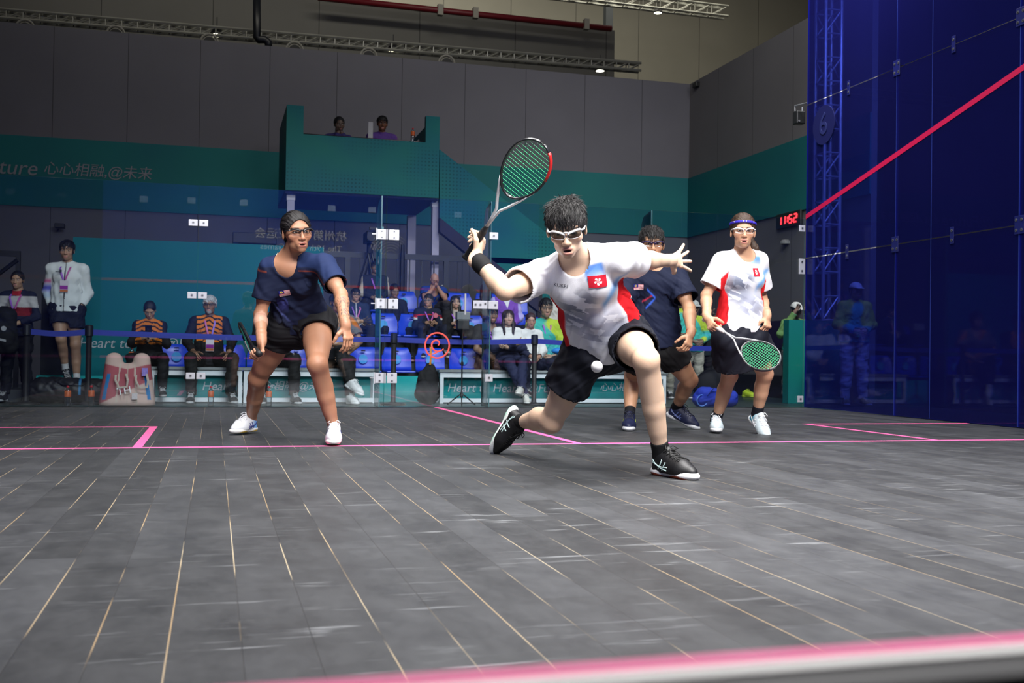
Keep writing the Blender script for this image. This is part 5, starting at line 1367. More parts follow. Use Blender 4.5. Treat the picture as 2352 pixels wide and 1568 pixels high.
def put_text(txt, size, m, parent, org, target, c, right, up, name='print', lift=.0025, shear=0.):
    t = textmesh(txt, size, m, parent, name, np.asarray(c) - org, right, up, shear, 0.)
    bv = BVHTree.FromPolygons([tuple(v.co) for v in target.data.vertices], [tuple(q.vertices) for q in target.data.polygons])
    n = Vector(np.cross(unit(right), unit(up)))
    for v in t.data.vertices:
        h_ = bv.ray_cast(v.co + n * .2, -n)
        if h_[0] is not None: v.co = h_[0] + n * lift
    return t
decal(man, org, shirt, onto(shirt, org, 1373, 646), vec(.97, .20, -.25), vec(-.12, .93, .35), .078, .053, 36, 24, flag_hk, 'flag_patch')
put_text('KUKRI', .022, mat('dark_print', (.03, .035, .05), .6, vary=.05), man, org, shirt, onto(shirt, org, 1288, 656), vec(.98, -.03, 0), vec(0, .95, .3))
glasses(man, org, MJ['head'], (.78, .77, .78), tint=.72, w=.058, hh=.031, fr=.0029, wrap=.022, y=.104)
shoe(man, org, anL, tL, (0, 0, 1), None, ((.006, .006, .007), (.80, .79, .80), (.006, .006, .006)), 1.0, (.55, .72, .70), (.30, .05, .02), -1, .0032)
shoe(man, org, anR, vec(-.42, -.90, -.12), vec(.72, -.22, .62), None, ((.006, .006, .007), (.80, .82, .80), (.006, .006, .006)), 1.0, (.55, .72, .70), (.45, .70, .58), 1, .0032)
for a_, k_ in ((anL, knL), (anR, knR)): sock(man, org, a_, k_, .075, (.006, .006, .007))
wd_ = unit(wrR - MJ['elR'])
skinmesh('wristband', [solid([Cap(wrR - wd_ * .085, wrR - wd_ * .008, .0375, .0365, .0, fa=True, fb=True), Ell(wrR - wd_ * .045, (.040, .040, .040), None, .01)], .003)], (.006, .006, .007), CLOTH, man, org)
racket('racket with green strings raised by the lunging player', butt, tip, vec(0, .1, 1), ((.012, .012, .014), (.52, .53, .54), (.006, .006, .007), (.01, .42, .16), (.55, .02, .02)))
ball = tag(MB().lathe([(.0001, -.0195)] + [(.0198 * math.cos(a), .0198 * math.sin(a)) for a in np.linspace(-1.4, 1.4, 15)] + [(.0001, .0195)], 20).build('squash_ball', mat('white_ball_rubber', (.70, .68, .66), .6, bump=.05), smooth=True), 'small white squash ball in mid air before the black shorts', 'ball')
ball.location = J(1371, 842, 3.55)
# ================================================================== the crouching player on the left of the court
org = V(-1.6, 5.9, 0)
anR, anL = GZ(577, 962, .092), GZ(767, 982, .092)
hipR, hipL = J(651, 752, 6.36), J(730, 746, 6.36)
knR = Jm(592, 868, anR, .41, hipR, .42); knL = Jm(729, 836, anL, .41, hipL, .42)
shR, shL = J(622, 618, 6.12), J(746, 610, 6.08)
wrR = J(601, 782, 5.98); elR = Jm(598, 722, shR, .26, wrR, .23)
elL = Jl(783, 676, shL, .27, -1); wrL = Jl(793, 744, elL, .24, -1)
GJ = dict(pelvis=J(690, 738, 6.36), neck=J(664, 594, 6.12), shR=shR, shL=shL, elR=elR, elL=elL, wrR=wrR, wrL=wrL, hipR=hipR, hipL=hipL, knR=knR, knL=knL, anR=anR, anL=anL,
          head=Head(J(681, 534, 6.02), vec(.58, -.06, 1), vec(-.04, 1, .1), 1.0, .87, .005, .82), kbR=vec(0, .2, -1), kbL=vec(0, .2, -1))
checklen('girl', GJ)
TAN = (.40, .195, .115)
B = Body(GJ, 'f', 1.0)
def tattoo(P, C):
    w, e_ = GJ['wrL'], GJ['elL']; ax_ = unit(w - e_); t = (P - e_) @ ax_ / np.linalg.norm(w - e_); r = np.linalg.norm(P - e_ - np.outer((P - e_) @ ax_, ax_), axis=1)
    m = (t > .25) & (t < .95) & (r < .07)
    s = np.sin(P[:, 2] * 190 + 3 * np.sin(P[:, 0] * 130)) * np.sin(P[:, 0] * 170 + 2.5 * np.sin(P[:, 2] * 90 + 1))
    C = mixc(C, (.10, .07, .06), m * .75 * sst(.0, .35, s))
    w, e_ = GJ['wrR'], GJ['elR']; ax_ = unit(w - e_); t = (P - e_) @ ax_ / np.linalg.norm(w - e_); r = np.linalg.norm(P - e_ - np.outer((P - e_) @ ax_, ax_), axis=1)
    return mixc(C, (.52, .30, .22), ((t > .1) & (t < .42) & (r < .07)) * .8)      # skin-coloured tape on the elbow
h_ax = vec(-.36, .16, -.90)
dR = vec(.12, -.86, .35); tR = h_ax
girl = figure('person', 'player in navy shirt and black shorts crouching with a low racket', B, org, TAN,
              dict(R=dict(d=dR, t=unit(tR - dR * (tR @ dR)), curls=[(.8, 1.1, .6), (.95, 1.2, .6), (1.0, 1.2, .6), (1.05, 1.2, .6)], spread=.04, tcurl=.6, tout=.6, sc=.95),
                   L=dict(d=vec(.22, -.95, .1), t=vec(-.55, -.05, .8), curl=(.35, .5, .35), spread=.06, tcurl=.35, tout=.6, sc=.95)), 'pony', (.012, .010, .010), head_kw=dict(lips=(.26, .07, .06)), tats=tattoo, vol=.010, locks=(6000, .06, .0010, .035))
def navy(P):
    x, y, h = B.tloc(P); C = np.tile(np.array((.005, .009, .032)), (len(P), 1))
    C = mixc(C, (.009, .021, .078), sst(1.0, 1.02, h + .02 * np.abs(x) / .15) * .9)
    C = mixc(C, (.22, .04, .015), np.exp(-((h - .945 + .2 * (np.abs(x) - .12)) / .008) ** 2) * (np.abs(x) > .09) * (y > -.02) * .9)
    C = mixc(C, (.10, .13, .36), np.exp(-((x - .085 - .35 * (h - .36)) / .010) ** 2 - ((h - .33) / .17) ** 4) * (y > 0) * .9)
    C = mixc(C, (.04, .045, .20), (np.abs(x - .045) < .035 - .1 * np.abs(h - .45)) * (y > 0) * .7 * np.exp(-((h - .45) / .10) ** 4))
    C = mixc(C, (.05, .055, .075), np.exp(-((x - .11) / .05) ** 2 - ((h - .08) / .12) ** 2) * (y > 0) * .7)
    return C
shirt = skinmesh('shirt', [tee(B, .006, .66, .02, .008, .070, .005, amp=.004, seed=15, vdrop=.035, sl=.004)], navy, CLOTH, girl, org)
skinmesh('shorts', [shorts(B, .27, .013, .012, .005, amp=.004, seed=21)], (.006, .006, .008), CLOTH, girl, org)
decal(girl, org, shirt, onto(shirt, org, 654, 673), vec(.98, .14, 0), vec(-.12, .98, .2), .064, .036, 40, 28, flag_my, 'flag_patch')
glasses(girl, org, GJ['head'], (.008, .008, .010), tint=.10, w=.056, hh=.034, fr=.0030)
neck = MB(); hd = GJ['head']; nb = B.N
cl = [nb + unit(B.fw) * (.080 * math.sin(a) * 1.0) + B.sc * (.068 * math.cos(a)) + B.up * (.035 - .075 * max(0, math.sin(a)) ** 2) for a in np.linspace(-.2, math.pi + .2, 26)]
neck.tube([q - org for q in cl], .0014, 5); neck.build('necklace', mat('pale_gold_chain', (.75, .62, .42), .3, .8, vary=.05), girl)
WS = ((.70, .72, .76), (.74, .72, .70), (.75, .75, .77), (.16, .38, .75))
tR_ = unit((GZ(530, 1002) - GZ(586, 996)) * [1, 1, 0]); tL_ = unit((GZ(769, 1027) - GZ(768, 1003)) * [1, 1, 0])
shoe(girl, org, anR, tR_, (0, 0, 1), None, WS, .92, (.05, .06, .22), (.55, .36, .05), -1, .0035)
shoe(girl, org, anL, tL_, (0, 0, 1), None, WS[:3], .92, (.05, .06, .22), (.50, .30, .12), 1, .0035)
G_ = wrR + dR * .066 + np.cross(unit(tR - dR * (tR @ dR)), dR) * .028
racket('racket with teal strings held low by the crouching player', G_ - h_ax * .085, G_ + h_ax * .60, vec(.88, .36, -.28), ((.008, .009, .011), (.01, .01, .012), (.008, .008, .009), (.02, .40, .27), (.45, .47, .5)))
# ================================================================== the player with the headband
org = V(1.35, 6.0, 0)
tl = GZ(1776, 999); anR, anL = GZ(1645, 962, .092), Jl(1739, 950, tl + [0, 0, .02], .225, 1)
hipR, hipL = J(1672, 778, 7.12), J(1727, 775, 7.18)
knR = Jm(1676, 862, anR, .41, hipR, .42); knL = Jm(1757, 858, anL, .41, hipL, .42)
shR, shL = J(1660, 603, 7.10), J(1740, 601, 7.18)
butt = J(1617, 732, 6.98); tip = Jl(1784, 840, butt, .685, -1); hx = unit(tip - butt)
dR = vec(.30, -.82, .5); tt = unit(hx - dR * (hx @ dR)); nR = np.cross(tt, dR); G_ = butt + hx * .10
wrR = G_ - dR * .066 - nR * .029
HJ = dict(pelvis=J(1699, 764, 7.17), neck=J(1706, 584, 7.14), shR=shR, shL=shL, elR=Jm(1622, 678, shR, .27, wrR, .23), elL=Jl(1750, 684, shL, .27, 1), wrR=wrR, wrL=None, hipR=hipR, hipL=hipL, knR=knR, knL=knL, anR=anR, anL=anL,
          head=Head(J(1706, 532, 7.06), vec(-.08, -.02, 1), vec(.03, 1, .03), .98, .88, .006, .84), kbR=vec(0, .2, -1), kbL=vec(0, .2, -1))
HJ['wrL'] = Jl(1762, 724, HJ['elL'], .23, -1)
checklen('headband', HJ); HJ['head'].tx = -.10
B = Body(HJ, 'f', .97)
WARM = (.56, .315, .195)
lady = figure('person', 'player in white shirt, dark skirt and blue headband standing with racket down', B, org, WARM,
              dict(R=dict(d=dR, t=tt, curls=[(.8, 1.1, .6), (.95, 1.2, .6), (1.0, 1.2, .6), (1.05, 1.2, .6)], spread=.04, tcurl=.6, tout=.6, sc=.92),
                   L=dict(d=vec(-.05, -.95, .3), t=vec(-.75, .1, .6), curl=(.95, 1.2, .7), spread=.04, tcurl=.7, tout=.5, sc=.92)), 'pony', (.050, .028, .017), head_kw=dict(lips=(.40, .13, .12)), vol=.015, locks=(6000, .06, .0010, .045))
BH = B
shirt = skinmesh('shirt', [tee(B, .011, .72, -.01, .016, .064, .005, amp=.0028, seed=25, vdrop=.015, sl=.012)], lambda p: kit(p, BH, 1, (.72, .72, .75), .126), CLOTH, lady, org)
hm = (lerp(hipR, knR, .42) + lerp(hipL, knL, .42)) / 2
kd = unit(hm - B.P)
skp = [Cap(lerp(hipR, knR, .0), lerp(hipR, knR, .44), .112, .112, .08, fb=True), Cap(lerp(hipL, knL, 0), lerp(hipL, knL, .44), .112, .112, .08, fb=True), ECap(B.P + B.up * .09, B.P - B.up * .02, B.sp, (.158, .118), (.185, .135), .03), ECap(B.P - B.up * .02, B.P + kd * .20, B.sp, (.186, .136), (.225, .175), .03, fb=True), shell(.0105), ECap(B.P + kd * .08, B.P + kd * .26, B.sp, (.190, .142), (.226, .176), .003, 's')]
P_, Q_ = solid(skp, .005); P_ = wrinkle(P_, Q_, .005, 10, 31, None, [(B.P + B.up * .2, B.P + kd * .4)])
skinmesh('skirt', [(P_, Q_)], (.009, .010, .018), CLOTH, lady, org)
decal(lady, org, shirt, onto(shirt, org, 1737, 625), vec(1, 0, -.15), vec(0, 1, .1), .044, .054, 20, 26, flag_hk, 'flag_patch')
glasses(lady, org, HJ['head'], (.75, .74, .75), tint=.18, w=.056, hh=.034, fr=.0030)
hd = HJ['head']
k = MB(); k.tube([hd.p(.0895 * math.cos(a), -.012 + .1085 * math.sin(a), .048 + .014 * math.sin(a)) - org for a in np.linspace(0, 2 * math.pi, 37)[:-1]], (.0025, .008), 8, True, flat=(1, 0, 0)); hb = k.build('headband', mat('royal_blue_band', (.035, .02, .42), .6, vary=.08), lady, True)
for a0 in (1.45, 1.66, .75, 2.3):
    k = MB(); k.tube([hd.p(.092 * math.cos(a), -.012 + .111 * math.sin(a), .050 + .014 * math.sin(a)) - org for a in (a0 - .03, a0 + .03)], .0035, 6); k.build('band_logo', mat('white_print', (.8, .8, .8)), hb)
skinmesh('plaster', [solid([Ell(lerp(shR, HJ['elR'], .66) + vec(0, 0, 1) * .030, (.022, .022, .022), None, .01)], .003)], (.60, .36, .25), CLOTH, lady, org)
LS = ((.62, .72, .76), (.74, .75, .76), (.78, .78, .80), (.05, .42, .62))
shoe(lady, org, anR, unit((GZ(1652, 1005) - GZ(1642, 985)) * [1, 1, 0]), (0, 0, 1), None, LS, .92, (.40, .62, .72), None, 1, .0035)
shoe(lady, org, anL, unit(tl - anL + [0, 0, .0]) , (0, 0, 1), None, LS, .92, (.75, .76, .78), None, -1, .0035)
for a_, k_ in ((anR, knR), (anL, knL)): sock(lady, org, a_, k_, .07, (.008, .009, .016))
racket('racket with white grip and green strings held by the headband player', butt, tip, vec(.0, .2, 1), ((.10, .105, .11), (.35, .36, .37), (.72, .70, .66), (.015, .42, .24), (.02, .02, .022)))
# ================================================================== the player in navy behind
org = V(1.1, 7.0, 0)
tl = GZ(1578, 973); anR, anL = GZ(1446, 957, .092), J(1553, 936, 7.95)
hipR, hipL = J(1474, 800, 7.50), J(1533, 796, 7.55)
knR = Jm(1453, 862, anR, .44, hipR, .44); knL = Jm(1584, 872, hipL, .44, anL, .43)
shR, shL = J(1444, 632, 7.42), J(1553, 630, 7.46)
elL = Jl(1583, 708, shL, .29, -1); wrL = Jl(1587, 764, elL, .25, -1)
PJ = dict(pelvis=J(1503, 786, 7.54), neck=J(1499, 604, 7.46), shR=shR, shL=shL, elR=J(1426, 712, 7.35), elL=elL, wrR=J(1452, 770, 7.25), wrL=wrL, hipR=hipR, hipL=hipL, knR=knR, knL=knL, anR=anR, anL=anL,
          head=Head(J(1497, 561, 7.38), vec(-.02, -.05, 1), vec(0, 1, .05), 1.02, .96), kbR=vec(0, .1, -1), kbL=vec(0, .3, -1))
checklen('navy', PJ)
B = Body(PJ, 'm', 1.04); BP = B
BROWN = (.46, .25, .145)
boy = figure('person', 'player in navy shirt and purple glasses standing behind the lunging player', B, org, BROWN,
             dict(R=dict(d=vec(0, -1, .2), t=vec(.5, 0, .8), curl=(.6, .8, .5), tcurl=.5), L=dict(d=vec(-.25, -.93, .2), t=vec(-.75, .1, .65), curl=(.55, .75, .45), spread=.05, tcurl=.4, tout=.6)), 'short', (.010, .009, .009), vol=.017, locks=(2000, .04, .0012, .03, .5))
def navy2(P):
    x, y, h = BP.tloc(P); C = np.tile(np.array((.006, .010, .032)), (len(P), 1)); fr_ = (y > 0) * 1.
    C = mixc(C, (.03, .10, .55), fr_ * np.exp(-(np.abs(np.abs(h - .585) - (x - .035) * 1.8) / .014) ** 2) * (x > .035) * (x < .10))
    C = mixc(C, (.40, .02, .05), fr_ * np.exp(-((h - .60 - (x - .075) * -1.2) / .010) ** 2) * (x > .06) * (x < .12))
    return C
shirt = skinmesh('shirt', [tee(B, .014, .72, .02, .018, .066, .0055, amp=.005, seed=35, vdrop=.02, sl=.014)], navy2, CLOTH, boy, org)
skinmesh('shorts', [shorts(B, .46, .014, .016, .006, amp=.004, seed=41)], (.006, .006, .007), CLOTH, boy, org)
decal(boy, org, shirt, onto(shirt, org, 1466, 659), vec(1, -.02, 0), vec(0, 1, .1), .068, .038, 36, 28, flag_my, 'flag_patch')
glasses(boy, org, PJ['head'], (.016, .006, .042), tint=.2, w=.058, hh=.032, fr=.0036)
BS = ((.008, .012, .045), (.55, .57, .6), (.01, .012, .03))
shoe(boy, org, anR, unit((GZ(1442, 992) - GZ(1446, 975)) * [1, 1, 0]), (0, 0, 1), None, BS, 1., (.42, .55, .03), None, 1, .004)
shoe(boy, org, anL, vec(.75, -.35, .55), (0, 0, 1), None, BS, 1., (.10, .14, .35), None, -1, .004)
for a_, k_ in ((anR, knR), (anL, knL)): sock(boy, org, a_, k_, .13, (.006, .006, .008))
k = MB(); w = PJ['wrL']; ax_ = unit(w - elL); u_ = unit(np.cross(ax_, [0, 1, 0])); v_ = np.cross(ax_, u_)
k.tube([w - ax_ * .012 + (u_ * math.cos(a) + v_ * math.sin(a)) * .032 - org for a in np.linspace(0, 6.28, 21)[:-1]], .003, 6, True); k.build('bracelet', mat('red_thread', (.45, .05, .03), .7, vary=.1), boy)
# ================================================================== spectators, coaches and officials
UP = V(0, 0, 1)
def pose(px, py, Yh, kind, floor, seat=None, yaw=0., lean=.08, arms='lap', look=(0., 0.), legs=None, sex='m', g=.95, s=None, spread=.10, hd_kw={}):
    """a figure whose eye line meets a pixel at depth Yh; sized so that it sits on the seat or stands on the floor"""
    F = V(math.sin(yaw), -math.cos(yaw), 0); R = np.cross(F, UP); e = at(px, py, Y=Yh)
    base = seat if kind == 'sit' else floor
    if s is None:
        tall = (.095 + .50 * math.cos(lean) + .185) if kind == 'sit' else (.93 + .50 * math.cos(lean) + .185)
        s = (e[2] - base) / tall
    s_ = s; s = min(max(s, .80), 1.16)
    up = unit(UP * math.cos(lean) + F * math.sin(lean))
    nk = e - UP * .17 * s - F * .045 * s
    pv = nk - up * .50 * s
    if kind == 'sit': pv[2] = seat + .095 * s
    shc = nk - up * .045 * s; w = (.172 if sex == 'm' else .155) * s
    j = dict(pelvis=pv, neck=nk, shR=shc + R * w, shL=shc - R * w, hipR=pv + R * .09 * s - UP * .01, hipL=pv - R * .09 * s - UP * .01)
    if kind == 'sit':
        for q, sg in (('R', 1), ('L', -1)):
            kn = j['hip' + q] + F * .42 * s + R * sg * spread + UP * .02
            j['kn' + q] = kn; a = kn + F * .02 - R * sg * .01; a[2] = floor + .095; j['an' + q] = a
            if a[2] < kn[2] - .46 * s: a[2] = kn[2] - .42 * s
    else:
        for q, sg in (('R', 1), ('L', -1)):
            a = j['hip' + q] * [1, 1, 0] + R * sg * (spread - .06) + UP * (floor + .095); j['an' + q] = a; j['kn' + q] = lerp(j['hip' + q], a, .5) + F * .02
    if legs: legs(j, F, R, s)
    for q, sg in (('R', 1), ('L', -1)):
        sh = j['sh' + q]
        if arms == 'lap': el = sh + R * sg * .05 + F * .06 - UP * .26 * s; wr = pv + R * sg * .06 + F * .27 * s + UP * .10
        elif arms == 'knees': el = sh + R * sg * .10 + F * .10 - UP * .24 * s; wr = j['kn' + q] + UP * .08 - F * .06 - R * sg * .03
        elif arms == 'chin': el = j['kn' + q] + UP * .10 - F * .04 - R * sg * .02; wr = e - UP * .15 * s + F * .11 + R * sg * .03
        elif arms == 'crossed': el = sh + R * sg * .06 + F * .08 - UP * .24 * s; wr = pv + UP * (.27 + .03 * sg) * s + F * (.20 + .03 * sg) - R * sg * .07
        elif arms == 'phone': el = sh + R * sg * .06 + F * .06 - UP * .25 * s; wr = pv + UP * .30 * s + F * .27 + R * sg * .05
        elif arms == 'front': el = sh + R * sg * .08 + F * .02 - UP * .26 * s; wr = pv + UP * .10 * s + F * .20 + R * sg * .06
        elif arms == 'pocket': el = sh + R * sg * .05 - F * .05 - UP * .27 * s; wr = pv + R * sg * .165 * s + F * .04 + UP * .03
        elif arms == 'camera': el = sh + R * sg * .12 + F * .12 - UP * .16 * s; wr = e + F * .16 + R * sg * .08 - UP * .03
        else: el = sh + R * sg * .05 - UP * .28 * s; wr = el + F * .05 - UP * .24 * s
        j['el' + q] = el; j['wr' + q] = wr
    fy, fp = look
    fd = unit((F * math.cos(fy) + R * -math.sin(fy)) * math.cos(fp) - UP * math.sin(fp))
    j['head'] = Head(e, fd, unit(UP + fd * math.sin(fp) * .5), s * 1.0, **hd_kw)
    j['F'] = F; j['R'] = R; j['kbR'] = j['kbL'] = -F
    b = Body({k: v for k, v in j.items() if k not in 'FR'}, sex, g * s); b.F, b.R, b.s = F, R, s
    if abs(s_ - s) > .01: print('SCALE', px, py, round(s_, 2))
    return b
def lanyard(par, B, org, c1=(.30, .10, .55), badge=True, hang=.42, c2=(.48, .10, .36)):
    f, s = B.fw, B.sc; k = MB()
    for sg, nm in ((1, 'a'), (-1, 'b')):
        p0 = B.N + s * sg * .055 + B.up * .02; p1 = B.N + f * .125 + s * sg * .055 - B.up * .05; p2 = lerp(B.N, B.P, hang) + f * .150 + s * sg * .012
        k = MB(); k.tube([p - org for p in (p0, p1, lerp(p1, p2, .5) + f * .012, p2)], [(.010, .0015)] * 4, 6, flat=s); k.build('lanyard', mat('lanyard_%d' % int(99 * (c1 if sg > 0 else c2)[0]), c1 if sg > 0 else c2, .6, vary=.15, scale=60), par)
    if badge:
        c = lerp(B.N, B.P, hang + .16) + f * .160 - org
        b = MB().obox(c, s * .048, B.up * .07, f * .003).build('badge', mat('badge_white', (.62, .58, .64), .4, vary=.08), par)
        MB().obox(c - B.up * .012 + f * .002, s * .044, B.up * .022, f * .0035).build('badge_stripe', mat('badge_purple', (.28, .02, .32), .5, vary=.1), b)
        MB().obox(c - B.up * .052 + f * .002, s * .044, B.up * .013, f * .0035).build('badge_stripe', mat('badge_orange', (.5, .14, .04), .5, vary=.1), b)
def noise3(P, f, sd):
    r = np.random.default_rng(sd).uniform(-1, 1, (4, 3)) * f; return sum(np.sin(P @ w + i * 1.7) for i, w in enumerate(r)) / 4
YEL, BLK = (.42, .25, .155), (.008, .008, .010)
def dress(name_lbl, B, skin, top, bottom, hair, haircol, longs=True, longp=True, shoes=((.02, .02, .022), (.5, .5, .5)), lan=None, gl=None, head_kw={}, fine=1., hands=True, topname='jacket', bagd=True, shoe_dir=None, h=.0105, locks=None, feet=True, socks=None, hem=.06):
    org = B.P * [1, 1, 0] + UP * (min(B.J['anR'][2], B.J['anL'][2]) - .095)
    hn = {}; B.flat = True; flat_tee = longs
    if hair and locks is None: locks = (700, .055 if hair != 'long' else .08, .0020, .01)
    for q, sg in (('R', 1), ('L', -1)):
        d = unit(B.J['wr' + q] - B.J['el' + q]); t = unit(B.F * .6 - B.R * sg * .7 + UP * .2); t = unit(t - d * (t @ d))
        hn[q] = dict(d=d, t=t, curl=(.45, .6, .4), tcurl=.4, sc=B.s * (.98 if B.sex == 'm' else .9))
    p = figure('person', name_lbl, B, org, skin, hn if hands else {}, hair, haircol, head_kw=head_kw, h=(h, .005, .005), locks=locks)
    C = top if callable(top) else (lambda P, c=top: np.tile(np.asarray(c, float), (len(P), 1)))
    skinmesh(topname, [tee(B, .012, .70, hem, .018, .066, h * .8, amp=.006, seed=int(abs(B.P[0]) * 997) % 91, th=.02, long=longs, sl=.012, freq=11)], lambda P: C(P) if not callable(top) else top(P, B), CLOTH, p, org)
    skinmesh('trousers' if longp else 'shorts', [shorts(B, .55, .014, .02, h * .8, amp=.005, seed=3, th=.02, long=longp)], bottom, CLOTH, p, org)
    if feet:
        for q, sg in (('R', 1), ('L', -1)):
            sd = shoe_dir[q] if shoe_dir and q in shoe_dir else B.F + B.R * sg * .15
            up = UP
            if isinstance(sd, tuple): sd, up = sd
            shoe(p, org, B.J['an' + q], sd, up, None, (shoes[0], shoes[1], shoes[1]), .98 * B.s, None, None, sg, .007)
            if socks is not None: sock(p, org, B.J['an' + q], B.J['kn' + q], .15, socks)
    if lan: lanyard(p, B, org, **(lan if isinstance(lan, dict) else {}))
    if gl is not None: glasses(p, org, B.J['head'], gl, tint=.12, w=.050, hh=.030, fr=.0024)
    return p, org
def lf(P, B): return B.tloc(P)
# -- colours of the tops
def tiger(P, B):
    x, y, h = lf(P, B); C = np.tile(np.array(BLK), (len(P), 1)); n = noise3(P, 55, 3)
    o = (h > .45 + .04 * n) & (np.abs(x) < .15) & (y > -.05)
    st = np.sin(h * 62 + np.abs(x) * 38 + 2.5 * n) > .35
    return mixc(C, (.62, .17, .012), (o & ~st) * 1.)
def white_arm(P, B):
    x, y, h = lf(P, B); C = np.tile(np.array((.66, .70, .70)), (len(P), 1)); arm = sst(.165, .185, x)
    C = mixc(C, (.62, .12, .26), arm * np.exp(-((h - .62) / .05) ** 2)); C = mixc(C, (.10, .10, .50), arm * np.exp(-((h - .46) / .10) ** 2)); C = mixc(C, (.35, .50, .68), arm * .7 * np.exp(-((h - .28) / .08) ** 2))
    return mixc(C, (.02, .02, .03), (np.abs(x) < .006) * (y > .05) * 1.)
def tricolour(P, B):
    x, y, h = lf(P, B); C = np.tile(np.array((.012, .014, .035)), (len(P), 1))
    C = mixc(C, (.50, .48, .48), ((h > .62) & (h < .92) & (np.abs(x) < .30)) * 1.); C = mixc(C, (.20, .012, .018), ((h > .40) & (h <= .62) & (np.abs(x) < .165)) * 1.)
    return mixc(C, (.40, .02, .03), ((h > .93) & (np.abs(x) < .05)) * 1.)
def navyzip(P, B):
    x, y, h = lf(P, B); C = np.tile(np.array((.018, .030, .075)), (len(P), 1)); return mixc(C, (.6, .6, .62), (np.abs(x) < .008) * (y > .05) * 1.)
def redstripe(P, B):
    x, y, h = lf(P, B); C = np.tile(np.array((.010, .014, .035)), (len(P), 1))
    C = mixc(C, (.55, .012, .02), ((np.abs(h - .80 + .3 * np.abs(x)) < .022) & (y > -.03)) * 1.); C = mixc(C, (.60, .60, .60), ((np.abs(x) > .17) & (np.abs(h - .58) < .05)) * 1.)
    return mixc(C, (.55, .012, .02), ((np.abs(x) > .17) & (np.abs(h - .66) < .03)) * 1.)
def whitenavy(P, B):
    x, y, h = lf(P, B); C = np.tile(np.array((.72, .71, .68)), (len(P), 1)); return mixc(C, (.016, .020, .055), ((h < .50 + .06 * np.abs(x) / .2)) * 1.)
def volunteer(P, B):
    x, y, h = lf(P, B); n = noise3(P, 14, 5); C = np.tile(np.array((.05, .42, .36)), (len(P), 1))
    C = mixc(C, (.42, .55, .05), sst(-.1, .15, n + (np.abs(x) - .12) * 3 + (h - .6) * .9)); return mixc(C, (.06, .30, .48), .6 * sst(.25, .5, noise3(P, 18, 9)) * (h < .5))
def varsity(P, B):
    x, y, h = lf(P, B); C = np.tile(np.array((.018, .022, .045)), (len(P), 1)); return mixc(C, (.55, .50, .42), (np.abs(x) > .185) * 1.)
def vest(P, B):
    x, y, h = lf(P, B); C = np.tile(np.array((.19, .07, .42)), (len(P), 1)); C = mixc(C, (.42, .38, .72), (np.abs(x) > .175) * 1.); return mixc(C, (.7, .7, .72), ((np.abs(x) < .05 * (h - .72) / .25) & (h > .72) & (y > 0)) * 1.)
def grey_orange(P, B):
    x, y, h = lf(P, B); C = np.tile(np.array((.14, .14, .14)), (len(P), 1)); return mixc(C, (.5, .14, .015), (sst(.3, .5, noise3(P, 26, 4)) * (y > 0)))
def balcony_jacket(c1, c2): return lambda P, B: mixc(np.tile(np.array(c1), (len(P), 1)), c2, sst(.0, .3, noise3(P, 11, 2)) * .8)
# -- who sits and stands where
DY = 12.95
B = pose(40, 643, 12.7, 'stand', AZ, None, -.12, .02, 'front', (0, .05), None, 'f', .98)
dress('person in white, red and navy jacket standing with a black backpack', B, YEL, tricolour, (.010, .010, .014), 'pony', BLK, lan=dict(badge=False), h=.0115)
B_bp = B
def lg(j, F, R, s):
    j['anR'] = j['anR'] + F * -.02 - R * .13 + UP * .14; j['knR'] = lerp(j['hipR'], j['anR'], .5) + F * .14 - R * .02
B = pose(154, 575, 13.1, 'stand', .05, None, -.10, -.02, 'pocket', (.05, .1), lg, 'm', 1.02, hd_kw=dict(jaw=.95))
p, og = dress('person in white jacket and dark shorts standing with hands in pockets', B, (.40, .235, .15), white_arm, (.010, .012, .028), 'fringe', BLK, True, False, (BLK, (.5, .5, .5)), lan=dict(hang=.36), hands=False, socks=(.66, .66, .66), shoe_dir=dict(R=(B.F * .5 - UP * .7 - B.R * .3, unit(B.F + UP * .5))), hem=.05, locks=(900, .045, .002, .05, .3))
mk = MB(); q = B.C + B.sc * .07 + B.fw * .155 + B.up * .06 - og
mk.obox(q, B.sc * .03, B.up * .004, B.fw * .004); mk.obox(q + B.up * .014 - B.sc * .028, B.sc * .012, B.up * .012, B.fw * .004); mk.build('chest_logo', mat('dark_print', (0, 0, 0)), p)
B = pose(344, 712, 12.85, 'sit', AZ, BZ, 0, .16, 'phone', (0, .55), None, 'f', .98)
p, og = dress('person in black and orange jacket bent over a phone on the bench', B, YEL, tiger, BLK, 'bun', BLK)
ph = (B.J['wrR'] + B.J['wrL']) / 2 + UP * .075 + B.F * .02
tag(MB().obox(ph, B.R * .038, unit(UP + B.F * .5) * .075, unit(B.F - UP * .5) * .005).build('mobile_phone', mat('black_phone', (.01, .01, .012), .2, vary=.1)), 'dark mobile phone held by the person bent over on the bench', 'phone')
B = pose(482, 700, 12.85, 'sit', AZ, BZ, .10, .06, 'knees', (-.25, .02), None, 'm', 1.04, spread=.15)
p, og = dress('grey-haired person with white goatee in black and orange jacket on the bench', B, (.26, .14, .085), tiger, (.010, .010, .010), 'short', (.42, .42, .42), lan=dict(hang=.48, c1=(.5, .12, .35), c2=(.25, .15, .62)), gl=(.01, .01, .01), head_kw=dict(beard=(.5, .5, .5), brow=(.12, .12, .12)), locks=(900, .03, .002, .04, .1), shoe_dir=None)
B = pose(632, 694, 12.85, 'sit', AZ, BZ, .1, .10, 'lap', (.3, .05), None, 'm', 1.0)
dress('person in black and orange jacket half hidden by the crouching player', B, (.34, .19, .11), tiger, (.010, .010, .010), 'short', BLK)
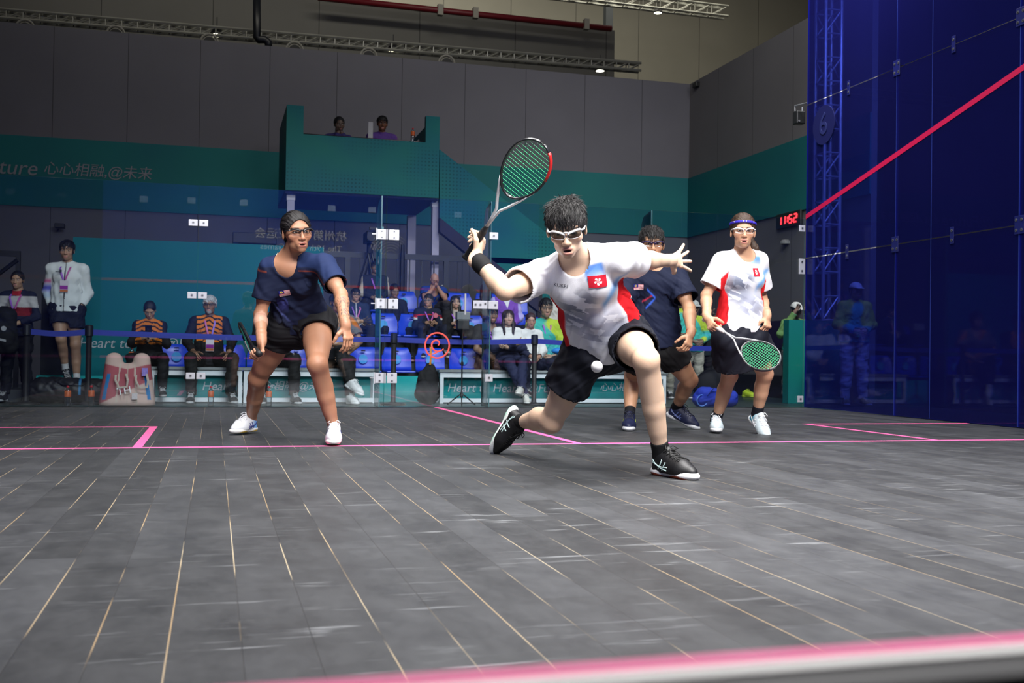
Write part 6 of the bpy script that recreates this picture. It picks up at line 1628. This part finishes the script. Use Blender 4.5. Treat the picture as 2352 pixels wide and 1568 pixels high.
def cross(j, F, R, s):
    j['knR'] = j['hipR'] + F * .40 * s - R * .06 + UP * .12; j['anR'] = j['knR'] + F * .16 - R * .10 - UP * .36; j['knL'] = j['hipL'] + F * .42 * s + R * .02 + UP * .0
    a = j['knL'] + F * .03; a[2] = AZ + .095; j['anL'] = a
B = pose(775, 694, 12.85, 'sit', AZ, BZ, .15, .14, 'knees', (.1, .1), cross, 'm', 1.0)
dress('person in grey and orange top with crossed legs and white shoes', B, (.36, .20, .12), grey_orange, (.016, .016, .017), 'short', BLK, False, True, ((.72, .72, .70), (.75, .75, .74)), topname='shirt', shoe_dir=dict(R=B.F * .6 - B.R * .5 - UP * .35))
S2, S3 = T1 + .40, T2 + .40
B = pose(817, 677, 14.35, 'sit', T1, S2, .05, .10, 'lap', (0, .05), None, 'm', 1.08)
p, og = dress('person in navy zip jacket with a white pouch on a lanyard', B, (.44, .27, .19), navyzip, (.014, .016, .03), 'fringe', BLK, lan=dict(badge=False, hang=.5, c1=(.20, .08, .40), c2=(.5, .1, .42)), gl=(.05, .05, .05), locks=(600, .045, .0025, .05))
MB().obox(lerp(B.N, B.P, .72) + B.fw * .19 - og, B.sc * .12, B.up * .055, B.fw * .015).build('pouch', mat('white_pouch', (.62, .64, .68), .3, vary=.08), p, bevel=.01)
B = pose(862, 614, 15.2, 'sit', T2, S3, 0, .08, 'lap', (0, .0), None, 'm', 1.05)
p, og = dress('person in dark varsity jacket with cream sleeves in the top row', B, (.20, .12, .085), varsity, (.014, .014, .018), 'short', BLK, lan=dict(badge=False))
textmesh('1', .09, mat('white_print', (.8, .8, .8)), p, 'number', B.C - B.up * .10 + B.fw * .155 - B.sc * .0 - og, -B.sc, B.up)
B = pose(906, 668, 14.95, 'sit', T1, S2 - .02, 0, .1, 'lap', (.2, .3), None, 'f', .9)
dress('dark-haired person bowed low beside the varsity jacket', B, (.25, .15, .10), (.012, .013, .02), BLK, 'bun', BLK)
B = pose(984, 690, 14.35, 'sit', T1, S2, .08, .06, 'lap', (-.55, .05), None, 'm', 1.06)
p, og = dress('person in navy jacket with red chest stripe behind the red emblem', B, (.40, .23, .15), redstripe, (.012, .014, .03), 'short', (.015, .014, .014), lan=dict(badge=False, hang=.55), gl=(.25, .25, .28), locks=(700, .04, .0022, .03))
MB().tube([B.C + B.fw * .15 - B.sc * .075 + B.up * .02 - og, B.C + B.fw * .165 - B.sc * .075 + B.up * .02 - og], .035, 16).build('crest', mat('red_white_crest', (.6, .15, .2), .5, vary=.5, scale=120), p)
B = pose(998, 642, 15.0, 'sit', T2, S3, -.02, .50, 'chin', (0, .45), None, 'm', 1.12)
dress('bald person in blue shirt leaning on folded hands', B, (.48, .25, .19), (.012, .045, .26), (.02, .02, .03), None, BLK, False, topname='shirt', lan=dict(badge=False, c1=(.02, .02, .04), c2=(.02, .02, .04)))
B = pose(1046, 694, 14.35, 'sit', T1, S2, 0, .08, 'lap', (0, 0), None, 'f', 1.0)
dress('person with long dark hair in a dark blazer in the second row', B, (.44, .27, .19), lambda P, B: mixc(np.tile(np.array((.012, .011, .013)), (len(P), 1)), (.42, .36, .32), ((np.abs(lf(P, B)[0]) < .035) & (lf(P, B)[1] > .03) & (lf(P, B)[2] > .35)) * 1.), BLK, 'long', BLK, lan=dict(badge=True))
B = pose(1130, 722, 13.62, 'sit', AZ, .30, .1, .08, 'lap', (-.1, .02), None, 'm', 1.04)
dress('person in black shirt seated behind the latch edge of the door', B, (.24, .14, .09), (.014, .015, .02), BLK, 'short', BLK, False, topname='shirt', lan=dict(badge=False))
B = pose(1116, 668, 14.9, 'sit', T1, S2, 0, .08, 'lap', (.1, .1), None, 'f', .95)
dress('person with long brown hair under the raised wrist of the lunging player', B, (.36, .21, .15), (.02, .02, .024), BLK, 'long', (.03, .014, .01))
B = pose(1163, 662, 14.35, 'sit', T1, S2, 0, .08, 'lap', (0, 0), None, 'm', 1.08)
dress('person in purple vest behind the person with crossed arms', B, (.36, .21, .15), vest, BLK, 'short', BLK)
def slouch(j, F, R, s):
    j['knR'] = j['pelvis'] + R * .10 + F * .40 * s + UP * .02; j['knL'] = j['pelvis'] - R * .10 + F * .40 * s + UP * .04
    a = j['knR'] + F * .24 - R * .16; a[2] = AZ + .10; j['anR'] = a; a = j['knL'] + F * .30 + R * .12; a[2] = AZ + .19; j['anL'] = a
B = pose(1167, 730, 12.98, 'sit', AZ, BZ, .02, -.16, 'crossed', (-.05, -.08), slouch, 'f', 1.05)
dress('person with long hair and crossed arms in white and navy jacket on the bench', B, (.52, .34, .25), whitenavy, (.018, .022, .060), 'long', (.022, .012, .009), True, True, ((.62, .60, .54), (.68, .67, .62)), head_kw=dict(lips=(.42, .15, .14)), locks=(1500, .07, .0020, .0), shoe_dir=dict(L=(B.F * .8 + B.R * .5 + UP * .15, UP)))
B = pose(1219, 736, 13.02, 'sit', AZ, BZ, .08, .04, 'lap', (-.2, .12), None, 'f', .95)
dress('person with tied brown hair in open white jacket and dark trousers', B, (.42, .24, .165), lambda P, B: mixc(np.tile(np.array((.70, .69, .66)), (len(P), 1)), (.02, .024, .06), ((lf(P, B)[0] > .04) & (lf(P, B)[2] < .45)) * 1.), (.014, .016, .035), 'pony', (.045, .02, .012), locks=(700, .06, .0022, .02))
B = pose(1254, 707, 13.62, 'sit', AZ, .30, .02, .05, 'lap', (-.12, .1), None, 'm', 1.08)
dress('person in green and yellow volunteer jacket with glasses in the front row', B, (.42, .27, .19), volunteer, (.02, .03, .05), 'fringe', BLK, lan=dict(badge=False), gl=(.05, .05, .06), locks=(600, .04, .0025, .03))
B = pose(1278, 668, 14.35, 'sit', T1, S2, 0, .06, 'lap', (.1, .1), None, 'f', 1.0)
dress('person in cream jacket behind the green and yellow volunteer', B, YEL, (.58, .55, .50), BLK, 'short', (.02, .012, .012))
B = pose(1440, 690, 12.85, 'sit', AZ, BZ, 0, .08, 'lap', (0, 0), None, 'm', 1.0, s=1.0)
cross(B.J, B.F, B.R, 1.0)
dress('person with yellow soled shoe seated behind the lunging player', B, YEL, (.02, .03, .06), (.02, .022, .03), 'short', BLK, shoes=((.60, .60, .58), (.55, .50, .10)), shoe_dir=dict(R=B.F * .6 - B.R * .5 - UP * .35))
B = pose(1560, 688, 14.2, 'stand', AZ, None, -.05, .0, 'front', (.2, .1), None, 'f', 1.0, s=.96)
dress('volunteer in teal and yellow jacket behind the arm of the player in navy', B, (.24, .15, .10), volunteer, (.22, .21, .17), 'short', BLK, feet=True)
B = pose(1594, 706, 14.7, 'stand', AZ, None, 0, .0, 'front', (0, .15), None, 'm', 1.0, s=.95)
p, og = dress('volunteer in pale cap and green jacket behind the headband player', B, (.22, .14, .10), volunteer, (.34, .33, .28), 'short', BLK)
CAPM = (.50, .50, .48)
def cap(p, og, B, col):
    hd = B.J['head']; q = hd.sc
    L = [Ell(hd.p(0, -.012, .040), np.array((.088, .108, .088)) * q, hd.R, .01), Fn(lambda x, y, z: -(((x - hd.c[0]) * hd.R[0, 2] + (y - hd.c[1]) * hd.R[1, 2] + (z - hd.c[2]) * hd.R[2, 2]) - .045 * q))]
    br = [ECap(hd.p(0, .07, .050), hd.p(0, .145, .036), hd.R[:, 0], (.075 * q, .006), (.055 * q, .006), .01)]
    o = skinmesh('cap', [solid(L, .006), solid(br, .004)], col, CLOTH, p, og)
cap(p, og, B, CAPM)
B = pose(1618, 722, 14.9, 'stand', AZ, None, .1, .0, 'camera', (0, .1), None, 'm', .95, s=.90)
dress('person in dark clothes lifting a camera behind the headband player', B, (.18, .12, .09), (.012, .02, .022), BLK, 'short', BLK)
q = B.J['head'].c + B.F * .15 - UP * .03; o = thing('photo_camera', 'dark camera lifted to the face beside the pale cap', 'camera', q)
MB().box((-.06, -.03, -.045), (.06, .04, .045)).build('camera_body', DK, o, bevel=.008); MB().tube([(0, -.03, 0), (0, -.11, 0)], .035, 14).build('lens_barrel', DK, o)
B = pose(1829, 712, 13.4, 'stand', AZ, None, -.15, .08, 'camera', (.05, .25), None, 'f', 1.0, s=.96)
p, og = dress('volunteer in white cap looking down over the green booth', B, (.22, .13, .09), lambda P, B: mixc(volunteer(P, B), (.015, .13, .09), np.full(len(P), .7)), (.1, .1, .1), 'bun', BLK)
cap(p, og, B, (.62, .60, .56))
B = pose(1966, 668, 12.2, 'stand', AZ, None, -.2, .0, 'front', (.1, .05), None, 'm', 1.1)
p, og = dress('volunteer in white cap and green jacket seen through the blue glass', B, YEL, volunteer, (.62, .60, .62), 'short', BLK)
cap(p, og, B, (.75, .72, .74))
deck = bp(830, 445)[1] + .04
B = pose(779, 286, 16.75, 'sit', deck, deck + .45, .05, .15, 'chin', (.1, .15), None, 'f', 1.0, s=1.05)
dress('official in dark purple jacket resting chin on hand on the balcony', B, (.13, .085, .065), balcony_jacket((.04, .03, .13), (.10, .07, .26)), BLK, 'bun', BLK)
B2 = pose(878, 284, 16.75, 'sit', deck, deck + .45, -.05, .12, 'lap', (0, .15), None, 'm', 1.08, s=1.06)
dress('official in violet jacket talking beside a screen on the balcony', B2, (.18, .075, .04), balcony_jacket((.11, .05, .26), (.36, .16, .42)), BLK, 'short', BLK)
# ================================================================== things standing about
BLKM = mat('black_powder_coat', (.008, .008, .010), .5, vary=.15)
BELT = mat('blue_belt_webbing', (.018, .030, .30), .6, vary=.1, scale=40)
PY_ = 12.35
posts = [(62, 746, 'at the far left in front of the backpack holder'), (205, 748, 'in front of the person in the white jacket'), (905, 766, 'behind the hinges of the glass door'), (1228, 770, 'in front of the person in the open white jacket'), (1665, 788, 'behind the headband player')]
for i, (px, py, lb) in enumerate(posts):
    q = at(px, py, Y=PY_); z = q[2] - AZ
    o = thing('belt_post', 'black queue post with blue belt ' + lb, 'post', (q[0], PY_, AZ), group='queue posts joined by a blue belt')
    MB().lathe([(.16, 0), (.16, .015), (.05, .03), (.032, .04), (.032, z - .12)], 20).build('pole', BLKM, o, True)
    MB().lathe([(.032, z - .12), (.045, z - .115), (.045, z), (.03, z + .01)], 16).build('belt_head', BLKM, o)
    if i + 1 < len(posts):
        r = at(posts[i + 1][0], posts[i + 1][1], Y=PY_); zb = z - .075
        n_ = 12; pts = [(t * (r[0] - q[0]) + .045 * (1 - 2 * t), 0, zb + t * (r[2] - q[2]) - .02 * math.sin(math.pi * t)) for t in np.linspace(0, 1, n_)]
        k = MB(); k.add([(a, y, c + s * .032) for a, b, c in pts for s in (-1, 1) for y in (-.001, .001)], [f for j in range(n_ - 1) for f in ((4 * j, 4 * j + 4, 4 * j + 6, 4 * j + 2), (4 * j + 1, 4 * j + 3, 4 * j + 7, 4 * j + 5), (4 * j + 2, 4 * j + 6, 4 * j + 7, 4 * j + 3), (4 * j, 4 * j + 1, 4 * j + 5, 4 * j + 4))])
        k.build('belt', BELT, o)
# pink racket bag
q = at(292, 931, Z=AZ); D_ = (np.array(q) - CAM) @ CF; m_ = D_ / FPX
o = thing('racket_bag', 'pale pink and rose racket bag standing upright behind the glass', 'bag', q)
def b2(px, py): return (px - 292) * m_, (931 - py) * m_
w2 = 57 * m_; hh = 118 * m_
L = []
for s, tx in ((-1, 262), (1, 322)):
    x0, _ = b2(292 + s * 30, 931); x1, z1 = b2(tx, 822)
    L += [ECap((x0, 0, .03), (x1, .02, z1 - .02), (1, 0, 0), (.155, .15), (.092, .08), .05)]
L += [ECap((0, .0, .04), (0, .02, hh * .62), (1, 0, 0), (.22, .15), (.15, .12), .04), Fn(lambda x, y, z: -z + 0 * x + 0 * y)]
def pinkc(P):
    C = np.tile(np.array((.60, .42, .36)), (len(P), 1)); x, z = P[:, 0] / w2, P[:, 2] / hh
    d = z - (.28 + .24 * x); C = mixc(C, (.40, .095, .115), sst(0, .012, d) * (1 - sst(.70, .715, z - .12 * np.abs(x))))
    C = mixc(C, (.02, .20, .48), ((np.abs(np.abs(x) - .80 + .35 * (z - .3)) < .07) & (z > .12) & (z < .62)) * 1.)
    for s in (-1, 1): C = mixc(C, (.56, .46, .38), (np.abs(x - s * (.40 - .16 * z) + .0) < .028) * 1.)
    C = mixc(C, (.50, .40, .32), (np.abs(x - .02) < .018) * 1.)
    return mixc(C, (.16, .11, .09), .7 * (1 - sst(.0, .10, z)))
bag = skinmesh('bag_body', [solid(L, .009)], pinkc, CLOTH, o)
org0 = np.zeros(3)
k = MB()
for s, x0 in ((-1, -.055), (1, .16)):
    k.tube([(x0 - .06, -.15, hh * .60), (x0 - .06, -.185, hh * .50), (x0 - .02, -.19, hh * .36), (x0 + .06, -.19, hh * .37), (x0 + .07, -.18, hh * .50), (x0 + .05, -.14, hh * .62)], [(.012, .004)] * 6, 6, flat=(1, 0, 0))
k.build('carry_handles', mat('beige_webbing', (.48, .40, .33), .7, vary=.1), o)
textmesh('TH', .115, mat('white_print', (.8, .8, .8)), o, 'lettering', (-.02, -.186, hh * .295), (.97, -.06, .20), (-.2, .12, .97), depth=.004)
MB().obox((.19, -.13, hh * .66), (.03, .012, 0), (.0, .0, .045), (0, .006, 0)).build('sticker', mat('violet_white_sticker', (.30, .22, .62), .5, vary=.5, scale=60), o)
MB().obox((.09, -.178, hh * .19), (.03, 0, 0), (0, 0, .035), (0, .002, 0)).build('sticker', mat('white_red_sticker', (.62, .55, .55), .5, vary=.2, scale=50), o)
# long black bag
q = at(168, 926, Z=AZ); o = thing('sports_bag', 'long black sports bag lying beside the pink racket bag', 'bag', q)
L = [Cap((-.33, 0, .155), (.30, 0, .145), .15, .135, .02), Ell((-.42, 0, .12), (.10, .14, .12), None, .05), Ell((.36, 0, .12), (.12, .13, .12), None, .05), Fn(lambda x, y, z: -z + 0 * x + 0 * y)]
P_, Q_ = solid(L, .012); P_ = wrinkle(P_, Q_, .006, 9, 4)
b_ = skinmesh('bag_body', [(P_, Q_)], lambda P: mixc(np.tile(np.array((.010, .010, .012)), (len(P), 1)), (.03, .20, .42), (np.abs(P[:, 0] - .08) < .014) * (P[:, 2] > .1) * 1.), GLOSSY, o)
put_text('S', .15, mat('white_print', (.8, .8, .8)), o, np.zeros(3), b_, (.19, -.2, .17), (1, 0, -.1), (.1, .3, .95), 'letter')
k = MB(); k.tube([(-.2, -.09, .27), (-.1, -.14, .22), (.1, -.14, .21), (.2, -.09, .26)], [(.015, .004)] * 4, 6); k.build('carry_handle', BLKM, o)
# bottles
BG = glassmat('clear_bottle_plastic', (.82, .86, .86), .8, flat=.06)
def bottle(loc, label, s=1.):
    o = thing('water_bottle', label, 'bottle', loc, group='plastic bottles with red and yellow labels')
    MB().lathe([(.030 * s, 0), (.033 * s, .01), (.033 * s, .05), (.030 * s, .06), (.033 * s, .07), (.033 * s, .145), (.026 * s, .175), (.013 * s, .195), (.013 * s, .21)], 18).build('bottle_body', BG, o, True)
    MB().lathe([(.0336 * s, .105), (.0338 * s, .11), (.0338 * s, .160), (.0300 * s, .172)], 18).build('label_wrap', mat('red_yellow_label', (.62, .10, .02), .45, vary=.9, scale=34), o, True)
    MB().lathe([(.0145 * s, .205), (.0145 * s, .226), (.012 * s, .228)], 14).build('cap', mat('red_bottle_cap', (.50, .015, .03), .5, vary=.05), o, True)
for px, py, lb in ((155, 933, 'in front of the long black bag, nearer the belt post'), (209, 932, 'between the long black bag and the pink bag'), (484, 932, 'between the shoes of the grey-haired coach'), (617, 932, 'behind the shin of the crouching player')):
    q = at(px, py, Z=AZ); bottle(q, 'water bottle with red cap ' + lb, 1.05)
q = at(303, 815, Y=BY0 + .12); bottle((q[0], BY0 + .12, BZ), 'water bottle with red cap on the bench above the pink bag', 1.1)
# black backpack by the door gap
q = at(981, 930, Y=12.3); o = thing('backpack', 'black backpack standing in the gap between the benches', 'backpack', (q[0], 12.3, AZ))
L = [ECap((0, 0, .12), (0, .03, .36), (1, 0, 0), (.155, .12), (.12, .09), .05), Ell((-.06, -.09, .17), (.11, .06, .14), None, .03), Fn(lambda x, y, z: -z + 0 * x + 0 * y), ECap((.04, .03, .36), (.05, .05, .47), (1, 0, 0), (.08, .07), (.06, .05), .04)]
P_, Q_ = solid(L, .011); skinmesh('bag_body', [(wrinkle(P_, Q_, .006, 9, 8), Q_)], (.010, .010, .011), CLOTH, o)
k = MB(); k.tube([(.03, .0, .50), (.035, -.02, .60), (.03, -.01, .72)], [(.014, .003)] * 3, 6); k.build('orange_strap', mat('orange_strap', (.68, .26, .02), .6, vary=.05), o)
k = MB(); k.tube([(.1, -.08, .42), (.14, -.06, .25), (.13, -.1, .1)], [(.014, .004)] * 3, 6); k.build('shoulder_strap', BLKM, o)
# thin stand with a box
q = at(1060, 926, Y=12.25); o = thing('tripod_stand', 'thin black tripod stand with a small box on top by the door', 'stand', (q[0], 12.25, AZ))
zt_ = at(1060, 716, Y=12.25)[2] - AZ
MB().tube([(0, 0, .12), (0, 0, zt_ - .2)], .010, 8).build('pole', BLKM, o); MB().tube([(0, 0, .10), (0, 0, .16)], .02, 8).tube([(0, 0, .5), (0, 0, .54)], .018, 8).build('collar', BLKM, o)
for a in (.3, 2.4, 4.5): MB().tube([(0, 0, .15), (.20 * math.cos(a), .20 * math.sin(a), .004)], .008, 6).build('leg', BLKM, o)
MB().box((-.075, -.05, zt_ - .22), (.075, .05, zt_ - .10)).build('box', BLKM, o, bevel=.01); MB().box((-.085, -.055, zt_ - .10), (.085, .055, zt_)).build('grey_panel', mat('grey_device_panel', (.16, .17, .18), .5, vary=.1), o, bevel=.008)
# television camera and light stand at the top of the stand
q = at(850, 548, Y=15.7); o = thing('television_camera', 'black television camera on a tall tripod at the top of the stand', 'camera', (q[0], 15.7, T2))
z = q[2] - T2
MB().box((-.08, -.22, z - .07), (.10, .22, z + .10)).build('camera_body', BLKM, o, bevel=.015); MB().tube([(0, -.2, z), (-.04, -.42, z - .01)], .065, 14).build('lens_barrel', BLKM, o)
MB().box((-.06, -.36, z + .10), (.06, -.30, z + .14)).build('matte_box', BLKM, o); MB().box((.06, -.24, z + .10), (.19, -.20, z + .18)).build('viewfinder', BLKM, o)
MB().box((.08, -.245, z + .115), (.17, -.2405, z + .165)).build('screen', emis('camera_screen', (.16, .34, .36), .5), o)
k = MB(); k.tube([(0, 0, z - .07), (0, 0, z - .22)], .05, 10); k.tube([(.02, .1, z - .12), (.16, .5, z - .3)], .012, 6); k.build('pan_head', BLKM, o)
for a in (-.9, 1.2, 3.3):
    for s in (-.03, .03): MB().tube([(s, 0, z - .2), (.36 * math.cos(a) + s, .36 * math.sin(a) * .5, .01)], .016, 6).build('leg', BLKM, o)
q = at(925, 562, Y=15.8); o = thing('light_stand', 'thick black telescopic stand right of the television camera', 'stand', (q[0], 15.8, T2)); z = q[2] - T2
MB().tube([(0, 0, .1), (0, 0, z * .45), (0, 0, z * .46), (0, 0, z * .8), (0, 0, z)], [.032, .032, .042, .042, .026], 10).build('pole', BLKM, o)
for a in (.5, 2.6, 4.7): MB().tube([(0, 0, .35), (.3 * math.cos(a), .3 * math.sin(a) * .4, .01)], .014, 6).build('leg', BLKM, o)
# bags and bits around the right-hand bench
q = at(1290, 846, Y=12.85); o = thing('sports_bag', 'rounded black bag with white letters on the bench', 'bag', (q[0], 12.85, BZ))
P_, Q_ = solid([Ell((0, 0, .10), (.20, .13, .115), None, .02), Fn(lambda x, y, z: -z + 0 * x + 0 * y)], .01); b_ = skinmesh('bag_body', [(P_, Q_)], (.010, .010, .018), GLOSSY, o)
put_text('VO', .085, mat('white_print', (.8, .8, .8)), o, np.zeros(3), b_, (-.02, -.2, .09), (1, 0, .05), (-.05, .0, 1), 'lettering')
c_ = at(1283, 806, Y=12.98); tag(skinmesh('blue_packet', [solid([Ell((0, 0, 0), (.10, .06, .045), None, .01), Ell((.06, 0, .02), (.06, .05, .03), None, .02)], .008)], lambda P: mixc(np.tile(np.array((.02, .20, .58)), (len(P), 1)), (.6, .62, .65), (noise3(P, 60, 3) > .25) * 1.), GLOSSY), 'bright blue packet on the lap of the volunteer in green and yellow', 'packet').location = c_
q = at(1641, 928, Y=11.6); o = thing('duffel_bag', 'royal blue duffel bag on the floor behind the headband player', 'bag', (q[0], 11.6, AZ))
P_, Q_ = solid([Cap((-.14, 0, .14), (.20, 0, .12), .13, .115, .02), Ell((-.22, 0, .10), (.07, .11, .09), None, .04), Fn(lambda x, y, z: -z + 0 * x + 0 * y)], .011); skinmesh('bag_body', [(wrinkle(P_, Q_, .007, 10, 3), Q_)], (.020, .040, .36), CLOTH, o)
k = MB(); k.tube([(-.16, -.12, .16), (-.08, -.14, .26), (.06, -.14, .26), (.12, -.12, .16)], [(.013, .004)] * 4, 6); k.build('carry_handle', mat('navy_webbing', (.01, .015, .10), .7, vary=.1), o)
k = MB(); k.tube([(-.22 + .07 * math.cos(a), -.10, .10 + .07 * math.sin(a)) for a in np.linspace(0, 6.28, 20)[:-1]], .007, 6, True); k.build('end_piping', mat('sky_piping', (.08, .20, .62), .6, vary=.1), o)
q = at(1640, 900, Y=12.6); tag(skinmesh('black_holdall', [solid([Ell((0, 0, .22), (.30, .18, .27), None, .03), Fn(lambda x, y, z: -z + 0 * x + 0 * y)], .016)], (.008, .008, .010), CLOTH), 'big black holdall behind the blue duffel bag', 'bag').location = (q[0], 12.6, AZ)
sh = thing('running_shoe', 'bright lime running shoe on the dark floor behind the headband player', 'shoe', at(1716, 912, Z=AZ))
shoe(sh, np.zeros(3), V(-.03, .02, .088), V(.4, -.9, 0), UP, None, ((.42, .55, .02), (.45, .58, .04), (.3, .4, .02)), 1., None, None, 1, .006, 'upper')
# backpack held by the person at the left edge
q = B_bp.P + B_bp.F * .30 + UP * .02 + B_bp.R * .06; o = thing('backpack', 'black backpack with white badge hanging in front of the person in tricolour jacket', 'backpack', q)
L = [ECap((0, 0, -.20), (0, 0, .16), (1, 0, 0), (.16, .09), (.13, .08), .03), Ell((0, -.07, -.10), (.12, .05, .12), None, .03)]
P_, Q_ = solid(L, .011); b_ = skinmesh('bag_body', [(wrinkle(P_, Q_, .005, 9, 5), Q_)], (.010, .010, .011), CLOTH, o)
MB().tube([(.02, -.120, .0), (.02, -.128, .0)], .028, 16).build('round_badge', mat('pale_round_badge', (.4, .4, .4), .6, vary=.4, scale=60), o)
MB().obox((-.03, -.122, -.12), (.075, .0, -.018), (0, 0, .013), (0, .003, 0)).build('pale_lettering', mat('pale_print', (.35, .35, .36), .6, vary=.3, scale=150), o)
k = MB(); k.tube([(-.06, .02, .16), (-.03, .03, .25), (.03, .03, .25), (.06, .02, .16)], .010, 6); k.build('grab_handle', BLKM, o)
# lavender jacket tied about the waist of the person with crossed arms is part of her outfit; things on the balcony
q = at(851, 300, Y=16.35); tag(MB().obox((0, 0, 0), (.04, 0, 0), (0, .012, 0), (0, 0, .14)).build('tablet_screen', mat('pale_screen_back', (.34, .34, .36), .4, vary=.1), bevel=.006), 'upright pale screen between the two balcony officials', 'screen').location = q
q = at(948, 318, Y=16.1); bottle((q[0], 16.1, q[2] - .06), 'water bottle with red cap on the balcony ledge', 1.0)
MB_ = thing('office_chair', 'dark chair back at the end of the balcony', 'chair', (at(972, 310, Y=16.5)[0], 16.5, deck))
MB().box((-.06, -.2, .45), (.20, .22, .52)).build('seat', BLKM, MB_, bevel=.02); MB().obox((.12, 0, .85), (.02, 0, .0), (0, .2, 0), (-.05, 0, .30)).build('backrest', BLKM, MB_, bevel=.02); MB().tube([(.07, 0, 0), (.07, 0, .45)], .03, 8).build('pedestal', BLKM, MB_)
MB().box((x697 - ox, .25, zpar - .06), (x978 - ox, .95, zpar - .03)).build('ledge', BLKM, bpy.data.objects['balcony'])
